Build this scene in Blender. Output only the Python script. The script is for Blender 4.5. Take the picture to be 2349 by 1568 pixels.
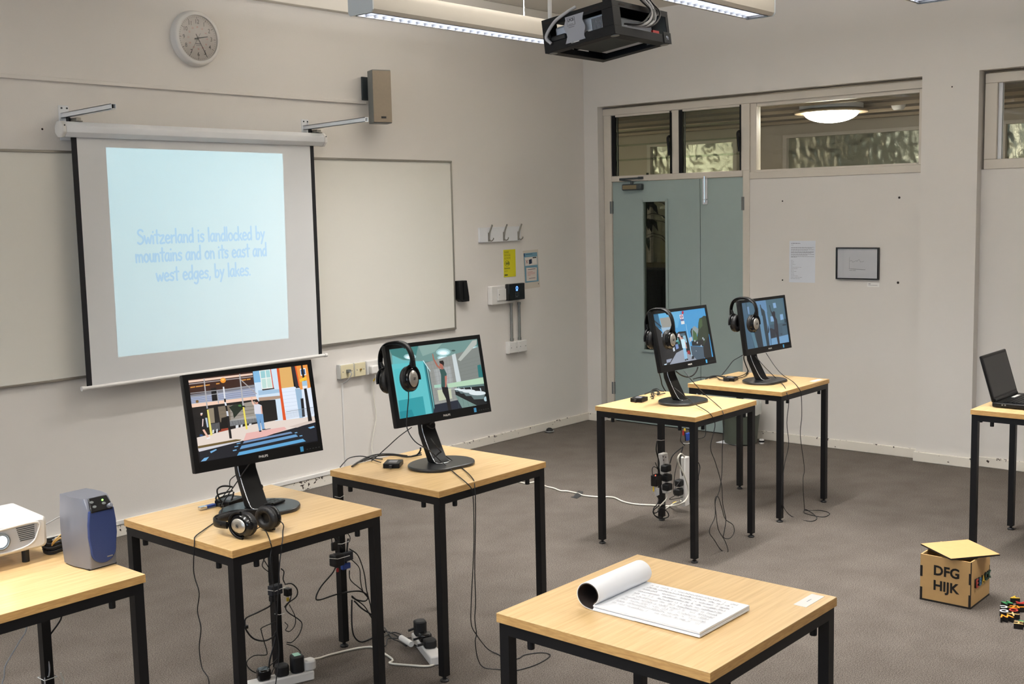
import bpy, math, random
from mathutils import Vector, Matrix, noise as mnoise

random.seed(7)
for o in list(bpy.data.objects):
    bpy.data.objects.remove(o, do_unlink=True)
scene = bpy.context.scene
COL = scene.collection

# ------------------------------------------------------------------ camera
W, H = 2349.0, 1568.0
FPX = 2641.858
YAW, PITCH, ROLL = math.radians(41.01456), math.radians(-6.43346), math.radians(-1.29854)
_f = Vector((math.cos(PITCH) * math.cos(YAW), math.cos(PITCH) * math.sin(YAW), math.sin(PITCH)))
_r0 = _f.cross(Vector((0, 0, 1))).normalized()
_u0 = _r0.cross(_f)
_r = math.cos(ROLL) * _r0 + math.sin(ROLL) * _u0
_u = -math.sin(ROLL) * _r0 + math.cos(ROLL) * _u0
CAM = Vector((-7.670, -5.833, 1.760))
cam_data = bpy.data.cameras.new('camera')
cam_data.sensor_width = 36.0
cam_data.lens = 36.0 * FPX / W
cam_data.clip_start = 0.05
cam = bpy.data.objects.new('camera', cam_data)
COL.objects.link(cam)
cam.matrix_world = Matrix((( _r.x, _u.x, -_f.x, CAM.x), (_r.y, _u.y, -_f.y, CAM.y), (_r.z, _u.z, -_f.z, CAM.z), (0, 0, 0, 1)))
scene.camera = cam

# ------------------------------------------------------------------ world, daylight, exposure
world = bpy.data.worlds.new('world')
scene.world = world
world.use_nodes = True
wb = world.node_tree.nodes['Background']
wb.inputs[0].default_value = (0.62, 0.76, 1.0, 1)
wb.inputs[1].default_value = 4.0
scene.view_settings.view_transform = 'Standard'
scene.view_settings.look = 'None'
scene.view_settings.gamma = 1.0
scene.view_settings.use_curve_mapping = False
scene.view_settings.exposure = 0.1
LUM_POWER = 34.5        # watts of each fluorescent luminaire
LUM_UP = 32.0           # watts it throws up to the ceiling
LUM_COLOR = (1.0, 0.99, 0.97)


def ray(x, y):
    return _f + _r * ((x - W / 2) / FPX) - _u * ((y - H / 2) / FPX)


def PX(x, y, axis, val):
    """point of the room seen at photo pixel x, y on the wall / floor / table plane axis = val"""
    i = 'xyz'.index(axis)
    d = ray(x, y)
    return CAM + d * ((val - CAM[i]) / d[i])


def PP(x, y, p0, n):
    d = ray(x, y)
    return CAM + d * (((p0 - CAM).dot(n)) / d.dot(n))


# ------------------------------------------------------------------ materials
def lin(c):
    c = c / 255.0
    return c / 12.92 if c <= 0.04045 else ((c + 0.055) / 1.055) ** 2.4


def S(r, g, b):
    return (lin(r), lin(g), lin(b), 1.0)


MATS = {}


def mat(name, col, rough=0.5, metal=0.0, spec=0.5, var=0.0, vscale=8.0, bump=0.0, bscale=200.0, coat=0.0, emit=None, estr=0.0):
    if name in MATS:
        return MATS[name]
    m = bpy.data.materials.new(name)
    m.use_nodes = True
    nt = m.node_tree
    b = nt.nodes['Principled BSDF']
    b.inputs['Base Color'].default_value = col
    b.inputs['Roughness'].default_value = rough
    b.inputs['Metallic'].default_value = metal
    b.inputs['Specular IOR Level'].default_value = spec
    b.inputs['Coat Weight'].default_value = coat
    if emit is not None:
        b.inputs['Emission Color'].default_value = emit
        b.inputs['Emission Strength'].default_value = estr
    tc = nt.nodes.new('ShaderNodeTexCoord')
    nz = nt.nodes.new('ShaderNodeTexNoise')
    nz.inputs['Scale'].default_value = vscale
    nz.inputs['Detail'].default_value = 4
    nt.links.new(tc.outputs['Object'], nz.inputs['Vector'])
    mx = nt.nodes.new('ShaderNodeMix')
    mx.data_type = 'RGBA'
    v = max(var, 0.01)
    mx.inputs[6].default_value = tuple(max(0, c * (1 - v)) for c in col[:3]) + (1,)
    mx.inputs[7].default_value = tuple(min(1, c * (1 + v)) for c in col[:3]) + (1,)
    nt.links.new(nz.outputs['Fac'], mx.inputs[0])
    nt.links.new(mx.outputs[2], b.inputs['Base Color'])
    if bump > 0:
        n2 = nt.nodes.new('ShaderNodeTexNoise')
        n2.inputs['Scale'].default_value = bscale
        n2.inputs['Detail'].default_value = 3
        nt.links.new(tc.outputs['Object'], n2.inputs['Vector'])
        bp = nt.nodes.new('ShaderNodeBump')
        bp.inputs['Strength'].default_value = bump
        bp.inputs['Distance'].default_value = 0.004
        nt.links.new(n2.outputs['Fac'], bp.inputs['Height'])
        nt.links.new(bp.outputs['Normal'], b.inputs['Normal'])
    MATS[name] = m
    return m


def nodes_of(name):
    m = bpy.data.materials.new(name)
    m.use_nodes = True
    MATS[name] = m
    nt = m.node_tree
    return m, nt, nt.nodes['Principled BSDF']


def mat_carpet():
    m, nt, b = nodes_of('carpet')
    tc = nt.nodes.new('ShaderNodeTexCoord')
    n1 = nt.nodes.new('ShaderNodeTexNoise'); n1.inputs['Scale'].default_value = 215; n1.inputs['Detail'].default_value = 3; n1.inputs['Roughness'].default_value = 0.75
    n2 = nt.nodes.new('ShaderNodeTexNoise'); n2.inputs['Scale'].default_value = 5; n2.inputs['Detail'].default_value = 5
    n3 = nt.nodes.new('ShaderNodeTexNoise'); n3.inputs['Scale'].default_value = 420; n3.inputs['Detail'].default_value = 2
    for n in (n1, n2, n3):
        nt.links.new(tc.outputs['Object'], n.inputs['Vector'])
    cr = nt.nodes.new('ShaderNodeValToRGB')
    cr.color_ramp.elements[0].position = 0.33; cr.color_ramp.elements[0].color = S(55, 51, 48)
    cr.color_ramp.elements[1].position = 0.68; cr.color_ramp.elements[1].color = S(136, 127, 119)
    nt.links.new(n1.outputs['Fac'], cr.inputs['Fac'])
    mx = nt.nodes.new('ShaderNodeMix'); mx.data_type = 'RGBA'; mx.blend_type = 'MULTIPLY'; mx.inputs[0].default_value = 1.0
    cr2 = nt.nodes.new('ShaderNodeValToRGB')
    cr2.color_ramp.elements[0].position = 0.3; cr2.color_ramp.elements[0].color = (0.80, 0.79, 0.78, 1)
    cr2.color_ramp.elements[1].position = 0.7; cr2.color_ramp.elements[1].color = (1, 1, 1, 1)
    nt.links.new(n2.outputs['Fac'], cr2.inputs['Fac'])
    nt.links.new(cr.outputs['Color'], mx.inputs[6]); nt.links.new(cr2.outputs['Color'], mx.inputs[7])
    nt.links.new(mx.outputs[2], b.inputs['Base Color'])
    b.inputs['Roughness'].default_value = 0.97
    b.inputs['Specular IOR Level'].default_value = 0.1
    bp = nt.nodes.new('ShaderNodeBump'); bp.inputs['Strength'].default_value = 0.4; bp.inputs['Distance'].default_value = 0.003
    nt.links.new(n1.outputs['Fac'], bp.inputs['Height']); nt.links.new(bp.outputs['Normal'], b.inputs['Normal'])
    return m


def mat_wood(name, c0, c1, rough=0.34, sc=(1.5, 34, 34), coat=0.0):
    m, nt, b = nodes_of(name)
    tc = nt.nodes.new('ShaderNodeTexCoord')
    mp = nt.nodes.new('ShaderNodeMapping'); mp.inputs['Scale'].default_value = sc
    nt.links.new(tc.outputs['Object'], mp.inputs['Vector'])
    n1 = nt.nodes.new('ShaderNodeTexNoise'); n1.inputs['Scale'].default_value = 3.2; n1.inputs['Detail'].default_value = 6; n1.inputs['Distortion'].default_value = 0.6
    nt.links.new(mp.outputs['Vector'], n1.inputs['Vector'])
    cr = nt.nodes.new('ShaderNodeValToRGB')
    cr.color_ramp.elements[0].position = 0.28; cr.color_ramp.elements[0].color = c0
    cr.color_ramp.elements[1].position = 0.72; cr.color_ramp.elements[1].color = c1
    nt.links.new(n1.outputs['Fac'], cr.inputs['Fac'])
    nt.links.new(cr.outputs['Color'], b.inputs['Base Color'])
    b.inputs['Roughness'].default_value = rough
    b.inputs['Coat Weight'].default_value = coat
    return m


def mat_chipped(name, base):
    """white gloss skirting paint with dark chips, most of them along the top edge"""
    m, nt, b = nodes_of(name)
    tc = nt.nodes.new('ShaderNodeTexCoord')
    n1 = nt.nodes.new('ShaderNodeTexNoise'); n1.inputs['Scale'].default_value = 34; n1.inputs['Detail'].default_value = 3; n1.inputs['Roughness'].default_value = 0.62
    nt.links.new(tc.outputs['Object'], n1.inputs['Vector'])
    n2 = nt.nodes.new('ShaderNodeTexNoise'); n2.inputs['Scale'].default_value = 3.1; n2.inputs['Detail'].default_value = 2
    nt.links.new(tc.outputs['Object'], n2.inputs['Vector'])
    sx = nt.nodes.new('ShaderNodeSeparateXYZ'); nt.links.new(tc.outputs['Object'], sx.inputs[0])
    edge = nt.nodes.new('ShaderNodeMapRange'); edge.inputs['From Min'].default_value = 0.03; edge.inputs['From Max'].default_value = 0.075
    edge.inputs['To Min'].default_value = 0.0; edge.inputs['To Max'].default_value = 0.12
    nt.links.new(sx.outputs['Z'], edge.inputs['Value'])
    a1 = nt.nodes.new('ShaderNodeMath'); a1.operation = 'ADD'
    nt.links.new(n1.outputs['Fac'], a1.inputs[0]); nt.links.new(edge.outputs[0], a1.inputs[1])
    m2 = nt.nodes.new('ShaderNodeMath'); m2.operation = 'MULTIPLY_ADD'; m2.inputs[1].default_value = 0.35; m2.inputs[2].default_value = 0.0
    nt.links.new(n2.outputs['Fac'], m2.inputs[0])
    a2 = nt.nodes.new('ShaderNodeMath'); a2.operation = 'ADD'
    nt.links.new(a1.outputs[0], a2.inputs[0]); nt.links.new(m2.outputs[0], a2.inputs[1])
    cr = nt.nodes.new('ShaderNodeValToRGB')
    cr.color_ramp.elements[0].position = 0.872; cr.color_ramp.elements[0].color = base
    cr.color_ramp.elements[1].position = 0.888; cr.color_ramp.elements[1].color = S(52, 38, 30)
    nt.links.new(a2.outputs[0], cr.inputs['Fac'])
    nt.links.new(cr.outputs['Color'], b.inputs['Base Color'])
    b.inputs['Roughness'].default_value = 0.4
    return m


def mat_glass(name, tint, gloss=1.0):
    m = bpy.data.materials.new(name)
    m.use_nodes = True
    nt = m.node_tree
    nt.nodes.remove(nt.nodes['Principled BSDF'])
    out = nt.nodes['Material Output']
    tr = nt.nodes.new('ShaderNodeBsdfTransparent'); tr.inputs[0].default_value = tint
    gl = nt.nodes.new('ShaderNodeBsdfGlossy'); gl.inputs['Roughness'].default_value = 0.02
    fr = nt.nodes.new('ShaderNodeFresnel'); fr.inputs['IOR'].default_value = 1.4
    mu = nt.nodes.new('ShaderNodeMath'); mu.operation = 'MULTIPLY'; mu.inputs[1].default_value = gloss
    mx = nt.nodes.new('ShaderNodeMixShader')
    nt.links.new(fr.outputs[0], mu.inputs[0]); nt.links.new(mu.outputs[0], mx.inputs[0])
    nt.links.new(tr.outputs[0], mx.inputs[1]); nt.links.new(gl.outputs[0], mx.inputs[2])
    nt.links.new(mx.outputs[0], out.inputs[0])
    MATS[name] = m
    return m


def mat_emit(name, col, s):
    m = bpy.data.materials.new(name)
    m.use_nodes = True
    nt = m.node_tree
    nt.nodes.remove(nt.nodes['Principled BSDF'])
    e = nt.nodes.new('ShaderNodeEmission'); e.inputs[0].default_value = col; e.inputs[1].default_value = s
    nt.links.new(e.outputs[0], nt.nodes['Material Output'].inputs[0])
    MATS[name] = m
    return m


def mat_picture(name, strength, emissive):
    """colours of a flat print or a lit display, read from the mesh's own colour attribute"""
    m = bpy.data.materials.new(name)
    m.use_nodes = True
    nt = m.node_tree
    at = nt.nodes.new('ShaderNodeAttribute'); at.attribute_name = 'ink'
    b = nt.nodes['Principled BSDF']
    if emissive:
        b.inputs['Base Color'].default_value = (0.01, 0.01, 0.01, 1)
        b.inputs['Roughness'].default_value = 0.35
        nt.links.new(at.outputs['Color'], b.inputs['Emission Color'])
        b.inputs['Emission Strength'].default_value = strength
    else:
        nt.links.new(at.outputs['Color'], b.inputs['Base Color'])
        b.inputs['Roughness'].default_value = 0.55
    MATS[name] = m
    return m


CARPET = mat_carpet()
WALL = mat('wall_paint', S(222, 217, 211), 0.62, var=0.03, vscale=1.3, bump=0.12, bscale=140)
WALL_B = mat('wall_paint_back', S(220, 215, 209), 0.62, var=0.03, vscale=1.3, bump=0.12, bscale=140)
CEIL = mat('ceiling_paint', S(216, 210, 200), 0.8, var=0.03, vscale=2)
SKIRT = mat_chipped('skirting_paint', S(226, 219, 207))
FRAME = mat('frame_paint', S(206, 198, 186), 0.45, var=0.04, vscale=9)
DOORM = mat('door_paint', S(148, 163, 160), 0.45, var=0.05, vscale=6, bump=0.04, bscale=90)
WOOD = mat_wood('oak_laminate', S(206, 170, 116), S(227, 195, 144), 0.36)
WOODE = mat_wood('oak_edge', S(176, 134, 80), S(206, 164, 104), 0.45, sc=(8, 8, 60))
BLACKM = mat('black_steel', S(13, 13, 15), 0.42, spec=0.35, var=0.1, vscale=30)
BLACKP = mat('black_plastic', S(13, 13, 14), 0.42, spec=0.25, var=0.1, vscale=40)
BLACKG = mat('black_gloss', S(14, 14, 16), 0.16)
BLACKR = mat('black_rubber', S(17, 17, 19), 0.55)
BASEP = mat('monitor_base_plastic', S(34, 35, 37), 0.3, bump=0.06, bscale=900)
PAD = mat('pad_leatherette', S(20, 19, 20), 0.5, bump=0.3, bscale=160)
SILVER = mat('brushed_silver', S(188, 184, 176), 0.38, metal=0.85, var=0.05, vscale=60)
CHROME = mat('chrome', S(215, 217, 222), 0.2, metal=1.0)
ALU = mat('aluminium', S(150, 146, 138), 0.42, metal=0.7, var=0.06, vscale=20)
ZINC = mat('galvanised_steel', S(140, 141, 138), 0.5, metal=0.7, var=0.15, vscale=60)
WHITEP = mat('white_plastic', S(222, 219, 215), 0.4, var=0.02)
CREAMP = mat('cream_plastic', S(214, 204, 170), 0.4, var=0.03)
WHITEM = mat('white_enamel', S(225, 226, 228), 0.35, var=0.02)
BOARD = mat('whiteboard_enamel', S(224, 221, 212), 0.3, var=0.02, vscale=2)
SCREENF = mat('screen_fabric', S(212, 212, 212), 0.85, var=0.015, vscale=5)
BLACKF = mat('black_fabric', S(16, 16, 20), 0.8)
PAPER = mat('paper', S(238, 239, 242), 0.7, var=0.01)
CARD = mat('white_card', S(232, 230, 226), 0.6)
GREYM = mat('grey_metal', S(104, 107, 106), 0.5, var=0.06, vscale=15)
DGREY = mat('dark_grey_metal', S(56, 62, 64), 0.5, var=0.1, vscale=25)
SPKG = mat('speaker_grille', S(134, 121, 104), 0.7, var=0.08, vscale=60, bump=0.3, bscale=700)
FOIL = mat('crinkled_foil', S(176, 178, 162), 0.3, metal=1.0, bump=0.4, bscale=110)
GLASS = mat_glass('clear_glass', (0.93, 0.95, 0.93, 1))
GLASSC = mat_glass('thin_clear_glass', (0.985, 0.985, 0.985, 1))
GLASSG = mat_glass('greenish_glass', (0.83, 0.87, 0.81, 1))
WIREDG = mat_glass('wired_glass', (0.5, 0.53, 0.5, 1), 0.5)
DARK = mat('dark_hole', S(34, 26, 22), 0.9)
MDF = mat('mdf', S(196, 158, 104), 0.6, var=0.07, vscale=35)
BURNT = mat('burnt_edge', S(26, 21, 18), 0.85)
BLUEGR = mat('blue_grille', S(42, 60, 112), 0.75, bump=0.3, bscale=800)
SILVP = mat('silver_plastic', S(118, 120, 130), 0.38, metal=0.3, var=0.03)
GREENB = mat('bin_green', S(82, 88, 78), 0.55)
LINER = mat('bin_liner', S(202, 204, 198), 0.4)
TAPE = mat('gaffer_tape', S(44, 44, 44), 0.75)
VELCRO = mat('velcro', S(46, 47, 52), 0.9)
BLUEP = mat('blue_plastic', S(38, 70, 150), 0.4)
REDP = mat('red_plastic', S(170, 40, 40), 0.4)
YELP = mat('yellow_plastic', S(222, 190, 50), 0.4)
CABLEW = mat('white_cable', S(226, 221, 208), 0.45)
CABLEB = mat('black_cable', S(20, 20, 22), 0.5)
CABLEG = mat('grey_cable', S(176, 176, 178), 0.45)
CORRW = mat('corridor_wall_paint', S(188, 178, 162), 0.7, var=0.05)
CORRD = mat('corridor_dado_paint', S(98, 92, 66), 0.6, var=0.1)
CORRC = mat('corridor_ceiling_board', S(140, 127, 116), 0.75, var=0.06)
BATTEN = mat('ceiling_batten', S(172, 156, 134), 0.7)
LAMPG = mat_emit('lamp_glow', (1.0, 0.90, 0.78, 1), 44.0)
LENSG = mat_emit('projector_lens_glow', (0.78, 0.88, 1.0, 1), 5.0)
LEDG = mat_emit('led_green', (0.3, 1.0, 0.15, 1), 3.0)
LEDB = mat_emit('led_blue', (0.1, 0.25, 1.0, 1), 3.0)
LEDR = mat_emit('led_red', (1.0, 0.08, 0.04, 1), 3.0)
LOUVRE = mat('louvre_blade', S(62, 65, 72), 0.5)
LUMB = mat('luminaire_body', S(184, 179, 170), 0.5)
LUMC = mat('luminaire_end_cap', S(190, 198, 204), 0.5)
SCREENPIC = mat_picture('display_picture', 1.0, True)
PRINT = mat_picture('flat_print', 1.0, False)
LEAF = mat('leaf', S(28, 40, 24), 0.5)
INK = mat('ink_black', S(30, 30, 32), 0.6)
INKG = mat('ink_grey', S(120, 120, 124), 0.6)
SLIDETXT = mat('slide_text', S(184, 196, 214), 0.85)  # tint of the lettering stands in for the projected text


# ------------------------------------------------------------------ mesh builder
class MB:
    def __init__(self):
        self.v = []; self.f = []

    def add(self, vs, fs):
        o = len(self.v)
        self.v += [tuple(p) for p in vs]
        self.f += [tuple(i + o for i in q) for q in fs]
        return self

    def box(self, x0, x1, y0, y1, z0, z1):
        if x0 > x1: x0, x1 = x1, x0
        if y0 > y1: y0, y1 = y1, y0
        if z0 > z1: z0, z1 = z1, z0
        return self.add([(x0, y0, z0), (x1, y0, z0), (x1, y1, z0), (x0, y1, z0), (x0, y0, z1), (x1, y0, z1), (x1, y1, z1), (x0, y1, z1)],
                        [(0, 3, 2, 1), (4, 5, 6, 7), (0, 1, 5, 4), (1, 2, 6, 5), (2, 3, 7, 6), (3, 0, 4, 7)])

    def obox(self, c, a, b, d):
        """box with half-vectors a, b, d"""
        c = Vector(c); a = Vector(a); b = Vector(b); d = Vector(d)
        vs = [c + sx * a + sy * b + sz * d for sz in (-1, 1) for (sx, sy) in ((-1, -1), (1, -1), (1, 1), (-1, 1))]
        fs = [(0, 3, 2, 1), (4, 5, 6, 7), (0, 1, 5, 4), (1, 2, 6, 5), (2, 3, 7, 6), (3, 0, 4, 7)]
        if a.cross(b).dot(d) < 0:
            fs = [q[::-1] for q in fs]
        return self.add(vs, fs)

    def prism(self, poly, o, a, b, d):
        """polygon (2D, counter-clockwise) in the frame o, a, b, pushed along d"""
        o = Vector(o); a = Vector(a); b = Vector(b); d = Vector(d)
        n = len(poly)
        p0 = [o + a * x + b * y for x, y in poly]
        vs = p0 + [p + d for p in p0]
        fs = [tuple(range(n - 1, -1, -1)), tuple(range(n, 2 * n))] + [(i, (i + 1) % n, n + (i + 1) % n, n + i) for i in range(n)]
        area = sum(poly[i][0] * poly[(i + 1) % n][1] - poly[(i + 1) % n][0] * poly[i][1] for i in range(n))
        if (a.cross(b).dot(d) < 0) != (area < 0):
            fs = [q[::-1] for q in fs]
        return self.add(vs, fs)

    def loft(self, rings, cap=True, closed=True):
        n = len(rings[0]); o = len(self.v)
        for r in rings:
            self.v += [tuple(p) for p in r]
        for k in range(len(rings) - 1):
            for i in range(n if closed else n - 1):
                j = (i + 1) % n
                self.f.append((o + k * n + i, o + k * n + j, o + (k + 1) * n + j, o + (k + 1) * n + i))
        if cap:
            self.f.append(tuple(o + i for i in range(n - 1, -1, -1)))
            self.f.append(tuple(o + (len(rings) - 1) * n + i for i in range(n)))
        return self

    def lathe(self, prof, c, axis=(0, 0, 1), n=24, sx=1.0, sy=1.0, ref=None):
        ax = Vector(axis).normalized()
        rf = Vector(ref) if ref else (Vector((1, 0, 0)) if abs(ax.x) < 0.9 else Vector((0, 1, 0)))
        e1 = (rf - ax * rf.dot(ax)).normalized(); e2 = ax.cross(e1)
        c = Vector(c)
        rings = [[c + ax * h + e1 * (r * sx * math.cos(2 * math.pi * i / n)) + e2 * (r * sy * math.sin(2 * math.pi * i / n)) for i in range(n)] for r, h in prof]
        return self.loft(rings)

    def cyl(self, p0, p1, r, n=12, r1=None):
        p0 = Vector(p0); p1 = Vector(p1)
        return self.lathe([(r, 0), (r if r1 is None else r1, (p1 - p0).length)], p0, (p1 - p0), n)

    def tube(self, pts, r, n=6, closed=False):
        pts = [Vector(p) for p in pts]
        m = len(pts)
        T = []
        for i in range(m):
            a = pts[(i - 1) % m] if (closed or i > 0) else pts[i]
            b = pts[(i + 1) % m] if (closed or i < m - 1) else pts[i]
            t = (b - a)
            T.append(t.normalized() if t.length > 1e-9 else Vector((0, 0, 1)))
        up = Vector((0, 0, 1)) if abs(T[0].z) < 0.9 else Vector((1, 0, 0))
        nrm = (up - T[0] * up.dot(T[0])).normalized()
        rings = []
        for i in range(m):
            nn = nrm - T[i] * nrm.dot(T[i])
            if nn.length > 1e-6:
                nrm = nn.normalized()
            bn = T[i].cross(nrm)
            rings.append([pts[i] + nrm * (r * math.cos(2 * math.pi * k / n)) + bn * (r * math.sin(2 * math.pi * k / n)) for k in range(n)])
        if closed:
            rings.append(rings[0])
            return self.loft(rings, cap=False)
        return self.loft(rings)

    def torus(self, c, axis, R, r, n=28, m=10, sx=1.0, sy=1.0, ref=None, flat=1.0):
        ax = Vector(axis).normalized()
        rf = Vector(ref) if ref else (Vector((1, 0, 0)) if abs(ax.x) < 0.9 else Vector((0, 1, 0)))
        e1 = (rf - ax * rf.dot(ax)).normalized(); e2 = ax.cross(e1)
        c = Vector(c)
        rings = []
        for i in range(n + 1):
            a = 2 * math.pi * i / n
            d = e1 * (sx * math.cos(a)) + e2 * (sy * math.sin(a))
            rings.append([c + d * (R + r * math.cos(2 * math.pi * k / m)) + ax * (r * flat * math.sin(2 * math.pi * k / m)) for k in range(m)])
        return self.loft(rings, cap=False)

    def mesh(self, name):
        me = bpy.data.meshes.new(name)
        me.from_pydata(self.v, [], self.f)
        me.update()
        return me

    def build(self, name, material, parent=None, smooth=None, bevel=0.0, seg=2, world=False):
        me = self.mesh(name)
        me.materials.append(material)
        if smooth is not None:
            me.polygons.foreach_set('use_smooth', [True] * len(me.polygons))
            me.set_sharp_from_angle(angle=math.radians(smooth))
        return link(name, me, parent, world, bevel, seg)


def wm(o):
    m = o.matrix_basis.copy()
    if o.parent:
        m = wm(o.parent) @ o.matrix_parent_inverse @ m
    return m


def link(name, me, parent=None, world=False, bevel=0.0, seg=2):
    o = bpy.data.objects.new(name, me)
    COL.objects.link(o)
    if parent is not None:
        o.parent = parent
        if world:
            o.matrix_parent_inverse = wm(parent).inverted()
    if bevel > 0:
        md = o.modifiers.new('bevel', 'BEVEL')
        md.width = bevel; md.segments = seg; md.limit_method = 'ANGLE'; md.angle_limit = math.radians(40)
        me.polygons.foreach_set('use_smooth', [True] * len(me.polygons))
        me.set_sharp_from_angle(angle=math.radians(50))
    return o


def thing(name, label, cat, loc=(0, 0, 0), rotz=0.0, group=None, kind=None):
    o = bpy.data.objects.new(name, None)
    o.empty_display_size = 0.05
    COL.objects.link(o)
    o.location = loc
    o.rotation_euler = (0, 0, rotz)
    return tag(o, label, cat, group, kind)


def tag(o, label, cat, group=None, kind=None):
    o['label'] = label
    o['category'] = cat
    if group: o['group'] = group
    if kind: o['kind'] = kind
    return o


def struct(o, label, cat):
    return tag(o, label, cat, kind='structure')


def spline(pts, k=5, closed=False):
    pts = [Vector(p) for p in pts]
    if len(pts) < 3: return pts
    out = []
    n = len(pts)
    rng = n if closed else n - 1
    for i in range(rng):
        p1 = pts[i]; p2 = pts[(i + 1) % n]
        p0 = pts[i - 1] if (i > 0 or closed) else p1 * 2 - p2
        p3 = pts[(i + 2) % n] if (i + 2 < n or closed) else p2 * 2 - p1
        for j in range(k):
            t = j / k
            out.append(0.5 * ((2 * p1) + (-p0 + p2) * t + (2 * p0 - 5 * p1 + 4 * p2 - p3) * t * t + (-p0 + 3 * p1 - 3 * p2 + p3) * t ** 3))
    if not closed: out.append(pts[-1])
    return out


def cable(name, pts, r, material, parent, k=5, n=6):
    return MB().tube(spline(pts, k), r, n).build(name, material, parent, smooth=80, world=True)


_TXT = {}


def text_mesh(s, bold=0.0, extrude=0.0, align='CENTER'):
    cu = bpy.data.curves.new('txt', 'FONT')
    cu.body = s; cu.size = 1.0; cu.align_x = align; cu.align_y = 'CENTER'
    cu.offset = bold; cu.extrude = extrude; cu.resolution_u = 3
    ob = bpy.data.objects.new('txt', cu)
    me = bpy.data.meshes.new_from_object(ob)
    bpy.data.objects.remove(ob)
    bpy.data.curves.remove(cu)
    return me


def text(name, s, size, org, right, up, material, parent, sx=1.0, bold=0.0, thick=0.0, align='CENTER', world=True):
    """lettering lying in the plane right / up at org"""
    me = text_mesh(s, bold, 0.0 if thick == 0 else thick / size / 2, align)
    me.materials.clear(); me.materials.append(material)
    r = Vector(right).normalized(); u = Vector(up).normalized(); n = r.cross(u)
    o = Vector(org)
    M = Matrix(((r.x * size * sx, u.x * size, n.x * size, o.x), (r.y * size * sx, u.y * size, n.y * size, o.y), (r.z * size * sx, u.z * size, n.z * size, o.z), (0, 0, 0, 1)))
    me.transform(M)
    me.name = name
    return link(name, me, parent, world)


def clip01(poly):
    def cut(ps, inside, inter):
        out = []
        for i in range(len(ps)):
            a, b = ps[i], ps[(i + 1) % len(ps)]
            ia, ib = inside(a), inside(b)
            if ia: out.append(a)
            if ia != ib: out.append(inter(a, b))
        return out
    for ax in (0, 1):
        for lim, sg in ((0.0, 1), (1.0, -1)):
            if not poly: return poly
            def ins(p, ax=ax, lim=lim, sg=sg): return (p[ax] - lim) * sg >= -1e-9
            def itr(a, b, ax=ax, lim=lim):
                t = (lim - a[ax]) / (b[ax] - a[ax])
                return tuple(lim if q == ax else a[q] + (b[q] - a[q]) * t for q in (0, 1))
            poly = cut(poly, ins, itr)
    return poly


class Pic:
    """flat picture made of coloured polygons on a rectangle: o = lower left corner, a = width vector, b = height vector"""
    def __init__(self, o, a, b, step=0.00002):
        self.o = Vector(o); self.a = Vector(a); self.b = Vector(b)
        self.n = self.a.cross(self.b).normalized(); self.step = step
        self.v = []; self.f = []; self.c = []; self.k = 0

    def poly(self, pts, col):
        pts = clip01([tuple(p) for p in pts])
        if len(pts) < 3: return
        o = len(self.v)
        for x, y in pts:
            self.v.append(tuple(self.o + self.a * x + self.b * y + self.n * (self.step * self.k)))
        area = sum(pts[i][0] * pts[(i + 1) % len(pts)][1] - pts[(i + 1) % len(pts)][0] * pts[i][1] for i in range(len(pts)))
        idx = list(range(o, o + len(pts)))
        self.f.append(tuple(idx if area > 0 else idx[::-1])); self.c.append(S(*col)); self.k += 1

    def rect(self, x0, y0, x1, y1, col):
        self.poly([(x0, y0), (x1, y0), (x1, y1), (x0, y1)], col)

    def ell(self, cx, cy, rx, ry, col, n=18):
        self.poly([(cx + rx * math.cos(2 * math.pi * i / n), cy + ry * math.sin(2 * math.pi * i / n)) for i in range(n)], col)

    def line(self, p, q, w, col):
        La = self.a.length; Lb = self.b.length
        d = Vector(((q[0] - p[0]) * La, (q[1] - p[1]) * Lb))
        if d.length < 1e-9: return
        d.normalize()
        e = (-d.y * w / 2 / La, d.x * w / 2 / Lb)
        self.poly([(p[0] + e[0], p[1] + e[1]), (p[0] - e[0], p[1] - e[1]), (q[0] - e[0], q[1] - e[1]), (q[0] + e[0], q[1] + e[1])], col)

    def build(self, name, material, parent):
        me = bpy.data.meshes.new(name)
        me.from_pydata(self.v, [], self.f)
        at = me.color_attributes.new('ink', 'FLOAT_COLOR', 'CORNER')
        i = 0
        for p, c in zip(me.polygons, self.c):
            for _ in p.loop_indices:
                at.data[i].color = c; i += 1
        me.materials.append(material)
        return link(name, me, parent, True)


X3 = Vector((1, 0, 0)); Y3 = Vector((0, 1, 0)); Z3 = Vector((0, 0, 1))

# ================================================================== THE ROOM
HC = 3.30
XR, YR = -10.5, -8.2          # rear and right wall planes
struct(MB().box(XR - 0.2, 0.25, YR - 0.2, 0.2, -0.12, 0.0).build('floor', CARPET), 'speckled grey brown carpet floor of the classroom', 'floor')
struct(MB().box(XR - 0.2, 0.25, YR - 0.2, 0.2, HC, HC + 0.12).build('ceiling', CEIL), 'pale painted classroom ceiling', 'ceiling')
struct(MB().box(XR - 0.2, 0.25, 0.0, 0.2, 0, HC).build('wall_left', WALL), 'long off-white wall behind the projection screen', 'wall')
struct(MB().box(XR, 0.0, -0.06, 0.0, 3.064, HC).build('trim_1', CEIL, bevel=0.004), 'shallow painted beam along the top of the left wall', 'beam')

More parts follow.
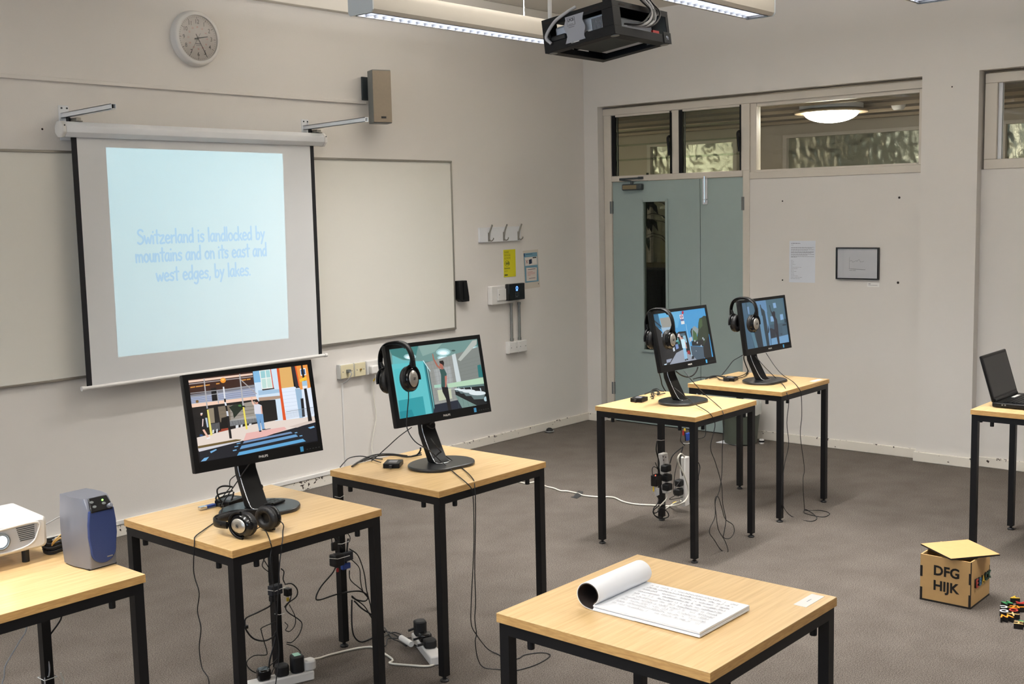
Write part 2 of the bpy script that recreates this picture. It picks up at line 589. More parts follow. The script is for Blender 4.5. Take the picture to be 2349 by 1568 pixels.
wb_ = MB()
wb_.box(0, 0.25, -0.139, 0, 0, HC).box(0, 0.25, -2.815, -0.139, 2.592, HC).box(0, 0.25, -3.185, -2.815, 0, HC)
wb_.box(0, 0.25, YR, -3.185, 2.595, HC)
wb_.box(0.08, 0.25, -2.815, -1.489, 0, 1.963).box(0.08, 0.25, YR, -3.185, 0, 1.966).box(0.08, 0.25, YR, -5.62, 1.966, 2.595)
struct(wb_.build('wall_back', WALL_B), 'off-white wall with the double door, high windows and a pilaster', 'wall')
struct(MB().box(XR - 0.2, 0.25, YR - 0.2, YR, 0, HC).build('wall_right', WALL), 'plain off-white wall on the right behind the camera', 'wall')
wr = MB()
wr.box(XR - 0.2, XR, YR, 0, 0, 0.95).box(XR - 0.2, XR, YR, 0, 2.65, HC).box(XR - 0.2, XR, YR, -7.6, 0.95, 2.65).box(XR - 0.2, XR, -1.0, 0, 0.95, 2.65)
struct(wr.build('wall_rear', WALL), 'off-white window wall behind the camera', 'wall')
wf = struct(thing('window_5', '', 'window'), 'wide daylight window in the wall behind the camera', 'window')
fm = MB()
for y in (-7.6, -5.95, -4.3, -2.65, -1.06):
    fm.box(XR - 0.14, XR - 0.06, y, y + 0.06, 0.95, 2.65)
fm.box(XR - 0.14, XR - 0.06, -7.6, -1.0, 0.95, 1.01).box(XR - 0.14, XR - 0.06, -7.6, -1.0, 2.59, 2.65)
fm.build('window_frame', FRAME, wf)
for i in range(4):
    MB().box(XR - 0.103, XR - 0.097, -7.54 + i * 1.65, -5.95 + i * 1.65, 1.01, 2.59).build('pane', GLASS, wf)
po = bpy.data.lights.new('window_daylight_portal', 'AREA')
po.shape = 'RECTANGLE'; po.size = 6.6; po.size_y = 1.7
po.cycles.is_portal = True
pob = bpy.data.objects.new('window_daylight_portal', po); COL.objects.link(pob)
pob.location = (XR - 0.2, -4.3, 1.8); pob.rotation_euler = (math.radians(90), 0, math.radians(-90))

# skirting and trunking
struct(MB().box(XR, -0.016, -0.016, 0, 0, 0.066).build('baseboard_left', SKIRT, bevel=0.004), 'chipped white skirting board along the screen wall', 'skirting')
struct(MB().box(-0.016, 0, -0.139, 0, 0, 0.066).build('baseboard_back', SKIRT, bevel=0.004), 'short white skirting board in the room corner', 'skirting')
struct(MB().box(0.064, 0.08, -2.815, -1.495, 0, 0.068).build('baseboard_back.001', SKIRT, bevel=0.004), 'chipped white skirting below the framed picture', 'skirting')
struct(MB().box(-0.02, 0, -3.205, -2.80, 0, 0.068).box(0, 0.064, -2.815, -2.80, 0, 0.068).box(0, 0.064, -3.205, -3.186, 0, 0.068).build('baseboard_back.002', SKIRT, bevel=0.004), 'badly chipped white skirting around the pilaster', 'skirting')
struct(MB().box(0.064, 0.08, YR, -3.205, 0, 0.068).build('baseboard_back.003', SKIRT, bevel=0.004), 'white skirting to the right of the pilaster', 'skirting')
tag(MB().box(XR, -2.72, -0.022, 0, 0.068, 0.094).build('cable_trunking', WHITEP, bevel=0.003), 'white plastic trunking running on top of the left skirting', 'trunking')
ct = MB().box(-9.5, -2.40, -0.016, 0, 2.492, 2.514).build('cable_trunking.001', WALL, bevel=0.003)
tag(ct, 'painted trunking running across the wall to the wall speaker', 'trunking')

# ---------------------------------------------------------------- door and window frames in the recess
FX0, FX1 = 0.072, 0.15
t2 = thing('trim_2', '', 'frame')
struct(t2, 'cream painted frame around the door and the high windows', 'frame')
MB().box(FX0, FX1, -0.218, -0.145, 0, 2.522).build('jamb', FRAME, t2, bevel=0.003)
MB().box(FX0, FX1, -1.489, -1.432, 0, 2.03).box(FX0, FX1, -1.489, -1.418, 2.03, 2.522).build('jamb', FRAME, t2, bevel=0.003)
MB().box(FX0, FX1, -2.815, -0.139, 2.522, 2.576).build('head', FRAME, t2, bevel=0.003)
MB().box(FX0, FX1, -1.43, -0.218, 1.986, 2.031).build('transom', FRAME, t2, bevel=0.003)
MB().box(FX0 + 0.01, FX1, -0.864, -0.799, 2.031, 2.522).build('mullion', FRAME, t2, bevel=0.003)


def louvre_window(name, y0, y1, label):
    w = struct(thing(name, '', 'window'), label, 'window')
    z0, z1 = 2.033, 2.518
    MB().box(0.074, 0.125, y1 - 0.036, y1 - 0.004, z0, z1).build('louvre_channel', BLACKP, w)
    MB().box(0.074, 0.12, y0 + 0.003, y0 + 0.014, z0, z1).build('louvre_channel', BLACKP, w)
    MB().box(0.08, 0.12, y0, y1, z1 - 0.012, z1 + 0.004).build('window_bead', FRAME, w)
    for k in range(4):
        za = z0 + 0.005 + k * 0.117
        MB().obox((0.10, (y0 + y1) / 2 - 0.01, za + 0.062), (0, (y1 - y0) / 2 - 0.028, 0), (0.004, 0, 0.0655), (0.0028, 0, -0.0002)).build('glass_blade', GLASSG, w)
    h = MB().tube(spline([(0.07, y0 + 0.012, z0 + 0.29), (0.052, y0 + 0.016, z0 + 0.275), (0.05, y0 + 0.01, z0 + 0.22), (0.056, y0 + 0.004, z0 + 0.14)], 5), 0.011, 8).build('handle', BLACKP, w, smooth=60)
    return w


louvre_window('window_1', -0.799, -0.222, 'narrow louvred glass window above the door closer')
louvre_window('window_2', -1.418, -0.864, 'louvred glass window above the plain door leaf')
w3 = struct(thing('window_3', '', 'window'), 'wide fixed window with a lamp glowing behind it', 'window')
MB().box(FX0, FX1, -2.815, -1.489, 1.963, 2.016).build('sill', FRAME, w3, bevel=0.004)
MB().box(FX0 + 0.012, FX1, -1.54, -1.489, 2.016, 2.522).build('window_frame', FRAME, w3, bevel=0.003)
MB().box(FX0 + 0.012, FX1, -2.815, -2.764, 2.016, 2.522).build('window_frame', FRAME, w3, bevel=0.003)
MB().box(FX0 + 0.02, FX1, -2.764, -1.54, 2.016, 2.03).box(FX0 + 0.02, FX1, -2.764, -1.54, 2.496, 2.522).build('window_bead', FRAME, w3)
MB().box(0.11, 0.116, -2.764, -1.54, 2.03, 2.496).build('pane', GLASS, w3)
w4 = struct(thing('window_4', '', 'window'), 'window to the right of the pilaster, cut by the picture edge', 'window')
MB().box(FX0, FX1, -5.62, -3.2, 1.966, 2.03).build('sill', FRAME, w4, bevel=0.004)
MB().box(FX0, FX1, -5.62, -3.2, 2.515, 2.578).build('head', FRAME, w4, bevel=0.003)
MB().box(FX0, FX1, -3.278, -3.2, 2.03, 2.515).build('window_frame', FRAME, w4, bevel=0.003)
MB().box(FX0, FX1, -5.62, -5.55, 2.03, 2.515).build('window_frame', FRAME, w4, bevel=0.003)
MB().box(0.095, 0.13, -3.302, -3.279, 2.03, 2.515).build('window_bead', WHITEM, w4)
MB().box(0.11, 0.116, -5.55, -3.302, 2.03, 2.515).build('pane', GLASS, w4)

# ---------------------------------------------------------------- double door
d1 = struct(thing('door_1', '', 'door', (0.1, -0.82, 0)), 'grey green double door with a narrow glazed panel', 'door')
DX0, DX1 = 0.086, 0.128
VY0, VY1, VZ0, VZ1 = -0.745, -0.517, 0.618, 1.824
l1 = MB().box(DX0, DX1, VY1, -0.221, 0.008, 1.983).box(DX0, DX1, -1.050, VY0, 0.008, 1.983).box(DX0, DX1, VY0, VY1, 0.008, VZ0).box(DX0, DX1, VY0, VY1, VZ1, 1.983).build('door_leaf', DOORM, d1, world=True)
l2 = MB().box(DX0, DX1, -1.428, -1.055, 0.008, 1.983).build('door_leaf', DOORM, d1, world=True)
MB().box(DX0 - 0.012, DX0 + 0.004, VY0 - 0.012, VY0 + 0.008, VZ0 - 0.012, VZ1 + 0.012).box(DX0 - 0.012, DX0 + 0.004, VY1 - 0.008, VY1 + 0.012, VZ0 - 0.012, VZ1 + 0.012).box(DX0 - 0.012, DX0 + 0.004, VY0, VY1, VZ1 - 0.008, VZ1 + 0.012).box(DX0 - 0.018, DX0 + 0.004, VY0 - 0.02, VY1 + 0.02, VZ0 - 0.014, VZ0 + 0.006).build('vision_bead', DOORM, l1, world=True)
MB().box(0.104, 0.110, VY0, VY1, VZ0, VZ1).build('vision_glass', WIREDG, l1, world=True)
wg = MB()
for i in range(1, 18):
    y = VY0 + (VY1 - VY0) * i / 18
    wg.box(0.1065, 0.1072, y - 0.0004, y + 0.0004, VZ0, VZ1)
for i in range(1, 95):
    z = VZ0 + (VZ1 - VZ0) * i / 95
    wg.box(0.1065, 0.1072, VY0, VY1, z - 0.0004, z + 0.0004)
wgo = wg.build('wire_mesh', DGREY, l1, world=True); wgo['kind'] = 'stuff'
for y, z0, lf in ((-0.208, 1.728, l1), (-0.205, 0.23, l1), (-1.437, 1.734, l2), (-1.437, 0.23, l2)):
    MB().cyl((DX0 - 0.012, y, z0), (DX0 - 0.012, y, z0 + 0.1), 0.009, 10).box(DX0 - 0.012, DX0 + 0.004, y - 0.018, y + 0.018, z0, z0 + 0.1).build('hinge', GREYM, lf, smooth=40, world=True)
cl = MB().box(0.036, DX0, -0.53, -0.345, 1.912, 1.962).build('door_closer', DGREY, l1, bevel=0.008, world=True)
MB().box(0.0352, 0.0362, -0.49, -0.355, 1.921, 1.953).build('closer_plate', mat('closer_gold', S(134, 122, 96), 0.35, metal=0.6), cl, world=True)
MB().tube([(0.06, -0.43, 1.962), (0.06, -0.43, 1.985)], 0.012, 8).tube([(0.05, -0.43, 1.985), (0.03, -0.33, 1.998)], 0.006, 6).tube([(0.03, -0.33, 2.004), (0.066, -0.51, 2.008)], 0.007, 6).box(0.058, 0.073, -0.535, -0.49, 1.998, 2.018).build('closer_arm', DGREY, cl, world=True)
bo = MB().box(0.07, DX0, -1.122, -1.084, 1.785, 1.985).build('flush_bolt', WHITEM, l2, bevel=0.002, world=True)
MB().tube([(0.066, -1.103, 1.80), (0.066, -1.103, 2.0)], 0.006, 8).build('bolt_rod', CHROME, bo, world=True)
MB().box(0.05, 0.07, -1.128, -1.098, 1.818, 1.826).build('bolt_knob', CHROME, bo, world=True)

# ---------------------------------------------------------------- corridor behind the glass
struct(MB().box(0.25, 2.9, -5.9, 2.6, -0.12, 0.0).build('floor.001', mat('corridor_lino', S(92, 88, 82), 0.4, var=0.1)), 'dark corridor floor beyond the door', 'floor')
struct(MB().box(0.25, 2.9, -5.9, 2.6, 2.53, 2.63).build('ceiling.001', CORRC), 'dim boarded corridor ceiling', 'ceiling')
cw = MB()
WINS = [(1.06, -0.0), (-0.50, -2.28), (-2.52, -5.2)]
ys = 2.6
for a, b in WINS:
    cw.box(2.5, 2.7, a, ys, 1.2, 2.43); ys = b
cw.box(2.5, 2.7, -5.9, ys, 1.2, 2.43).box(2.5, 2.7, -5.9, 2.6, 2.43, 2.53)
struct(cw.build('wall_corridor', CORRW), 'pale far wall of the corridor seen through the high windows', 'wall')
struct(MB().box(2.49, 2.7, -5.9, 2.6, 0, 1.2).build('wall_corridor.001', CORRD), 'dark olive lower wall of the corridor', 'wall')
struct(MB().box(0.15, 0.25, 0.2, 2.6, 0, 2.63).box(0.15, 2.9, 2.6, 2.7, 0, 2.63).box(0.15, 2.9, -6.0, -5.9, 0, 2.63).build('wall_corridor.002', CORRW), 'end walls of the corridor', 'wall')
for i, x in enumerate((0.42, 0.98, 1.55, 2.1)):
    struct(MB().box(x, x + 0.05, -5.9, 2.6, 2.505, 2.53).build('trim_%d' % (3 + i), BATTEN), ('first', 'second', 'third', 'fourth')[i] + ' light batten on the corridor ceiling counted from the door', 'batten')
for wi, (a, b) in enumerate(WINS):
    w = struct(thing('window_%d' % (6 + wi), '', 'window'), ('foil covered corridor window behind the louvres', 'foil covered corridor window behind the wide pane', 'foil covered corridor window beyond the pilaster')[wi], 'window')
    MB().box(2.47, 2.56, a - 0.04, a, 1.2, 2.40).box(2.47, 2.56, b, b + 0.04, 1.2, 2.40).box(2.47, 2.56, b, a, 2.40, 2.43).build('window_frame', FRAME, w)
    nx = int((a - b) / 0.018); nz = 66
    g = MB()
    vs = []
    for j in range(nz + 1):
        for i in range(nx + 1):
            y = b + 0.04 + (a - b - 0.08) * i / nx; z = 1.2 + 1.2 * j / nz
            d = mnoise.fractal(Vector((y * 13.0, z * 10.0, wi * 9.1)), 0.8, 2.2, 5)
            d = abs(d) * 0.014
            vs.append((2.52 - d, y, z))
    g.add(vs, [(j * (nx + 1) + i, (j + 1) * (nx + 1) + i, (j + 1) * (nx + 1) + i + 1, j * (nx + 1) + i + 1) for j in range(nz) for i in range(nx)])
    g.build('foil_sheet', FOIL, w, smooth=35)
def corridor_lamp(y, label):
    la = thing('ceiling_lamp', label, 'lamp', (0.8, y, 2.53), group='round corridor lamps')
    MB().lathe([(0.05, 0.0), (0.24, 0.0), (0.24, -0.035), (0.05, -0.035)][::-1], (0.8, y, 2.529), n=40).build('lamp_base', WHITEM, la, smooth=40, world=True)
    MB().lathe([(0.21, -0.035), (0.275, -0.05), (0.28, -0.058), (0.275, -0.066), (0.21, -0.062)][::-1], (0.8, y, 2.53), n=48).build('lamp_ring', mat('lamp_ring', S(190, 170, 140), 0.5), la, smooth=50, world=True)
    dm = []
    for i in range(8):
        t = i / 7 * math.pi / 2
        dm.append((0.208 * math.cos(t) + 0.001, -0.055 - 0.085 * math.sin(t)))
    MB().lathe(dm[::-1], (0.8, y, 2.53), n=40).build('lamp_dome', LAMPG, la, smooth=80, world=True)


corridor_lamp(-1.79, 'round glowing domed lamp seen through the wide window')
corridor_lamp(1.35, 'added round corridor lamp, unseen behind the screen wall')  # added out of view to brighten the corridor
corridor_lamp(-4.7, 'added round corridor lamp, unseen behind the right part of the wall')  # another unseen lamp, added for more light in the corridor
sd = PX(2061, 246, 'z', 2.50)
so = MB().lathe([(0.001, -0.05), (0.035, -0.05), (0.05, -0.03), (0.058, 0.0), (0.001, 0.0)], (sd.x, sd.y, 2.529), n=20).build('smoke_detector', WHITEP, smooth=50)
tag(so, 'small white smoke detector on the corridor ceiling', 'detector')
# high-backed chair and a plant dimly seen through the door glass
cp = PX(1512, 690, 'x', 0.95)
ch = thing('office_chair', 'black high-backed chair dimly seen through the door glass', 'chair', (0.95, cp.y, 0))
ztop = PX(1512, 614, 'x', 0.95).z
bk = [(-0.23, 0), (0.23, 0), (0.25, 0.35), (0.22, ztop - 0.62), (0.15, ztop - 0.57), (-0.15, ztop - 0.57), (-0.22, ztop - 0.62), (-0.25, 0.35)]
MB().prism(bk, (-0.02, 0, 0.57), (0, 1, 0), (0, 0, 1), (0.08, 0, 0)).build('backrest', BLACKF, ch, bevel=0.02)
MB().box(0.06, 0.52, -0.25, 0.25, 0.45, 0.54).build('seat', BLACKF, ch, bevel=0.02)
MB().cyl((0.29, 0, 0.08), (0.29, 0, 0.45), 0.028, 12).build('gas_post', BLACKP, ch, smooth=40)
for k in range(5):
    a = 2 * math.pi * k / 5
    MB().tube([(0.29, 0, 0.1), (0.29 + 0.28 * math.cos(a), 0.28 * math.sin(a), 0.065)], 0.02, 8).lathe([(0.02, -0.02), (0.03, -0.01), (0.03, 0.01), (0.02, 0.02)], (0.29 + 0.28 * math.cos(a), 0.28 * math.sin(a), 0.03), (0, 1, 0), 12).build('leg', BLACKP, ch)
pp0 = PX(1496, 560, 'x', 1.5)
pl = thing('potted_plant', 'dark leafy plant dimly seen at the top of the door glass', 'plant', (1.5, pp0.y + 0.08, 0))
MB().lathe([(0.1, 0), (0.14, 0.28), (0.155, 0.3), (0.13, 0.3), (0.09, 0.02)], (0, 0, 0), n=24).build('pot', DGREY, pl, smooth=40)
MB().tube([(0, 0, 0.2), (0.01, 0.02, 0.9), (0, 0, 1.55), (0.02, -0.02, 2.1)], 0.012, 6).build('stem', LEAF, pl)
rg = random.Random(3)
for k in range(30):
    z = 1.45 + 0.62 * rg.random(); a = rg.random() * 6.283; L = 0.2 + 0.14 * rg.random(); wd = 0.028 + 0.02 * rg.random()
    d = Vector((math.cos(a), math.sin(a), 0)); sd_ = Vector((-d.y, d.x, 0))
    pts = []
    for t, wv in ((0, 0.1), (0.3, 1.0), (0.65, 0.8), (1.0, 0.05)):
        c = Vector((0, 0, z)) + d * (L * t) + Z3 * (0.06 * math.sin(t * 2.2) - 0.14 * t * t)
        pts.append((c - sd_ * wd * wv, c + sd_ * wd * wv))
    lf = MB().add([p for q in pts for p in q], [(0, 1, 3, 2), (2, 3, 5, 4), (4, 5, 7, 6)]).build('leaf', LEAF, pl, smooth=60)
    md = lf.modifiers.new('thickness', 'SOLIDIFY'); md.thickness = 0.0015

# ---------------------------------------------------------------- luminaires
def luminaire(x0, x1, yc, z, label, wire=True):
    L = thing('fluorescent_luminaire', label, 'ceiling light', ((x0 + x1) / 2, yc, z), group='suspended fluorescent luminaires')
    hw, ht = 0.092, 0.125
    sec = [(-0.078, 0.0), (-hw, 0.016), (-hw, 0.085), (-0.07, 0.118), (-0.045, ht), (0.045, ht), (0.07, 0.118), (hw, 0.085), (hw, 0.016), (0.078, 0.0), (0.066, 0.0), (0.066, 0.055), (-0.066, 0.055), (-0.066, 0.0)]
    MB().prism(sec, (x0 + 0.004, yc, z), (0, 1, 0), (0, 0, 1), (x1 - x0 - 0.008, 0, 0)).build('body', LUMB, L, smooth=35, world=True)
    ec = [(-0.082, 0.0), (0.082, 0.0), (hw + 0.003, 0.014), (hw + 0.003, 0.09), (0.06, 0.128), (-0.06, 0.128), (-hw - 0.003, 0.09), (-hw - 0.003, 0.014)]
    MB().prism(ec, (x0, yc, z - 0.002), (0, 1, 0), (0, 0, 1), (0.008, 0, 0)).build('end_cap', LUMC, L, world=True)
    MB().prism(ec, (x1 - 0.008, yc, z - 0.002), (0, 1, 0), (0, 0, 1), (0.008, 0, 0)).build('end_cap', LUMC, L, world=True)
    lv = MB()
    n = int((x1 - x0 - 0.06) / 0.062)
    for k in range(n + 1):
        x = x0 + 0.03 + (x1 - x0 - 0.06) * k / n
        lv.obox((x, yc, z + 0.013), (0.0011, 0, 0), (0, 0.064, 0), (0, 0, 0.012))
    for s in (-1, 1):
        lv.obox(((x0 + x1) / 2, yc + s * 0.062, z + 0.012), ((x1 - x0) / 2 - 0.02, 0, 0), (0, 0.0012, 0.0), (0, s * 0.003, 0.013))
    lv.build('louvre', LOUVRE, L, world=True)
    if wire:
        for x in (x0 + 0.42, x1 - 0.42):
            MB().tube([(x, yc, z + 0.125), (x, yc, HC)], 0.003, 6).build('hanger', WHITEM, L, world=True)
    ld = bpy.data.lights.new('tube_light', 'AREA')
    ld.shape = 'RECTANGLE'; ld.size = x1 - x0 - 0.12; ld.size_y = 0.1
    ld.energy = LUM_POWER; ld.color = LUM_COLOR; ld.spread = math.radians(128)
    lo = bpy.data.objects.new('tube_light', ld); COL.objects.link(lo)
    lo.location = ((x0 + x1) / 2, yc, z + 0.034)
    lo.parent = L; lo.matrix_parent_inverse = wm(L).inverted()
    lu = bpy.data.lights.new('tube_uplight', 'AREA')
    lu.shape = 'RECTANGLE'; lu.size = x1 - x0 - 0.12; lu.size_y = 0.08
    lu.energy = LUM_UP; lu.color = LUM_COLOR
    luo = bpy.data.objects.new('tube_uplight', lu); COL.objects.link(luo)
    luo.location = ((x0 + x1) / 2, yc, z + 0.128); luo.rotation_euler = (math.pi, 0, 0)
    luo.parent = L; luo.matrix_parent_inverse = wm(L).inverted()
    return L


luminaire(-3.53, -1.79, -1.24, 2.80, 'suspended luminaire with a pale end cap beside the screen wall')
luminaire(-3.53, -1.79, -2.60, 2.80, 'suspended luminaire whose louvre shows right of the hanging projector')
luminaire(-3.53, -1.79, -3.57, 2.757, 'suspended luminaire just touching the top edge above the pilaster')
for x0, yc, nm in ((-7.9, -1.24, 'nearest the screen wall'), (-7.9, -2.75, 'second from the screen wall'), (-7.9, -4.3, 'third from the screen wall'), (-7.9, -5.9, 'farthest from the screen wall'), (-3.53, -5.4, 'far on the right')):
    luminaire(x0, x0 + 1.74, yc, 2.80, 'suspended luminaire out of the picture, ' + nm)

# ================================================================== TABLES
TZ = 0.74
_leg = MB().box(-0.015, 0.015, -0.015, 0.015, 0.022, TZ - 0.024).mesh('leg'); _leg.materials.append(BLACKM)
_foot = MB().lathe([(0.017, 0.0), (0.018, 0.005), (0.012, 0.01), (0.007, 0.012), (0.007, 0.024)], (0, 0, 0), n=14).mesh('foot'); _foot.materials.append(BLACKR)
_peg = MB().lathe([(0.009, -0.022), (0.0095, -0.02), (0.0095, 0.0)], (0, 0, 0), n=12).mesh('stacking_peg'); _peg.materials.append(BLACKM)


def table(x0, x1, y0, y1, label):
    cx, cy = (x0 + x1) / 2, (y0 + y1) / 2
    hx, hy = (x1 - x0) / 2, (y1 - y0) / 2
    t = thing('table', label, 'table', (cx, cy, 0), group='square oak-topped tables with black legs')
    MB().box(-hx, hx, -hy, hy, TZ - 0.0022, TZ).build('tabletop', WOOD, t, bevel=0.0008)
    MB().box(-hx, hx, -hy, hy, TZ - 0.024, TZ - 0.0022).build('edge_band', WOODE, t)
    ix, iy = hx - 0.005, hy - 0.005
    zr0, zr1 = TZ - 0.055, TZ - 0.024
    for s in (-1, 1):
        MB().box(-ix + 0.03, ix - 0.03, s * iy, s * (iy - 0.025), zr0, zr1).build('rail', BLACKM, t)
        MB().box(s * ix, s * (ix - 0.025), -iy + 0.03, iy - 0.03, zr0, zr1).build('rail', BLACKM, t)
    for sx in (-1, 1):
        for sy in (-1, 1):
            lg = link('leg', _leg, t); lg.location = (sx * (ix - 0.015), sy * (iy - 0.015), 0)
            ft = link('foot', _foot, lg)
            pg = link('stacking_peg', _peg, t); pg.location = (sx * (ix - 0.012), sy * (iy - 0.095), zr0)
            pg = link('stacking_peg', _peg, t); pg.location = (sx * (ix - 0.095), sy * (iy - 0.012), zr0)
    return t


T1 = (-5.632, -5.008, -2.896, -2.272); T2 = (-4.710, -4.085, -2.884, -2.268); T3 = (-2.887, -2.279, -2.851, -2.241)
T4 = (-1.961, -1.375, -2.831, -2.225); T5 = (-5.550, -4.918, -4.547, -3.915); T6 = (-6.546, -5.926, -2.885, -2.265); T7 = (-1.954, -1.334, -4.473, -3.853)
table(*T1, 'oak table carrying the monitor that shows a zebra crossing')
table(*T2, 'oak table carrying the monitor that shows a washroom')
table(*T3, 'oak table carrying the monitor that shows a street with blue sky')
table(*T4, 'oak table nearest the framed picture, under the dim blue monitor')
table(*T5, 'oak table in the foreground carrying the open notepad')
table(*T6, 'oak table at the left edge carrying projector and loudspeaker')
table(*T7, 'oak table at the right edge carrying the laptop')

# ================================================================== MONITORS
def monitor(bx, pc, yaw, tilt, w, label, paint, base_yaw=None):
    """pc = centre of the panel front, yaw / tilt = where the panel faces"""
    hh = w * 0.655
    a, tl = math.radians(yaw), math.radians(tilt)
    n = Vector((math.cos(tl) * math.cos(a), math.cos(tl) * math.sin(a), math.sin(tl)))
    rt = Z3.cross(n).normalized(); up = n.cross(rt)
    pc = Vector(pc)
    root = thing('monitor', label, 'monitor', (bx[0], bx[1], TZ), a + math.pi / 2, group='black desktop monitors on the tables')
    # base plate: rounded, cut straight at the front
    pts = []
    for i in range(40):
        t = 2 * math.pi * i / 40
        x, y = 0.146 * math.cos(t), 0.122 * math.sin(t)
        y = max(y, -0.104)
        pts.append((x, y - 0.022))
    b = MB()
    b.prism(pts, (0, 0, 0.0), (1, 0, 0), (0, 1, 0), (0, 0, 0.014))
    b.build('base', BASEP, root, bevel=0.004)
    # neck, leaning back then upright
    nw = 0.036
    prof = [(-0.034, 0.014), (0.022, 0.014), (0.05, 0.07), (0.078, 0.125), (0.083, 0.16), (0.083, 0.34), (0.055, 0.34), (0.055, 0.165), (0.05, 0.14), (0.02, 0.085), (-0.012, 0.03)]
    MB().prism(prof, (-nw, 0, 0), (0, 1, 0), (0, 0, 1), (2 * nw, 0, 0)).build('neck', BLACKP, root, bevel=0.004)
    MB().tube(spline([(-nw - 0.001, 0.052, 0.165), (-nw - 0.001, 0.047, 0.14), (-nw - 0.001, 0.02, 0.085), (-nw - 0.001, -0.018, 0.028), (-nw + 0.004, -0.040, 0.0165), (0, -0.047, 0.0155), (nw - 0.004, -0.040, 0.0165), (nw + 0.006, -0.018, 0.0155)], 5), 0.0017, 6).build('chrome_trim', CHROME, root, smooth=80)
    # panel
    P = lambda x, y, z=0.0: pc + rt * x + up * y + n * z
    hw, h2 = w / 2, hh / 2
    bl, br, bt, bb = 0.0195, 0.0155, 0.0165, 0.0355       # bezel widths: left, right, top, bottom
    ring = lambda e, z: [P(-hw + e, -h2 + e, z), P(hw - e, -h2 + e, z), P(hw - e, h2 - e, z), P(-hw + e, h2 - e, z)]
    hs = MB().loft([ring(0.0, -0.004), ring(0.0, -0.022), ring(0.006, -0.028), ring(0.055, -0.045), ring(0.10, -0.052)][::-1]).build('panel_housing', BLACKP, root, bevel=0.003, world=True)
    bz = MB()
    cx, cy = (bl - br) / 2, (bb - bt) / 2
    bz.obox(P(0, h2 - bt / 2, -0.002), rt * hw, up * (bt / 2), n * 0.0025)
    bz.obox(P(0, -h2 + bb / 2, -0.002), rt * hw, up * (bb / 2), n * 0.0025)
    bz.obox(P(-hw + bl / 2, cy, -0.002), rt * (bl / 2), up * (h2 - (bt + bb) / 2), n * 0.0025)
    bz.obox(P(hw - br / 2, cy, -0.002), rt * (br / 2), up * (h2 - (bt + bb) / 2), n * 0.0025)
    bz.build('bezel', BLACKP, root, world=True)
    MB().obox(P(0, 0, -0.06), rt * 0.05, up * 0.05, n * 0.018).build('mount_plate', BLACKP, root, bevel=0.004, world=True)
    # picture
    o = P(-hw + bl, -h2 + bb, -0.0028)
    av = rt * (w - bl - br); bv = up * (hh - bt - bb)
    pic = Pic(o, av, bv)

    def uv(q):
        p = PP(q[0], q[1], o, n) - o
        return (p.dot(rt) / av.length, p.dot(up) / bv.length)
    paint(pic, uv)
    pic.build('display', SCREENPIC, root)
    text('brand_lettering', 'PHILIPS', 0.0115, P(0.008, -h2 + 0.0175, 0.0008), rt, up, CARD, root, bold=0.012)
    MB().obox(P(hw - 0.088, -h2 + 0.018, 0.0008), rt * 0.0065, up * 0.009, n * 0.0003).build('blue_sticker', mat('sticker_blue', S(70, 160, 215), 0.5), root, world=True)
    for k in range(5):
        MB().obox(P(hw - 0.066 + k * 0.0125, -h2 + 0.014, 0.0006), rt * 0.003, up * 0.0012, n * 0.0003).build('button', DGREY, root, world=True)
    root['_'] = 0
    del root['_']
    return root, P


def zoom(ox, oy, s, uv):
    return lambda pts: [uv((ox + x / s, oy + y / s)) for x, y in pts]


def circ(cx, cy, r, ry=None, n=16):
    ry = r if ry is None else ry
    return [(cx + r * math.cos(2 * math.pi * i / n), cy + ry * math.sin(2 * math.pi * i / n)) for i in range(n)]


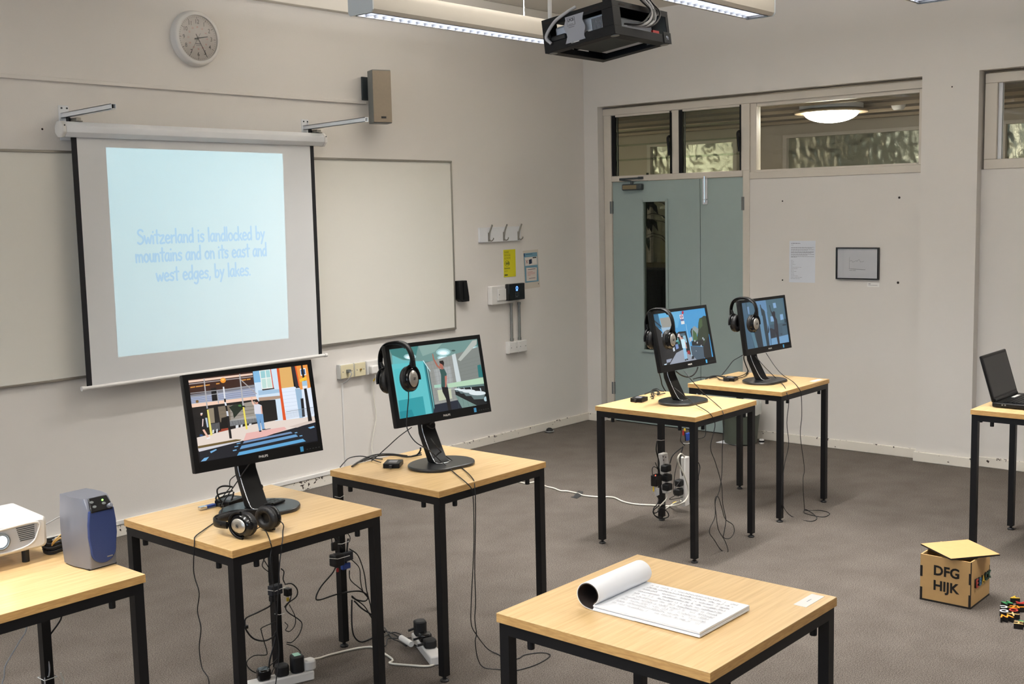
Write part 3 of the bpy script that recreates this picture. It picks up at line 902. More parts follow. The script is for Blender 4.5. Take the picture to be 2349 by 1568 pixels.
def paint_street(p, uv):
    z = zoom(400, 780, 3.135, uv)
    A = lambda pts, c: p.poly(z(pts), c)

    def bar(x0, y0, x1, y1, w, c):
        A([(x0 - w, y0), (x0 + w, y0), (x1 + w, y1), (x1 - w, y1)], c)
    p.rect(0, 0, 1, 1, (14, 13, 16))
    A([(100, 285), (575, 222), (580, 330), (112, 395)], (58, 32, 24))
    A([(100, 290), (562, 236), (563, 250), (103, 306)], (232, 200, 180))
    A([(104, 312), (565, 258), (566, 264), (105, 319)], (160, 150, 150))
    for x0, x1 in ((115, 150), (155, 205), (210, 255), (300, 325), (480, 515), (520, 548)):
        y = 335 - (x0 - 115) * 0.14
        A([(x0, y), (x1, y - (x1 - x0) * 0.13), (x1, y + 8 - (x1 - x0) * 0.13), (x0, y + 9)], (205, 140, 62))
    A([(112, 392), (572, 318), (588, 402), (122, 458)], (160, 168, 192))
    A([(112, 392), (572, 318), (574, 340), (114, 410)], (118, 118, 126))
    for k in range(4):
        A([(114 + k, 412 + k * 12), (574 + k * 3, 344 + k * 14), (574 + k * 3, 347 + k * 14), (114 + k, 415 + k * 12)], (112, 118, 140))
    A([(262, 345), (300, 340), (312, 432), (272, 440)], (16, 12, 14))
    A(circ(164, 441, 11, 12), (120, 92, 50))
    A([(122, 456), (592, 402), (595, 424), (127, 484)], (236, 200, 178))
    A([(127, 484), (600, 424), (625, 600), (160, 700)], (22, 19, 19))
    A([(243, 492), (282, 486), (292, 600), (262, 606)], (140, 128, 108))
    A([(312, 478), (398, 466), (410, 580), (330, 590)], (120, 108, 92))
    A([(400, 470), (580, 436), (590, 560), (405, 580)], (150, 144, 134))
    for k in range(3):
        A([(330, 505 + k * 26), (585, 468 + k * 26), (585, 471 + k * 26), (330, 508 + k * 26)], (96, 88, 78))
    A([(392, 480), (430, 462), (482, 452), (512, 478), (478, 505), (440, 548), (428, 562), (420, 520)], (26, 38, 26))
    A(circ(470, 470, 12, 7), (70, 120, 62))
    A([(338, 560), (390, 545), (398, 640), (330, 650)], (14, 12, 12))
    A([(320, 640), (395, 628), (398, 655), (318, 665)], (150, 62, 40))
    for k in range(26):
        x = 400 + k * 8
        bar(x, 575 - k * 1.5, x + 4, 618 - k * 1.3, 1.7, (178, 182, 186))
    A([(245, 600), (330, 585), (335, 650), (255, 662)], (26, 24, 26))
    for k in range(8):
        bar(255 + k * 9, 605 - k * 2, 258 + k * 9, 660 - k * 2, 1.6, (140, 142, 146))
    for x, y, w, h in ((440, 612, 20, 26), (475, 608, 14, 22), (272, 645, 12, 24), (300, 640, 10, 26), (535, 600, 18, 12)):
        A([(x, y), (x + w, y - 3), (x + w, y + h - 3), (x, y + h)], (214, 216, 220))
    A([(160, 700), (400, 642), (560, 606), (740, 568), (1005, 545), (1014, 592), (870, 628), (640, 692), (480, 724), (172, 795)], (222, 208, 198))
    A([(515, 668), (790, 622), (806, 640), (660, 690), (495, 724)], (226, 176, 170))
    A([(166, 762), (440, 712), (482, 714), (470, 722), (172, 780)], (104, 84, 44))
    A([(172, 778), (470, 722), (482, 726), (176, 802)], (204, 202, 208))
    A([(176, 802), (482, 726), (660, 692), (870, 628), (1014, 588), (1034, 720), (190, 880)], (20, 22, 32))
    A([(820, 622), (960, 580), (1010, 572), (1012, 582), (880, 628)], (206, 190, 180))
    A([(500, 726), (836, 657), (848, 668), (490, 742)], (112, 140, 178))
    A([(482, 758), (872, 676), (888, 692), (468, 784)], (100, 150, 194))
    A([(464, 804), (922, 708), (944, 726), (448, 832)], (92, 162, 208))
    for q in ([(254, 800), (298, 782), (304, 788), (262, 812)], [(188, 872), (214, 846), (248, 838), (226, 866)], [(958, 628), (1000, 616), (1008, 626), (976, 636)],
              [(445, 742), (472, 736), (474, 741), (448, 748)], [(430, 764), (458, 758), (458, 764), (432, 770)], [(418, 790), (446, 784), (446, 792), (420, 797)],
              [(862, 664), (880, 660), (884, 665), (866, 669)], [(896, 686), (916, 682), (920, 688), (900, 692)]):
        A(q, (116, 172, 214))
    # pale house, window, dark doorway
    A([(562, 224), (742, 198), (800, 572), (722, 580), (704, 430), (600, 440), (585, 402)], (204, 222, 238))
    A([(562, 224), (606, 218), (622, 300), (572, 306)], (130, 182, 220))
    A([(600, 360), (752, 352), (756, 376), (604, 396)], (160, 190, 216))
    A([(604, 412), (760, 398), (762, 418), (606, 440)], (170, 142, 122))
    A([(608, 216), (690, 206), (712, 346), (628, 356)], (232, 236, 232))
    A([(616, 222), (648, 218), (654, 270), (622, 274)], (150, 200, 206))
    A([(654, 217), (682, 213), (690, 266), (660, 269)], (160, 206, 208))
    A([(624, 280), (655, 276), (662, 342), (632, 346)], (186, 216, 210))
    A([(661, 275), (691, 271), (702, 336), (668, 341)], (196, 222, 214))
    A([(686, 206), (692, 205), (714, 346), (707, 346)], (206, 84, 62))
    A([(628, 352), (716, 342), (718, 350), (632, 362)], (60, 52, 52))
    A([(610, 436), (724, 426), (742, 572), (642, 592)], (20, 17, 18))
    A([(732, 198), (750, 196), (802, 574), (780, 574)], (216, 84, 34))
    A([(750, 196), (836, 188), (858, 334), (768, 346)], (220, 172, 102))
    A([(768, 346), (858, 334), (900, 344), (985, 335), (1005, 480), (1005, 546), (802, 572)], (220, 230, 244))
    for k in range(7):
        A([(772 + k * 4, 374 + k * 26), (868 + k * 3, 364 + k * 25), (868 + k * 3, 366 + k * 25), (772 + k * 4, 376 + k * 26)], (188, 200, 218))
    A([(866, 350), (912, 346), (925, 556), (898, 560)], (150, 180, 206))
    A([(905, 420), (925, 416), (938, 548), (918, 552)], (24, 22, 24))
    A([(836, 188), (862, 184), (896, 342), (872, 346)], (44, 38, 44))
    A([(862, 184), (952, 170), (978, 340), (905, 356), (890, 320)], (230, 148, 66))
    A([(862, 184), (872, 182), (900, 330), (892, 332)], (222, 90, 34))
    A([(900, 206), (940, 200), (946, 250), (906, 256)], (238, 240, 240))
    A([(905, 212), (935, 207), (940, 244), (910, 248)], (44, 84, 132))
    for k in range(24):
        x = 803 + k * 8.5
        bar(x, 512 - k * 1.4, x + 3, 566 - k * 1.6, 0.8, (120, 128, 140))
    A([(800, 512), (1004, 478), (1004, 481), (800, 515)], (130, 138, 148))
    A([(906, 178), (918, 176), (988, 578), (960, 584)], (16, 15, 18))
    A([(896, 282), (944, 260), (950, 284), (902, 302)], (238, 190, 56))
    A([(914, 296), (950, 290), (956, 344), (920, 350)], (160, 194, 216))
    A([(918, 330), (950, 326), (953, 344), (920, 350)], (226, 228, 230))
    # scaffold poles
    for y0, y1 in ((372, 326), (398, 352), (448, 402)):
        A([(112, y0 + 8), (575, y1), (575, y1 + 3.5), (112, y0 + 12)], (176, 176, 180))
    A([(206, 276), (214, 275), (238, 492), (229, 492)], (170, 168, 170))
    A([(231, 500), (242, 498), (272, 682), (256, 686)], (226, 214, 112))
    A([(462, 244), (470, 243), (497, 470), (487, 470)], (176, 176, 178))
    A([(488, 482), (499, 480), (524, 638), (511, 642)], (232, 216, 90))
    A([(460, 276), (466, 272), (590, 384), (588, 390)], (166, 160, 158))
    A([(300, 366), (306, 366), (318, 455), (311, 455)], (166, 166, 170))
    bar(350, 335, 360, 420, 5, (222, 224, 230))
    bar(360, 420, 362, 445, 6, (20, 18, 20))
    bar(362, 445, 368, 470, 6, (222, 224, 230))
    bar(368, 470, 376, 510, 6.5, (18, 17, 19))
    bar(376, 510, 381, 545, 6.5, (206, 210, 220))
    bar(381, 545, 402, 706, 9, (18, 17, 20))
    A(circ(347, 289, 20, 19), (236, 150, 46)); A(circ(345, 283, 11, 8), (250, 190, 96))
    # the man with a raised arm, the walker at the left
    A([(546, 408), (556, 404), (560, 440), (578, 462), (570, 474), (556, 456)], (228, 184, 166))
    A([(568, 462), (600, 458), (624, 468), (632, 530), (574, 532)], (214, 214, 224))
    A([(616, 470), (626, 474), (632, 540), (624, 544)], (222, 172, 156))
    A(circ(588, 447, 11, 15), (206, 150, 132)); A(circ(588, 438, 13, 8), (38, 26, 24))
    A([(580, 530), (634, 530), (646, 640), (628, 642), (612, 562), (620, 652), (606, 652)], (112, 156, 200))
    A([(604, 650), (622, 648), (624, 656), (608, 660)], (24, 22, 26)); A([(628, 640), (652, 636), (654, 644), (630, 646)], (24, 22, 26))
    A([(648, 640), (690, 632), (688, 637), (650, 646)], (110, 96, 96))
    A(circ(191, 533, 7, 9), (226, 180, 160)); A([(184, 524), (199, 522), (200, 530), (185, 532)], (222, 216, 218))
    A([(192, 545), (212, 552), (228, 640), (196, 644), (190, 600)], (16, 15, 18))
    A([(198, 566), (206, 566), (203, 618), (196, 622)], (226, 204, 200))
    A([(218, 558), (232, 558), (242, 624), (232, 628)], (176, 190, 208))
    A([(198, 644), (212, 640), (248, 700), (234, 704)], (226, 180, 160))
    A([(232, 700), (252, 694), (254, 706), (228, 712)], (232, 228, 230))
    A(circ(190, 684, 12, 8), (34, 70, 120))


def paint_washroom(p, uv):
    z = zoom(740, 740, 3.92, uv)
    A = lambda pts, c: p.poly(z(pts), c)
    p.rect(0, 0, 1, 1, (92, 118, 116))
    A([(600, 238), (1390, 145), (1405, 235), (1160, 335), (905, 350), (620, 372)], (108, 142, 138))
    A([(600, 238), (860, 206), (830, 340), (730, 330), (625, 290)], (62, 122, 120))
    A([(860, 206), (1080, 180), (1010, 260), (900, 300)], (132, 162, 156))
    A([(625, 290), (720, 335), (905, 345), (900, 360), (630, 376)], (98, 176, 180))
    for cx, cy, rx, ry in ((1085, 268, 66, 34), (1080, 318, 50, 22), (1360, 238, 46, 26), (1302, 292, 42, 24), (785, 308, 56, 26)):
        A(circ(cx, cy - 4, rx, ry), (150, 190, 192))
        A(circ(cx, cy, rx * 0.8, ry * 0.72), (196, 228, 232))
        A(circ(cx, cy + 3, rx * 0.52, ry * 0.46), (236, 250, 252))
    A(circ(1176, 250, 18, 7), (60, 84, 82))
    A([(918, 362), (1165, 290), (1205, 560), (1215, 694), (1000, 738)], (142, 144, 140))
    A([(1000, 420), (1150, 390), (1180, 600), (1040, 620)], (160, 164, 164))
    for k in range(9):
        A([(930 + k * 9, 385 + k * 38), (1175 + k * 5, 330 + k * 38), (1175 + k * 5, 331.5 + k * 38), (930 + k * 9, 386.5 + k * 38)], (122, 124, 122))
        A([(940 + k * 28, 355 - k * 7), (942 + k * 28, 355 - k * 7), (1012 + k * 24, 735 - k * 5), (1010 + k * 24, 735 - k * 5)], (122, 124, 122))
    A([(1165, 290), (1400, 215), (1448, 492), (1240, 532), (1215, 560)], (122, 128, 124))
    for k in range(6):
        A([(1215, 352 + k * 32), (1408 + k * 6, 300 + k * 32), (1408 + k * 6, 301.5 + k * 32), (1215, 353.5 + k * 32)], (104, 108, 106))
    A([(1160, 288), (1192, 276), (1244, 522), (1205, 548)], (196, 206, 208))
    A([(1215, 332), (1345, 160), (1390, 152), (1385, 190), (1240, 345)], (172, 178, 172))
    A([(1386, 150), (1396, 150), (1410, 232), (1385, 192)], (60, 104, 100))
    A([(1390, 382), (1420, 374), (1445, 488), (1402, 490)], (34, 112, 114))
    A([(1000, 560), (1065, 552), (1065, 582), (1004, 586)], (160, 200, 182))
    A([(1120, 548), (1445, 490), (1452, 546), (1128, 584)], (174, 206, 178))
    A([(1030, 606), (1152, 590), (1164, 680), (1046, 702)], (188, 194, 168))
    A([(1012, 716), (1205, 682), (1206, 690), (1014, 728)], (150, 152, 148))
    A([(1000, 738), (1215, 694), (1262, 772), (992, 822)], (26, 34, 50))
    A([(618, 374), (905, 345), (962, 640), (992, 822), (702, 885)], (92, 186, 192))
    A([(640, 420), (760, 400), (800, 700), (700, 800)], (78, 182, 188))
    A([(680, 700), (900, 660), (930, 838), (702, 885)], (44, 150, 160))
    A([(690, 800), (800, 780), (830, 860), (702, 885)], (24, 132, 144))
    A([(902, 345), (918, 350), (994, 800), (986, 824)], (40, 128, 138))
    A([(918, 356), (926, 362), (1002, 790), (996, 800)], (14, 62, 72))
    A([(930, 376), (936, 380), (1004, 760), (1000, 780)], (120, 190, 190))
    A([(944, 400), (952, 406), (1006, 740), (1003, 760)], (20, 84, 92))
    A([(898, 340), (906, 338), (968, 432), (966, 440)], (196, 226, 228))
    A([(1185, 592), (1450, 566), (1480, 740), (1390, 750), (1195, 648)], (18, 22, 26))
    A([(1190, 645), (1395, 748), (1258, 774), (1212, 690)], (112, 140, 134))
    for k in range(4):
        x = 1215 + k * 42
        A([(x, 662 + k * 22), (x + 2, 662 + k * 22), (x + 10 + k * 4, 766 - k * 6), (x + 8 + k * 4, 766 - k * 6)], (70, 92, 90))
    for cx, cy, rx in ((1212, 597, 30), (1256, 606, 40), (1312, 614, 60), (1390, 632, 76)):
        A([(cx - rx, cy), (cx + rx, cy - rx * 0.1), (cx + rx * 0.7, cy + rx * 0.7), (cx - rx * 0.4, cy + rx * 0.75)], (96, 114, 116))
        A(circ(cx, cy, rx, rx * 0.26), (214, 224, 228))
        A([(cx + rx * 0.25, cy - rx * 0.6), (cx + rx * 0.38, cy - rx * 0.6), (cx + rx * 0.52, cy - rx * 0.1), (cx + rx * 0.42, cy - rx * 0.1)], (188, 200, 206))
    A(circ(1464, 684, 16, 22), (170, 196, 204))
    # man in profile with one arm up
    A([(984, 280), (991, 278), (1002, 325), (1038, 386), (1062, 402), (1052, 418), (1024, 392), (990, 328)], (162, 100, 84))
    A([(1048, 416), (1090, 412), (1114, 458), (1108, 520), (1120, 582), (1066, 578), (1062, 470)], (48, 82, 78))
    A(circ(1064, 380, 16, 24), (170, 104, 88)); A([(1046, 344), (1080, 338), (1090, 360), (1086, 392), (1076, 376), (1050, 362)], (30, 22, 22))
    A([(1064, 396), (1082, 392), (1086, 416), (1062, 420)], (160, 98, 84))
    A([(1096, 478), (1116, 476), (1112, 560), (1104, 612), (1092, 608), (1100, 560)], (180, 112, 98))
    A([(1068, 576), (1124, 580), (1142, 690), (1162, 796), (1132, 800), (1106, 680), (1076, 620)], (16, 14, 20))


def paint_busstop(p, uv):
    z = zoom(1500, 690, 9.8, uv)
    A = lambda pts, c: p.poly(z(pts), c)
    p.rect(0, 0, 1, 1, (64, 146, 200))
    A([(-60, 280), (600, 215), (540, 600), (60, 600)], (92, 166, 208))
    A([(-60, 285), (90, 285), (175, 640), (-20, 560)], (38, 92, 124))
    A([(0, 420), (165, 560), (170, 600), (-10, 450)], (16, 40, 56))
    A([(130, 388), (402, 350), (436, 575), (185, 606)], (142, 142, 136))
    A([(160, 600), (440, 585), (460, 680), (230, 780)], (150, 176, 196))
    A([(-40, 480), (170, 680), (230, 800), (440, 780), (560, 690), (718, 676), (800, 1000), (826, 1250), (600, 1190), (440, 1300), (330, 1470), (190, 1500)], (18, 20, 26))
    for q, c in (([(450, 850), (540, 826), (560, 910), (470, 926)], (96, 166, 168)), ([(530, 920), (580, 912), (590, 970), (545, 976)], (24, 108, 96)),
                 ([(412, 1010), (450, 1000), (478, 1120), (440, 1136)], (196, 206, 214)), ([(480, 980), (540, 965), (560, 1060), (500, 1090)], (110, 136, 186)),
                 ([(540, 740), (580, 730), (580, 800), (530, 810)], (206, 206, 214)), ([(280, 1320), (410, 1290), (370, 1370), (290, 1390)], (140, 148, 166)),
                 ([(230, 1420), (300, 1405), (280, 1435), (235, 1440)], (190, 210, 224)), ([(170, 730), (190, 728), (190, 810), (175, 810)], (170, 186, 198))):
        A(q, c)
    A([(505, 1165), (650, 1090), (800, 1180), (1200, 1310), (330, 1475)], (142, 150, 164))
    A([(820, 1010), (1112, 1030), (1135, 1300), (985, 1345), (848, 1200)], (66, 84, 100))
    A([(940, 1110), (960, 1120), (950, 1135)], (190, 200, 206))
    A([(1108, 1030), (1225, 700), (1310, 1300), (1190, 1320), (1132, 1262)], (16, 18, 24))
    A([(1000, 480), (1020, 390), (1070, 372), (1120, 330), (1170, 340), (1245, 730), (1110, 1025), (960, 960), (985, 720)], (38, 52, 36))
    A([(1005, 470), (1022, 395), (1080, 400), (1090, 560), (1020, 640)], (62, 84, 50))
    A([(822, 660), (850, 620), (905, 560), (1000, 625), (992, 705), (930, 860), (862, 810)], (132, 146, 150))
    A([(818, 690), (840, 620), (872, 615), (850, 660), (862, 820), (850, 830)], (24, 28, 34))
    A([(872, 640), (952, 722), (984, 846), (940, 930), (880, 900)], (66, 96, 58))
    A([(845, 905), (1112, 872), (1112, 1012), (858, 1008)], (24, 25, 30))
    for x, y in ((905, 880), (1085, 820), (1110, 850), (1048, 990), (960, 920)):
        A([(x, y), (x + 24, y - 6), (x + 26, y + 34), (x + 4, y + 40)], (168, 180, 190))
    A([(790, 830), (850, 800), (870, 870), (810, 930)], (170, 178, 190))
    A([(545, 698), (718, 674), (836, 1200), (796, 1206), (690, 716), (572, 740)], (14, 15, 20))
    A([(572, 740), (690, 718), (700, 770), (600, 790)], (70, 96, 112)); A([(640, 784), (704, 772), (744, 930), (690, 940)], (134, 178, 198))
    A([(712, 520), (720, 518), (866, 1280), (850, 1284)], (150, 190, 210))
    A(circ(645, 262, 24, 38), (176, 40, 66))
    A([(572, 312), (650, 300), (666, 396), (588, 408)], (224, 218, 222)); A(circ(618, 352, 30, 42), (168, 44, 66)); A(circ(618, 352, 18, 27), (224, 218, 222)); A([(588, 350), (648, 342), (650, 358), (590, 364)], (60, 70, 130))
    A([(598, 416), (664, 406), (668, 438), (602, 448)], (112, 88, 122)); A([(604, 458), (680, 446), (688, 516), (614, 526)], (214, 214, 214))
    A([(545, 770), (575, 752), (600, 800), (618, 860), (600, 890), (575, 820)], (206, 168, 156))
    A([(596, 862), (660, 852), (694, 880), (718, 1062), (640, 1064)], (192, 220, 232))
    A([(690, 900), (706, 910), (744, 1060), (728, 1070)], (196, 150, 140))
    A(circ(628, 826, 20, 34), (176, 122, 112)); A(circ(628, 804, 22, 18), (26, 24, 28))
    A([(650, 1062), (718, 1062), (752, 1300), (720, 1310), (700, 1180), (712, 1310), (690, 1310)], (134, 184, 216))
    A([(692, 1310), (726, 1304), (722, 1340), (700, 1345)], (18, 18, 22)); A([(726, 1296), (756, 1292), (770, 1320), (740, 1328)], (18, 18, 22))
    A([(746, 1120), (800, 1110), (812, 1190), (760, 1196)], (150, 40, 50)); A([(850, 1240), (895, 1230), (902, 1296), (846, 1308)], (22, 24, 28))


def paint_shadow(p, uv):
    z = zoom(1690, 670, 10.45, uv)
    A = lambda pts, c: p.poly(z(pts), c)
    p.rect(0, 0, 1, 1, (62, 92, 114))
    A([(200, 240), (420, 215), (600, 1350), (430, 1380)], (48, 76, 92))
    A([(235, 250), (400, 225), (430, 520), (285, 540)], (64, 96, 116))
    A([(245, 350), (290, 345), (310, 520), (275, 530)], (104, 136, 172))
    A([(420, 215), (700, 190), (730, 470), (680, 460), (560, 330), (480, 420)], (92, 130, 166))
    A([(340, 960), (400, 930), (520, 1340), (450, 1365)], (78, 114, 132))
    A([(470, 520), (560, 640), (645, 1320), (515, 1345), (420, 930)], (30, 40, 50))
    A([(550, 292), (572, 300), (700, 1000), (740, 1310), (645, 1325), (500, 440)], (88, 126, 154))
    A([(552, 292), (574, 300), (620, 560), (600, 560)], (30, 44, 54))
    A([(594, 388), (652, 430), (770, 960), (792, 1290), (730, 1306), (660, 900)], (36, 52, 62))
    A([(670, 400), (715, 440), (800, 950), (822, 1285), (792, 1290), (752, 960)], (98, 138, 174))
    A([(745, 760), (780, 900), (775, 960), (752, 990)], (26, 38, 48))
    A([(690, 190), (1090, 130), (1180, 740), (800, 800), (730, 460)], (68, 98, 112))
    for q in ([(862, 262), (928, 250), (952, 370), (884, 382)], [(1034, 532), (1104, 520), (1122, 650), (1050, 668)], [(806, 582), (868, 570), (892, 696), (818, 706)], [(986, 842), (1040, 820), (1050, 985), (1000, 990)]):
        A(q, (122, 158, 196))
    A([(800, 780), (1190, 720), (1250, 1010), (830, 1110)], (58, 82, 98))
    A([(826, 1112), (1245, 1005), (1275, 1205), (836, 1290)], (104, 146, 182))
    A([(1080, 762), (1192, 738), (1222, 992), (1104, 1012)], (64, 90, 106)); A([(1088, 770), (1184, 752), (1190, 790), (1096, 806)], (34, 50, 60))
    A([(1140, 640), (1175, 636), (1185, 720), (1150, 730)], (34, 44, 54))
    A([(788, 866), (830, 862), (912, 900), (940, 1080), (824, 1108)], (38, 42, 52))
    A([(1010, 1002), (1080, 985), (1085, 1030), (1060, 1000)], (28, 36, 44))
    A([(774, 310), (789, 304), (816, 430), (852, 484), (880, 448), (916, 470), (926, 592), (962, 650), (986, 800), (1002, 1000), (1034, 1240), (990, 1250), (950, 1052), (904, 900), (894, 652), (850, 562), (804, 440)], (34, 33, 42))
    A([(905, 660), (930, 640), (950, 900), (935, 980)], (50, 50, 62))


M1, P1 = monitor((-5.28, -2.548), (-5.270, -2.554, 1.080), -96.0, 9.6, 0.507, 'monitor showing a man on a zebra crossing, headphones lying before it', paint_street)
M2, P2 = monitor((-4.385, -2.560), (-4.375, -2.575, 1.091), -95.7, 10.9, 0.499, 'monitor showing a man in a turquoise washroom', paint_washroom)
M3, P3 = monitor((-2.540, -2.540), (-2.530, -2.565, 1.082), -93.8, 12.0, 0.488, 'monitor showing a man at a bus stop under blue sky', paint_busstop)
M4, P4 = monitor((-1.675, -2.550), (-1.665, -2.574, 1.076), -93.5, 8.8, 0.484, 'monitor showing a dark figure in a dim blue room', paint_shadow)

# ================================================================== HEADPHONES
def headphones(label, A, B, crown, group='black headphones', H=0.155, tiltA=0.0):
    """A, B = outer centres of the two cups, crown = direction from the cups to the top of the band"""
    A = Vector(A); B = Vector(B)
    ax = (A - B).normalized(); mid = (A + B) / 2
    cr = Vector(crown); cr = (cr - ax * cr.dot(ax)).normalized()
    fr = ax.cross(cr)
    half = (A - B).length / 2
    root = thing('headphones', label, 'headphones', mid, group=group)
    bx = half + 0.004
    Q = lambda x, y, z: mid + ax * x + fr * y + cr * z
    # band: arch with flat section
    path = []
    for i in range(25):
        t = math.pi * i / 24
        path.append((bx * math.copysign(abs(math.cos(t)) ** 0.8, math.cos(t)), 0.045 + (H - 0.045) * math.sin(t) ** 0.72))

    def arch(r_out, r_in, hw):
        rings = []
        for i, (x, z) in enumerate(path):
            a = path[max(0, i - 1)]; b = path[min(24, i + 1)]
            tx, tz = b[0] - a[0], b[1] - a[1]
            l = math.hypot(tx, tz); nx, nz = tz / l, -tx / l
            w = hw * (0.75 + 0.25 * math.sin(math.pi * i / 24))
            ring = []
            for (du, dv) in ((r_out, -w * 0.8), (r_out + 0.001, 0), (r_out, w * 0.8), (r_out * 0.5 + r_in * 0.5, w), (r_in, w * 0.8), (r_in, -w * 0.8), (r_out * 0.5 + r_in * 0.5, -w)):
                ring.append(Q(x + nx * du, dv, z + nz * du))
            rings.append(ring)
        return rings
    MB().loft(arch(0.0055, -0.0015, 0.016)).build('headband', BLACKP, root, smooth=50, world=True)
    MB().loft(arch(-0.0015, -0.0085, 0.013)[6:19]).build('band_padding', PAD, root, smooth=60, world=True)
    for s, C in ((1, A), (-1, B)):
        e = ax * s
        base = C - e * 0.001
        rx, ry = 0.040, 0.050
        cup = MB().lathe([(0.55, -0.004), (0.78, -0.003), (0.95, -0.010), (1.0, -0.018), (0.96, -0.024), (0.5, -0.025)][::-1], base, e, 28, sx=rx, sy=ry, ref=fr).build('ear_cup', BLACKG, root, smooth=40, world=True)
        MB().torus(base - e * 0.032, e, 0.0285, 0.013, 28, 8, sx=0.98, sy=1.22, ref=fr).lathe([(0.75, -0.001), (0.75, 0.001)], base - e * 0.029, e, 24, sx=rx, sy=ry, ref=fr).build('ear_pad', PAD, cup, smooth=80, world=True)
        MB().lathe([(0.9, -0.003), (1.0, 0.0), (0.94, 0.0028), (0.5, 0.0042), (0.02, 0.0046)], base - e * 0.001, e, 28, sx=0.0235, sy=0.0325, ref=fr).build('silver_plate', SILVER, cup, smooth=60, world=True)
        rt_ = cr.cross(e).normalized()
        lp = base + e * 0.0049
        lg = MB()
        q = 0.0055
        for a_, b_ in (((-q, -q * 0.85), (q, -q * 0.85)), ((q, -q * 0.85), (q, q * 0.85)), ((q, q * 0.85), (-q, q * 0.85)), ((-q, q * 0.85), (-q, -q * 0.85))):
            lg.tube([lp + rt_ * a_[0] + cr * a_[1], lp + rt_ * b_[0] + cr * b_[1]], 0.0006, 4)
        lg.prism([(-q * 0.75, -q * 0.75), (-q * 0.1, -q * 0.75), (q * 0.75, q * 0.75), (q * 0.1, q * 0.75)], lp, rt_, cr, e * 0.0005)
        lg.build('logo', INK, cup, world=True)
        # yoke: from the band end around the cup
        yk = [base + fr * (rx * 1.04 * math.cos(t)) + cr * (ry * 1.04 * math.sin(t)) - e * 0.008 for t in [math.radians(a) for a in range(-8, 189, 14)]]
        MB().tube(yk, 0.0048, 8).tube([base + cr * (ry * 1.0) - e * 0.006, Q(s * bx, 0, 0.075)], 0.0085, 8).build('yoke', BLACKP, cup, smooth=60, world=True)
    return root, Q


HP2, Q2 = headphones('headphones hanging on the corner of the monitor showing a washroom', (-4.588, -2.645, 1.128), (-4.592, -2.475, 1.104), (0.02, 0, 1), H=0.148)
HP3, Q3 = headphones('headphones hanging on the corner of the monitor showing a bus stop', (-2.752, -2.640, 1.098), (-2.748, -2.482, 1.092), (-0.03, 0, 1), H=0.158)
HP4, Q4 = headphones('headphones hanging on the corner of the dim blue monitor', (-1.898, -2.640, 1.104), (-1.872, -2.470, 1.098), (-0.03, 0, 1), H=0.146)
HP1, Q1 = headphones('headphones lying on the table before the zebra crossing monitor', (-5.548, -2.812, TZ + 0.0460), (-5.396, -2.800, TZ + 0.0450), (0.08, 1, -0.06), H=0.155)

# ================================================================== PROJECTION SCREEN
SY = -0.10
sc = thing('projection_screen', 'pull-down projection screen with black side borders and a lit slide', 'screen', (-3.745, SY, 0.88))
oc = [(0.043 * math.cos(math.radians(a)), 0.043 * math.sin(math.radians(a))) for a in range(22, 382, 45)]
MB().prism(oc, (-4.598, SY, 2.240), (0, 1, 0), (0, 0, 1), (1.72, 0, 0)).build('casing', WHITEM, sc, bevel=0.002, world=True)
for x in (-4.622, -2.879):
    ecp = MB().prism([(a * 1.05, b * 1.05) for a, b in oc], (x, SY, 2.240), (0, 1, 0), (0, 0, 1), (0.024, 0, 0)).build('end_cap', WHITEP, sc, bevel=0.005, world=True)
    MB().cyl((x + 0.012, SY - 0.0415, 2.258), (x + 0.012, SY - 0.0445, 2.259), 0.004, 10).build('screw', DGREY, ecp, world=True)
FXA, FXB = -4.526, -2.966
MB().box(FXA, FXB, SY - 0.001, SY + 0.001, 0.884, 2.20).build('fabric', SCREENF, sc, world=True)
MB().box(-4.557, FXA, SY - 0.001, SY + 0.001, 0.884, 2.20).build('black_border', BLACKF, sc, world=True)
MB().box(FXB, -2.937, SY - 0.001, SY + 0.001, 0.884, 2.20).build('black_border', BLACKF, sc, world=True)
bb_ = MB().cyl((-4.575, SY, 0.874), (-2.915, SY, 0.874), 0.0105, 14).build('bottom_bar', WHITEP, sc, smooth=50, world=True)
for x in (-4.588, -2.917):
    MB().cyl((x, SY, 0.874), (x + 0.018, SY, 0.874), 0.0135, 14).build('bar_cap', WHITEP, bb_, smooth=50, world=True)

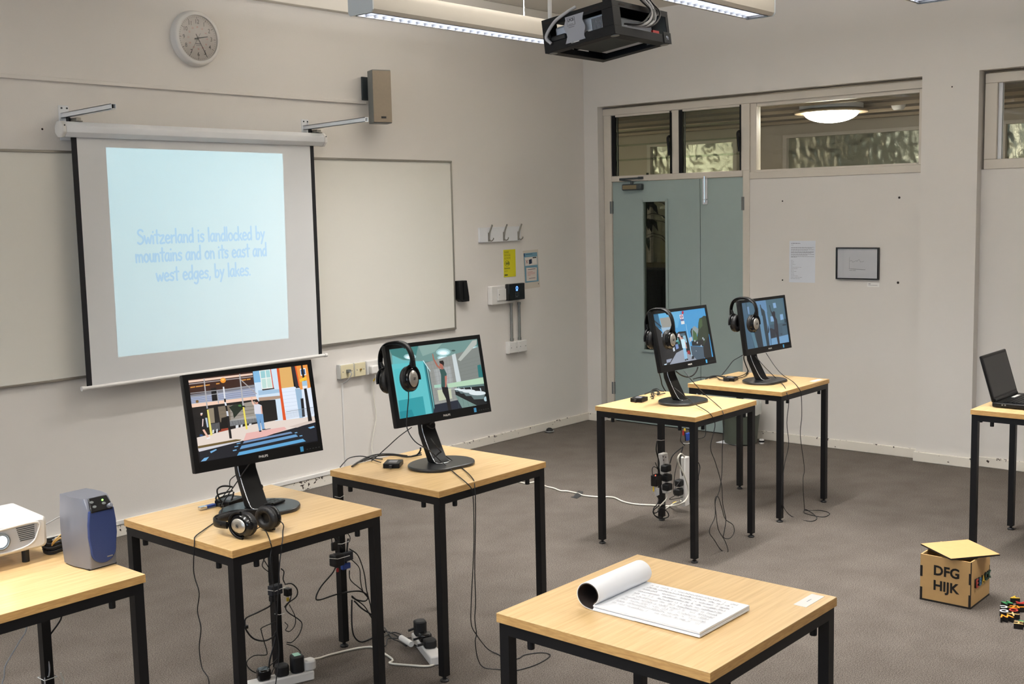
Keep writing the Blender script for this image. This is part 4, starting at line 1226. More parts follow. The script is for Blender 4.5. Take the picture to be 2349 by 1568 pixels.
GL = {
    'S': (0.62, [[(.50, .88), (.38, .98), (.2, .97), (.08, .84), (.13, .68), (.32, .55), (.48, .40), (.5, .2), (.38, .05), (.2, 0), (.03, .09)]]),
    'w': (0.68, [[(0, .55), (.14, .02), (.3, .42), (.44, .02), (.6, .57)]]),
    'i': (0.2, [[(.06, .52), (.06, 0)], [(.06, .80), (.065, .82)]]),
    't': (0.42, [[(.2, .93), (.19, .1), (.23, .0)], [(.0, .6), (.38, .61)]]),
    'z': (0.5, [[(.02, .52), (.38, .53), (.03, .02), (.42, .02)]]),
    'e': (0.49, [[(.05, .27), (.37, .33), (.34, .48), (.21, .56), (.08, .46), (.03, .25), (.1, .05), (.25, 0), (.39, .07)]]),
    'r': (0.4, [[(.05, .54), (.07, 0)], [(.07, .3), (.16, .48), (.33, .52)]]),
    'l': (0.2, [[(.06, 1.0), (.06, 0)]]),
    'a': (0.51, [[(.38, .5), (.22, .56), (.07, .42), (.03, .18), (.13, .0), (.28, .08), (.37, .35)], [(.38, .54), (.36, .18), (.43, 0)]]),
    'n': (0.5, [[(.05, .55), (.06, 0)], [(.06, .33), (.17, .5), (.29, .52), (.36, .38), (.38, 0)]]),
    'd': (0.51, [[(.36, .42), (.24, .54), (.09, .44), (.03, .2), (.12, .01), (.26, .05), (.38, .22)], [(.38, 1.0), (.38, 0)]]),
    's': (0.43, [[(.34, .49), (.2, .55), (.07, .45), (.13, .33), (.28, .25), (.33, .12), (.21, .0), (.03, .05)]]),
    'o': (0.5, [[(.21, .55), (.07, .44), (.03, .25), (.1, .06), (.22, .0), (.36, .1), (.4, .3), (.34, .48), (.21, .55)]]),
    'c': (0.44, [[(.36, .47), (.24, .54), (.09, .43), (.03, .22), (.12, .03), (.26, .0), (.37, .08)]]),
    'k': (0.45, [[(.05, 1.0), (.05, 0)], [(.33, .5), (.06, .22)], [(.15, .3), (.38, .0)]]),
    'b': (0.5, [[(.05, 1.0), (.06, 0.02)], [(.06, .35), (.2, .53), (.35, .45), (.39, .24), (.3, .04), (.17, .0), (.06, .1)]]),
    'y': (0.45, [[(.02, .55), (.19, .12)], [(.37, .55), (.04, -.33)]]),
    'm': (0.74, [[(.05, .54), (.06, 0)], [(.06, .33), (.15, .5), (.26, .5), (.31, .36), (.32, .02)], [(.32, .34), (.42, .5), (.53, .5), (.59, .36), (.61, 0)]]),
    'u': (0.49, [[(.05, .54), (.05, .2), (.13, .02), (.26, .03), (.35, .16)], [(.37, .55), (.36, .15), (.41, 0)]]),
    'g': (0.5, [[(.36, .42), (.24, .54), (.09, .44), (.03, .22), (.13, .03), (.26, .06), (.37, .3)], [(.38, .54), (.37, -.1), (.29, -.32), (.15, -.35), (.04, -.28)]]),
    ',': (0.22, [[(.1, .06), (.04, -.14)]]), '.': (0.2, [[(.06, .02), (.065, .03)]]), ' ': (0.33, []),
}


def hand_text(name, s, x0, x1, zb, size, y, material, parent, stroke=0.072):
    adv = sum(GL[c][0] for c in s)
    kx = (x1 - x0) / (adv - 0.1)
    m = MB(); x = x0; r = stroke * size
    k = 0
    for c in s:
        a, strokes = GL[c]
        for st in strokes:
            pts = [Vector((x + px * kx, 0, zb + pz * size)) for px, pz in st]
            if len(pts) > 2: pts = spline(pts, 4)
            for i, p in enumerate(pts):
                k += 1
                yy = y - 0.000004 * (k % 30)
                m.add([(p.x + r * math.cos(t * math.pi / 4), yy, p.z + r * math.sin(t * math.pi / 4)) for t in range(8)], [tuple(range(8))])
                if i < len(pts) - 1:
                    q = pts[i + 1]; d = (q - p)
                    if d.length > 1e-7:
                        d.normalize(); e = Vector((-d.z, 0, d.x)) * r
                        yy -= 0.000003
                        m.add([(p - e) + Y3 * yy, (q - e) + Y3 * yy, (q + e) + Y3 * yy, (p + e) + Y3 * yy], [(0, 1, 2, 3)])
        x += a * kx
    return m.build(name, material, parent, world=True)


for s, xa, xb, yb in (('Switzerland is landlocked by', 315, 606, 557), ('mountains and on its east and', 311, 611, 597), ('west edges, by lakes.', 359, 574, 640)):
    pa = PX(xa, yb, 'y', SY); pb = PX(xb, yb - (xb - xa) * 0.023, 'y', SY)
    hand_text('slide_text', s, pa.x, pb.x, (pa.z + pb.z) / 2, 0.078, SY - 0.0016, SLIDETXT, sc)['kind'] = 'stuff'


def wall_arm(px, pz, x_off, L, label):
    a = thing('bracket_arm', label, 'bracket', (px, 0, pz))
    MB().box(px - 0.012, px + 0.045, -0.006, 0, 2.19, 2.372).build('wall_plate', WHITEM, a, bevel=0.002, world=True)
    for dx in (0.004, 0.034):
        MB().cyl((px + dx, -0.006, 2.358), (px + dx, -0.009, 2.358), 0.005, 10).build('screw', DGREY, a, world=True)
    p0 = Vector((px + 0.012, -0.004, pz)); d = Vector((0.0, -1, 0.022)).normalized(); up = Vector((0, 0.022, 1)).normalized()
    t = MB()
    for dx, dz, sx, sz in ((0, 0.012, 0.0135, 0.0015), (0, -0.012, 0.0135, 0.0015), (0.012, 0, 0.0015, 0.0135), (-0.012, 0, 0.0015, 0.0135)):
        t.obox(p0 + d * (L / 2) + X3 * dx + up * dz, X3 * sx, d * (L / 2), up * sz)
    tb = t.build('arm_tube', WHITEM, a, world=True)
    MB().obox(p0 + d * (L - 0.03), X3 * 0.011, d * 0.004, up * 0.011).build('bore_shade', DARK, tb, world=True)  # dark block stands in for the shade inside the hollow arm end
    MB().tube([p0 + d * 0.05 - up * 0.013, p0 + d * 0.05 - up * 0.034], 0.011, 10).build('knob', BLACKP, a, world=True)
    hk = MB().box(px + 0.022, px + 0.05, SY - 0.018, SY + 0.05, pz - 0.034, pz - 0.015).box(px + 0.03, px + 0.058, SY - 0.022, SY + 0.022, 2.281, pz - 0.03)
    hk.build('hook', ALU, a, bevel=0.003, world=True)
    return a


wall_arm(-4.552, 2.318, 0, 0.505, 'white swing arm on the wall above the left end of the screen')
wall_arm(-2.935, 2.318, 0, 0.585, 'white swing arm on the wall above the right end of the screen')

# the slide's bright field is light from the hanging projector; its lettering is tinted
LP = Vector((-3.78, -2.83, 2.44))
quad = [Vector((-4.364, SY, 1.020)), Vector((-3.198, SY, 1.011)), Vector((-3.182, SY, 2.147)), Vector((-4.362, SY, 2.153))]
sl = bpy.data.lights.new('projector_beam', 'SPOT')
sl.energy = 215; sl.spot_size = math.radians(44); sl.spot_blend = 0.0; sl.shadow_soft_size = 0.0005
sl.color = (0.42, 0.86, 1.0)
slo = bpy.data.objects.new('projector_beam', sl)
slo.location = LP
aim = (Vector((-3.775, SY, 1.585)) - LP).normalized()
slo.rotation_euler = aim.to_track_quat('-Z', 'Y').to_euler()
COL.objects.link(slo)
sl.use_nodes = True
nt = sl.node_tree
em = nt.nodes['Emission']
gm = nt.nodes.new('ShaderNodeNewGeometry')
prev = None
ctr = sum(quad, Vector()) / 4 - LP
for i in range(4):
    n = (quad[i] - LP).cross(quad[(i + 1) % 4] - LP).normalized()
    if n.dot(ctr) < 0: n = -n
    dp = nt.nodes.new('ShaderNodeVectorMath'); dp.operation = 'DOT_PRODUCT'
    dp.inputs[1].default_value = -n          # incoming points from the lit surface back to the lens
    nt.links.new(gm.outputs['Incoming'], dp.inputs[0])
    cmp_ = nt.nodes.new('ShaderNodeMath'); cmp_.operation = 'LESS_THAN'; cmp_.inputs[1].default_value = 0.0
    nt.links.new(dp.outputs['Value'], cmp_.inputs[0])
    if prev is None:
        prev = cmp_.outputs[0]
    else:
        mu = nt.nodes.new('ShaderNodeMath'); mu.operation = 'MULTIPLY'
        nt.links.new(prev, mu.inputs[0]); nt.links.new(cmp_.outputs[0], mu.inputs[1]); prev = mu.outputs[0]
nt.links.new(prev, em.inputs['Strength'])

# ================================================================== WHITEBOARDS
def whiteboard(x0, x1, label):
    b = thing('whiteboard', label, 'whiteboard', ((x0 + x1) / 2, 0, 0.92))
    z0, z1 = 0.918, 2.136
    MB().box(x0 + 0.012, x1 - 0.012, -0.014, 0, z0 + 0.012, z1 - 0.012).build('writing_surface', BOARD, b, world=True)
    MB().box(x0, x1, -0.022, 0, z1 - 0.014, z1).build('frame_rail', ALU, b, bevel=0.002, world=True)
    MB().box(x0, x1, -0.022, 0, z0, z0 + 0.014).build('frame_rail', ALU, b, bevel=0.002, world=True)
    MB().box(x0, x0 + 0.012, -0.020, 0, z0 + 0.014, z1 - 0.014).build('frame_rail', ALU, b, bevel=0.002, world=True)
    MB().box(x1 - 0.012, x1, -0.020, 0, z0 + 0.014, z1 - 0.014).build('frame_rail', ALU, b, bevel=0.002, world=True)
    return b


whiteboard(-6.16, -3.762, 'wide whiteboard left of the projection screen')
whiteboard(-3.758, -1.602, 'wide whiteboard right of the projection screen')

# ================================================================== CLOCK
cp_ = PX(455.5, 87.0, 'y', -0.045)
CK = thing('wall_clock', 'round white wall clock with black and red numerals', 'clock', (cp_.x, 0, cp_.z))
cx, cz = cp_.x, cp_.z
MB().lathe([(0.158, 0.0), (0.158, 0.012), (0.152, 0.038), (0.144, 0.047), (0.130, 0.047), (0.128, 0.038), (0.127, 0.030)], (cx, 0, cz), (0, -1, 0), 64).build('clock_case', WHITEP, CK, smooth=50, world=True)
MB().lathe([(0.129, 0.036), (0.001, 0.0362)], (cx, 0, cz), (0, -1, 0), 64).build('clock_face', mat('clock_face', S(218, 212, 208), 0.5), CK, world=True)
FY = -0.0366
for k in range(60):
    a = math.radians(90 - 6 * k); big = k % 5 == 0
    if big:
        r0, r1, wd = 0.108, 0.122, 0.0014
    else:
        r0, r1, wd = 0.115, 0.122, 0.0007
    d = Vector((math.cos(a), 0, math.sin(a))); e = Vector((-d.z, 0, d.x)) * wd
    if k == 0: tk = MB()
    o_ = Vector((cx, FY, cz))
    tk.add([o_ + d * r0 - e, o_ + d * r1 - e, o_ + d * r1 + e, o_ + d * r0 + e], [(0, 1, 2, 3)])
tk.build('minute_marks', INK, CK, world=True)['kind'] = 'stuff'
RED = mat('ink_red', S(196, 92, 84), 0.6)
for h in range(1, 13):
    a = math.radians(90 - 30 * h)
    text('numeral', str(h), 0.034, (cx + 0.092 * math.cos(a), FY, cz + 0.092 * math.sin(a)), X3, Z3, INK, CK, sx=0.9, bold=0.006)
    text('small_numeral', str(h + 12 if h < 12 else 24), 0.013, (cx + 0.062 * math.cos(a), FY, cz + 0.062 * math.sin(a)), X3, Z3, RED, CK, bold=0.01)
MB().box(cx - 0.017, cx + 0.017, FY - 0.0002, FY, cz - 0.0335, cz - 0.029).box(cx - 0.014, cx + 0.018, FY - 0.0002, FY, cz - 0.042, cz - 0.0395).build('dial_print', INKG, CK, world=True)['kind'] = 'stuff'
for ang, L, back, wd, yy, nm in ((90 - 30 * 2.62, 0.068, 0.022, 0.0030, -0.0385, 'hour_hand'), (90 - 6 * 25.2, 0.116, 0.026, 0.0019, -0.0395, 'minute_hand'), (90 - 6 * 35.3, 0.108, 0.034, 0.0006, -0.0405, 'second_hand')):
    a = math.radians(ang); d = Vector((math.cos(a), 0, math.sin(a))); e = Vector((-d.z, 0, d.x))
    MB().obox(Vector((cx, yy, cz)) + d * ((L - back) / 2), d * ((L + back) / 2), e * wd, Y3 * 0.0003).build(nm, INK, CK, world=True)
MB().cyl((cx, FY, cz), (cx, -0.042, cz), 0.004, 12).build('hub', INK, CK, world=True)
MB().lathe([(0.130, 0.0445), (0.001, 0.0450)], (cx, 0, cz), (0, -1, 0), 48).build('clock_glass', GLASSC, CK, world=True)

# ================================================================== WALL SPEAKER
az = math.radians(-114)
fn = Vector((math.cos(az), math.sin(az), 0)); fr_ = Z3.cross(fn)
fc = PX(877, 221, 'y', -0.19)
sp = thing('wall_speaker', 'brown grey loudspeaker box on the wall right of the clock', 'speaker', (fc.x, fc.y, fc.z - 0.175))
hw_, hd_, hh_ = 0.064, 0.050, 0.172
MB().obox(fc - fn * (hd_ + 0.004), fr_ * hw_, fn * hd_, Z3 * hh_).build('speaker_box', GREYM, sp, bevel=0.004, world=True)
MB().obox(fc - fn * 0.002, fr_ * (hw_ - 0.002), fn * 0.003, Z3 * (hh_ - 0.006)).build('grille', SPKG, sp, bevel=0.001, world=True)
MB().obox(fc + fn * 0.0015 - Z3 * 0.135 + fr_ * 0.005, fr_ * 0.017, fn * 0.0008, Z3 * 0.0068).build('badge', INK, sp, world=True)
MB().box(-2.43, -2.345, -0.012, 0, 2.52, 2.672).build('wall_bracket', DGREY, sp, bevel=0.002, world=True)
MB().box(-2.365, -2.352, -0.09, -0.01, 2.53, 2.675).build('bracket_wing', DGREY, sp, world=True)
bk_ = fc - fn * (2 * hd_ + 0.004)
MB().tube([(-2.36, -0.05, 2.60), bk_ + fn * 0.004], 0.014, 10).build('bracket_joint', DGREY, sp, world=True)
MB().obox(bk_, fr_ * 0.03, fn * 0.003, Z3 * 0.075).build('rear_plate', DGREY, sp, world=True)

# ================================================================== WALL FITTINGS
cr_ = thing('coat_rack', 'white board with three grey coat hooks', 'coat hooks', (-1.085, 0, 1.54))
MB().box(-1.322, -0.850, -0.018, 0, 1.538, 1.649).build('backboard', WHITEM, cr_, bevel=0.003, world=True)
for x in (-1.222, -1.052, -0.882):
    MB().tube(spline([(x, -0.020, 1.552), (x, -0.026, 1.60), (x, -0.034, 1.625), (x + 0.004, -0.052, 1.668)], 5), 0.0062, 8).tube(spline([(x, -0.022, 1.562), (x, -0.04, 1.548), (x + 0.004, -0.058, 1.558), (x + 0.004, -0.062, 1.57)], 5), 0.0045, 8).box(x - 0.009, x + 0.009, -0.022, -0.017, 1.545, 1.61).build('hook', ALU, cr_, smooth=60, world=True)


def sheet(name, label, cat, o, a, b, material=PAPER, lift=0.0012):
    """a flat printed sheet; returns the thing and a picture to draw its print on"""
    o = Vector(o); a = Vector(a); b = Vector(b); n = a.cross(b).normalized()
    t = thing(name, label, cat, o)
    MB().obox(o + a / 2 + b / 2 + n * (lift * 0.5), a / 2, b / 2, n * (lift * 0.5)).build('sheet', material, t, world=True)
    return t, Pic(o + n * (lift + 0.0001), a, b, 0.00001)


t, p = sheet('poster', 'small yellow green poster below the coat hooks', 'poster', (-1.044, -0.0002, 1.264), (0.143, 0, 0), (0, 0, 0.210))
p.rect(0, 0, 1, 1, (206, 198, 28))
G = (120, 122, 30)
p.ell(0.30, 0.495, 0.21, 0.105, G); p.ell(0.30, 0.495, 0.175, 0.088, (206, 198, 28)); p.ell(0.27, 0.495, 0.09, 0.05, G); p.poly([(0.35, 0.45), (0.5, 0.44), (0.46, 0.53), (0.36, 0.58)], G)
p.rect(0.07, 0.29, 0.53, 0.345, (150, 148, 30)); p.rect(0.07, 0.21, 0.35, 0.228, (150, 148, 30)); p.rect(0.07, 0.055, 0.33, 0.10, (70, 74, 26))
p.build('print', PRINT, t)
GI = mat('ink_olive', S(112, 112, 34), 0.6)
for s, zz in (('SHARE', 1.454), ('ENGAGE', 1.431), ('ACHIEVE', 1.408)):
    text('poster_lettering', s, 0.023, (-1.034, -0.0022, zz), X3, Z3, GI, t, sx=0.8, align='LEFT')

t, p = sheet('notice', 'blue and white laminated notice beside the yellow poster', 'notice', (-0.795, -0.0002, 1.158), (0.186, 0, 0.004), (-0.018, 0, 0.300), mat('laminate', S(206, 196, 182), 0.3))
p.rect(0.04, 0.16, 0.93, 0.93, (104, 146, 166)); p.rect(0.04, 0.84, 0.13, 0.93, (30, 70, 110)); p.rect(0.18, 0.885, 0.62, 0.905, (60, 100, 124))
p.rect(0.10, 0.60, 0.90, 0.82, (214, 206, 198)); p.poly([(0.36, 0.63), (0.55, 0.65), (0.55, 0.77), (0.36, 0.75)], (22, 40, 66)); p.rect(0.62, 0.78, 0.86, 0.81, (30, 40, 40)); p.rect(0.62, 0.64, 0.86, 0.775, (224, 218, 210))
p.line((0.17, 0.66), (0.28, 0.75), 0.004, (150, 40, 36)); p.line((0.28, 0.66), (0.17, 0.75), 0.004, (150, 40, 36))
p.poly([(0.13, 0.20), (0.80, 0.19), (0.86, 0.53), (0.16, 0.55)], (214, 202, 192)); p.rect(0.26, 0.49, 0.76, 0.505, (90, 80, 80))
for k in range(4): p.rect(0.22, 0.43 - k * 0.03, (0.56, 0.72, 0.70, 0.42)[k], 0.44 - k * 0.03, (196, 130, 124))
p.rect(0.30, 0.255, 0.72, 0.27, (120, 110, 108)); p.rect(0.88, 0.08, 0.93, 0.11, (110, 100, 96))
p.build('print', PRINT, t)

pb_ = thing('pen_holder', 'black plastic holder at the right edge of the whiteboard', 'holder', (-1.52, 0, 1.12))
MB().prism([(0, 0.02), (0.03, 0), (0.105, 0), (0.105, 0.03), (0.083, 0.155), (0, 0.155)], (-1.592, -0.002, 1.115), (1, 0, 0), (0, 0, 1), (0, -0.05, 0)).build('holder_body', BLACKP, pb_, bevel=0.004, world=True)
MB().box(-1.552, -1.545, -0.058, -0.05, 1.13, 1.262).build('holder_rib', BLACKP, pb_, world=True)

ac = thing('access_unit', 'white switch box joined to a black keypad reader', 'access unit', (-1.0, 0, 1.07))
MB().box(-1.235, -0.965, -0.045, 0, 1.066, 1.207).build('back_box', WHITEP, ac, bevel=0.006, world=True)
MB().box(-1.175, -1.045, -0.056, -0.045, 1.095, 1.182).build('switch_plate', WHITEP, ac, bevel=0.003, world=True)
for x in (-1.162, -1.058):
    MB().cyl((x, -0.056, 1.14), (x, -0.0575, 1.14), 0.004, 8).build('screw', GREYM, ac, world=True)
ra = PX(1168, 690, 'y', -0.085); rb = PX(1204, 648, 'y', -0.085)
rd = MB().box(ra.x, rb.x, -0.085, -0.045, ra.z, rb.z).build('reader', BLACKG, ac, bevel=0.006, world=True)
rcx, rw, rh = (ra.x + rb.x) / 2, rb.x - ra.x, rb.z - ra.z
MB().torus((rcx - 0.002, -0.0862, ra.z + rh * 0.72), (0, 1, 0), 0.0115, 0.0028, 24, 6, sx=0.85, sy=1.1, ref=(1, 0, 0)).box(rcx - 0.012, rcx + 0.008, -0.0865, -0.085, ra.z + rh * 0.56, ra.z + rh * 0.60).build('blue_ring', LEDB, rd, world=True)
for i in range(3):
    for j in range(4):
        MB().box(rcx - 0.022 + i * 0.018, rcx - 0.012 + i * 0.018, -0.0862, -0.085, ra.z + rh * (0.16 + j * 0.085), ra.z + rh * (0.21 + j * 0.085)).build('key', DGREY, rd, world=True)
for x, nm in ((-0.986, 'left'), (-0.894, 'right')):
    c_ = thing('conduit', 'grey steel conduit, %s one of the pair below the keypad reader' % nm, 'conduit', (x, 0, 0.765), group='steel conduits below the reader')
    MB().cyl((x, -0.02, 0.768), (x + 0.002, -0.02, 1.064), 0.0105, 12).build('pipe', ZINC, c_, smooth=50, world=True)
    MB().cyl((x, -0.02, 0.768), (x, -0.02, 0.79), 0.0135, 12).build('coupler', ZINC, c_, smooth=50, world=True)
    MB().cyl((x + 0.002, -0.02, 1.045), (x + 0.002, -0.02, 1.064), 0.0135, 12).build('coupler', ZINC, c_, smooth=50, world=True)
for x0, x1, nm in ((-1.042, -0.936, 'left'), (-0.934, -0.828, 'right')):
    s_ = thing('socket', 'white blank plate, %s one of the pair under the conduits' % nm, 'socket', ((x0 + x1) / 2, 0, 0.673), group='blank plates under the conduits')
    MB().box(x0, x1, -0.036, 0, 0.673, 0.766).build('socket_box', WHITEP, s_, bevel=0.004, world=True)
    MB().box(x0 + 0.004, x1 - 0.004, -0.042, -0.036, 0.678, 0.761).build('face_plate', WHITEP, s_, bevel=0.003, world=True)
    for dx in (0.022, (x1 - x0) - 0.022):
        MB().cyl((x0 + dx, -0.042, 0.72), (x0 + dx, -0.0435, 0.72), 0.0035, 8).build('screw', GREYM, s_, world=True)

for x0, x1, m_, lab in ((-2.737, -2.620, CREAMP, 'cream data socket with a plug, leftmost below the whiteboard'), (-2.614, -2.514, CREAMP, 'cream aerial socket, middle of the row below the whiteboard'), (-2.506, -2.318, WHITEP, 'white double power socket below the whiteboard')):
    s_ = thing('socket', lab, 'socket', ((x0 + x1) / 2, 0, 0.688), group='wall sockets below the whiteboard')
    MB().box(x0, x1, -0.034, 0, 0.688, 0.784).build('socket_box', WHITEP if m_ is WHITEP else mat('box_white', S(214, 212, 206), 0.4), s_, bevel=0.003, world=True)
    MB().box(x0 + 0.003, x1 - 0.003, -0.041, -0.034, 0.691, 0.781).build('face_plate', m_, s_, bevel=0.003, world=True)
    for dx in (0.02, (x1 - x0) - 0.02):
        MB().cyl((x0 + dx, -0.041, 0.735), (x0 + dx, -0.0425, 0.735), 0.0035, 8).build('screw', GREYM, s_, world=True)
    if x0 < -2.7:
        MB().box(-2.69, -2.665, -0.062, -0.041, 0.728, 0.748).build('aerial_plug', GREYM, s_, world=True)
        cable('cable', [(-2.678, -0.062, 0.736), (-2.668, -0.07, 0.72), (-2.674, -0.04, 0.68), (-2.692, -0.01, 0.655)], 0.0032, CABLEG, s_)
    elif x0 < -2.6:
        MB().cyl((-2.564, -0.041, 0.736), (-2.564, -0.05, 0.736), 0.006, 12).build('aerial_pin', mat('brass', S(180, 150, 90), 0.35, metal=0.8), s_, world=True)
    else:
        MB().box(-2.492, -2.422, -0.078, -0.041, 0.697, 0.752).build('plug', WHITEP, s_, bevel=0.008, world=True)
        MB().box(-2.398, -2.388, -0.047, -0.041, 0.745, 0.762).build('rocker_switch', WHITEP, s_, world=True)
        for dx, dz in ((0, 0.018), (-0.014, -0.008), (0.014, -0.008)):
            MB().box(-2.37 + dx - 0.003, -2.37 + dx + 0.003, -0.0418, -0.041, 0.722 + dz, 0.728 + dz).build('socket_hole', DARK, s_, world=True)
        cable('cable', [(-2.452, -0.06, 0.697), (-2.447, -0.055, 0.66), (-2.445, -0.03, 0.64), (-2.432, -0.02, 0.5), (-2.42, -0.02, 0.39), (-2.46, -0.03, 0.27), (-2.478, -0.03, 0.19), (-2.47, -0.05, 0.12), (-2.40, -0.10, 0.02), (-2.30, -0.35, 0.006)], 0.0036, CABLEW, s_)
        MB().tube([(-2.447, -0.056, 0.664), (-2.446, -0.035, 0.642)], 0.0045, 8).build('cable_tag', YELP, s_, world=True)
vt = MB().box(-2.703, -2.69, -0.008, 0, 0.094, 0.655).build('cable_trunking.002', WHITEP, bevel=0.002)
tag(vt, 'thin white vertical trunking below the cream data socket', 'trunking')

# small screw holes and marks left on the walls
for i, (x, y, ax_, v, rr) in enumerate(((97, 296, 'y', 0.0, 0.006), (1795, 461, 'x', 0.08, 0.006), (2063, 453, 'x', 0.08, 0.008), (1795, 642, 'x', 0.08, 0.006), (2060, 648, 'x', 0.08, 0.009), (2184, 199, 'x', 0.0, 0.005))):
    q = PX(x, y, ax_, v)
    d = (0, -1, 0) if ax_ == 'y' else (-1, 0, 0)
    o = MB().lathe([(rr, 0.0), (rr * 0.9, 0.0006), (rr * 0.3, 0.0004)], q, d, 10).build('screw_hole', DARK)
    tag(o, ('screw hole in the wall left of the screen casing', 'upper left screw hole above the text sheet', 'upper right screw hole with torn paint', 'lower left screw hole beside the text sheet', 'lower right screw hole beside the framed picture', 'screw hole high on the pilaster')[i], 'hole', 'old screw holes in the walls')

# text sheet, framed drawing and its caption on the back wall
t, p = sheet('text_sheet', 'white sheet of small print taped beside the door', 'paper', (0.0798, -1.814, 1.200), (0, -0.206, 0.0), (0, -0.002, 0.304), lift=0.001)
p.rect(0, 0, 1, 1, (222, 226, 234))
def textrow(p, x0, x1, y, h, c, seed):
    r_ = random.Random(seed); x = x0
    while x < x1:
        w_ = 0.03 + 0.07 * r_.random()
        p.rect(x, y, min(x + w_, x1), y + h, c); x += w_ + 0.014
textrow(p, 0.07, 0.42, 0.935, 0.012, (96, 104, 118), 1)
textrow(p, 0.07, 0.16, 0.895, 0.008, (150, 156, 166), 2)
row = 0.838; k = 0
for para in (2, 2, 3, 2, 2):
    for j in range(para):
        textrow(p, 0.07, 0.95 if j < para - 1 else (0.3, 0.86, 0.6, 0.7, 0.55)[k % 5], row, 0.0075, (118, 118, 130), 10 + k); row -= 0.0165; k += 1
    row -= 0.017
for j in range(14):
    textrow(p, 0.07, (0.16, 0.2, 0.18, 0.24, 0.14, 0.48, 0.34, 0.18, 0.28, 0.2, 0.2, 0.34, 0.5, 0.44)[j], 0.53 - j * 0.034, 0.007, (150, 152, 162), 40 + j)
p.build('print', PRINT, t)
fp = thing('framed_drawing', 'black framed line drawing on the wall right of the text sheet', 'picture', (0.07, -2.346, 1.235))
fy0, fy1, fz0, fz1 = -2.506, -2.188, 1.232, 1.458
for (a0, a1, b0, b1) in ((fy0, fy1, fz1 - 0.009, fz1), (fy0, fy1, fz0, fz0 + 0.009), (fy0, fy0 + 0.011, fz0 + 0.009, fz1 - 0.009), (fy1 - 0.009, fy1, fz0 + 0.009, fz1 - 0.009)):
    MB().box(0.058, 0.08, a0, a1, b0, b1).build('frame_bar', BLACKG, fp, bevel=0.001, world=True)
MB().box(0.07, 0.08, fy0 + 0.008, fy1 - 0.008, fz0 + 0.008, fz1 - 0.008).build('drawing_sheet', mat('drawing_paper', S(228, 226, 227), 0.6), fp, world=True)
p = Pic((0.0696, fy1 - 0.009, fz0 + 0.009), (0, fy0 - fy1 + 0.020, 0), (0, 0, fz1 - fz0 - 0.018), 0.00001)
C0 = (92, 90, 96)
p.line((0.305, 0.72), (0.30, 0.31), 0.0012, C0); p.line((0.29, 0.32), (0.70, 0.295), 0.0014, C0); p.line((0.33, 0.305), (0.70, 0.285), 0.001, C0)
zz = [(0.305, 0.57), (0.34, 0.60), (0.36, 0.60), (0.38, 0.54), (0.44, 0.57), (0.47, 0.60), (0.49, 0.565), (0.52, 0.62), (0.55, 0.63), (0.58, 0.54), (0.60, 0.565), (0.62, 0.555), (0.66, 0.58)]
for a_, b_ in zip(zz, zz[1:]): p.line(a_, b_, 0.0013, C0)
textrow(p, 0.30, 0.46, 0.255, 0.014, (150, 148, 152), 5)
p.build('drawing', PRINT, fp)
MB().box(0.0665, 0.0685, fy0 + 0.011, fy1 - 0.009, fz0 + 0.009, fz1 - 0.009).build('glazing', GLASSC, fp, world=True)
t, p = sheet('caption_card', 'tiny white caption card below the framed drawing', 'card', (0.0798, -2.416, 1.181), (0, -0.089, 0), (0, 0, 0.032), CARD, 0.001)
textrow(p, 0.1, 0.28, 0.6, 0.16, (130, 130, 134), 3); textrow(p, 0.1, 0.85, 0.34, 0.12, (160, 160, 164), 4)
p.build('print', PRINT, t)

# ================================================================== HANGING PROJECTOR IN ITS CAGE
N0 = Vector((-3.983, -3.185, 2.431))
Mc = Matrix.Translation(N0) @ Matrix.Rotation(math.radians(2.0), 4, 'Z') @ Matrix.Rotation(math.radians(-7.1), 4, 'X')
CB, CA, CH = 0.411, 0.340, 0.132
pj = thing('hanging_projector', 'projector in a black security cage hanging from the ceiling', 'projector', N0)
pj.rotation_euler = Mc.to_euler()
CAGE = mat('cage_black', S(14, 14, 16), 0.55, spec=0.25, var=0.08, vscale=30)
th = 0.003


def bars(lst, name, m=CAGE, bev=0.004, par=None):
    b = MB()
    for q in lst: b.box(*q)
    return b.build(name, m, par or pj, bevel=bev)


bars([(0, th, 0, CA, 0, 0.036), (0, th, 0, CA, CH - 0.03, CH), (0, th, 0, 0.05, 0.036, CH - 0.03), (0, th, CA - 0.035, CA, 0.036, CH - 0.03)], 'cage_side', bev=0.001)
bars([(CB - th, CB, 0, CA, 0, 0.036), (CB - th, CB, 0, CA, CH - 0.012, CH), (CB - th, CB, 0, 0.012, 0.036, CH - 0.012), (CB - th, CB, 0.10, CA, 0.036, CH - 0.012)], 'cage_side', bev=0.001)
MB().box(CB - 0.006, CB - th, 0.002, 0.11, 0.02, CH - 0.01).build('inner_plate', GREYM, pj)
bars([(th, CB - th, 0, th, 0, 0.034), (th, CB - th, 0, th, CH - 0.024, CH), (th, 0.055, 0, th, 0.034, CH - 0.024), (CB - 0.02, CB - th, 0, th, 0.034, CH - 0.024)], 'cage_back', bev=0.001)
bars([(th, CB - th, CA - th, CA, 0, 0.036), (th, 0.10, CA - th, CA, 0.036, CH), (CB - 0.10, CB - th, CA - th, CA, 0.036, CH)], 'cage_front', bev=0.001)
bars([(th, CB - th, th, 0.045, 0, th), (th, CB - th, CA - 0.035, CA - th, 0, th), (th, 0.05, 0.045, CA - 0.035, 0, th), (CB - 0.04, CB - th, 0.045, CA - 0.035, 0, th)], 'cage_bottom_flange', bev=0.0005)
bars([(th, CB - th, th, CA - th, CH - th, CH - 0.0002)], 'cage_top', bev=0.0005)
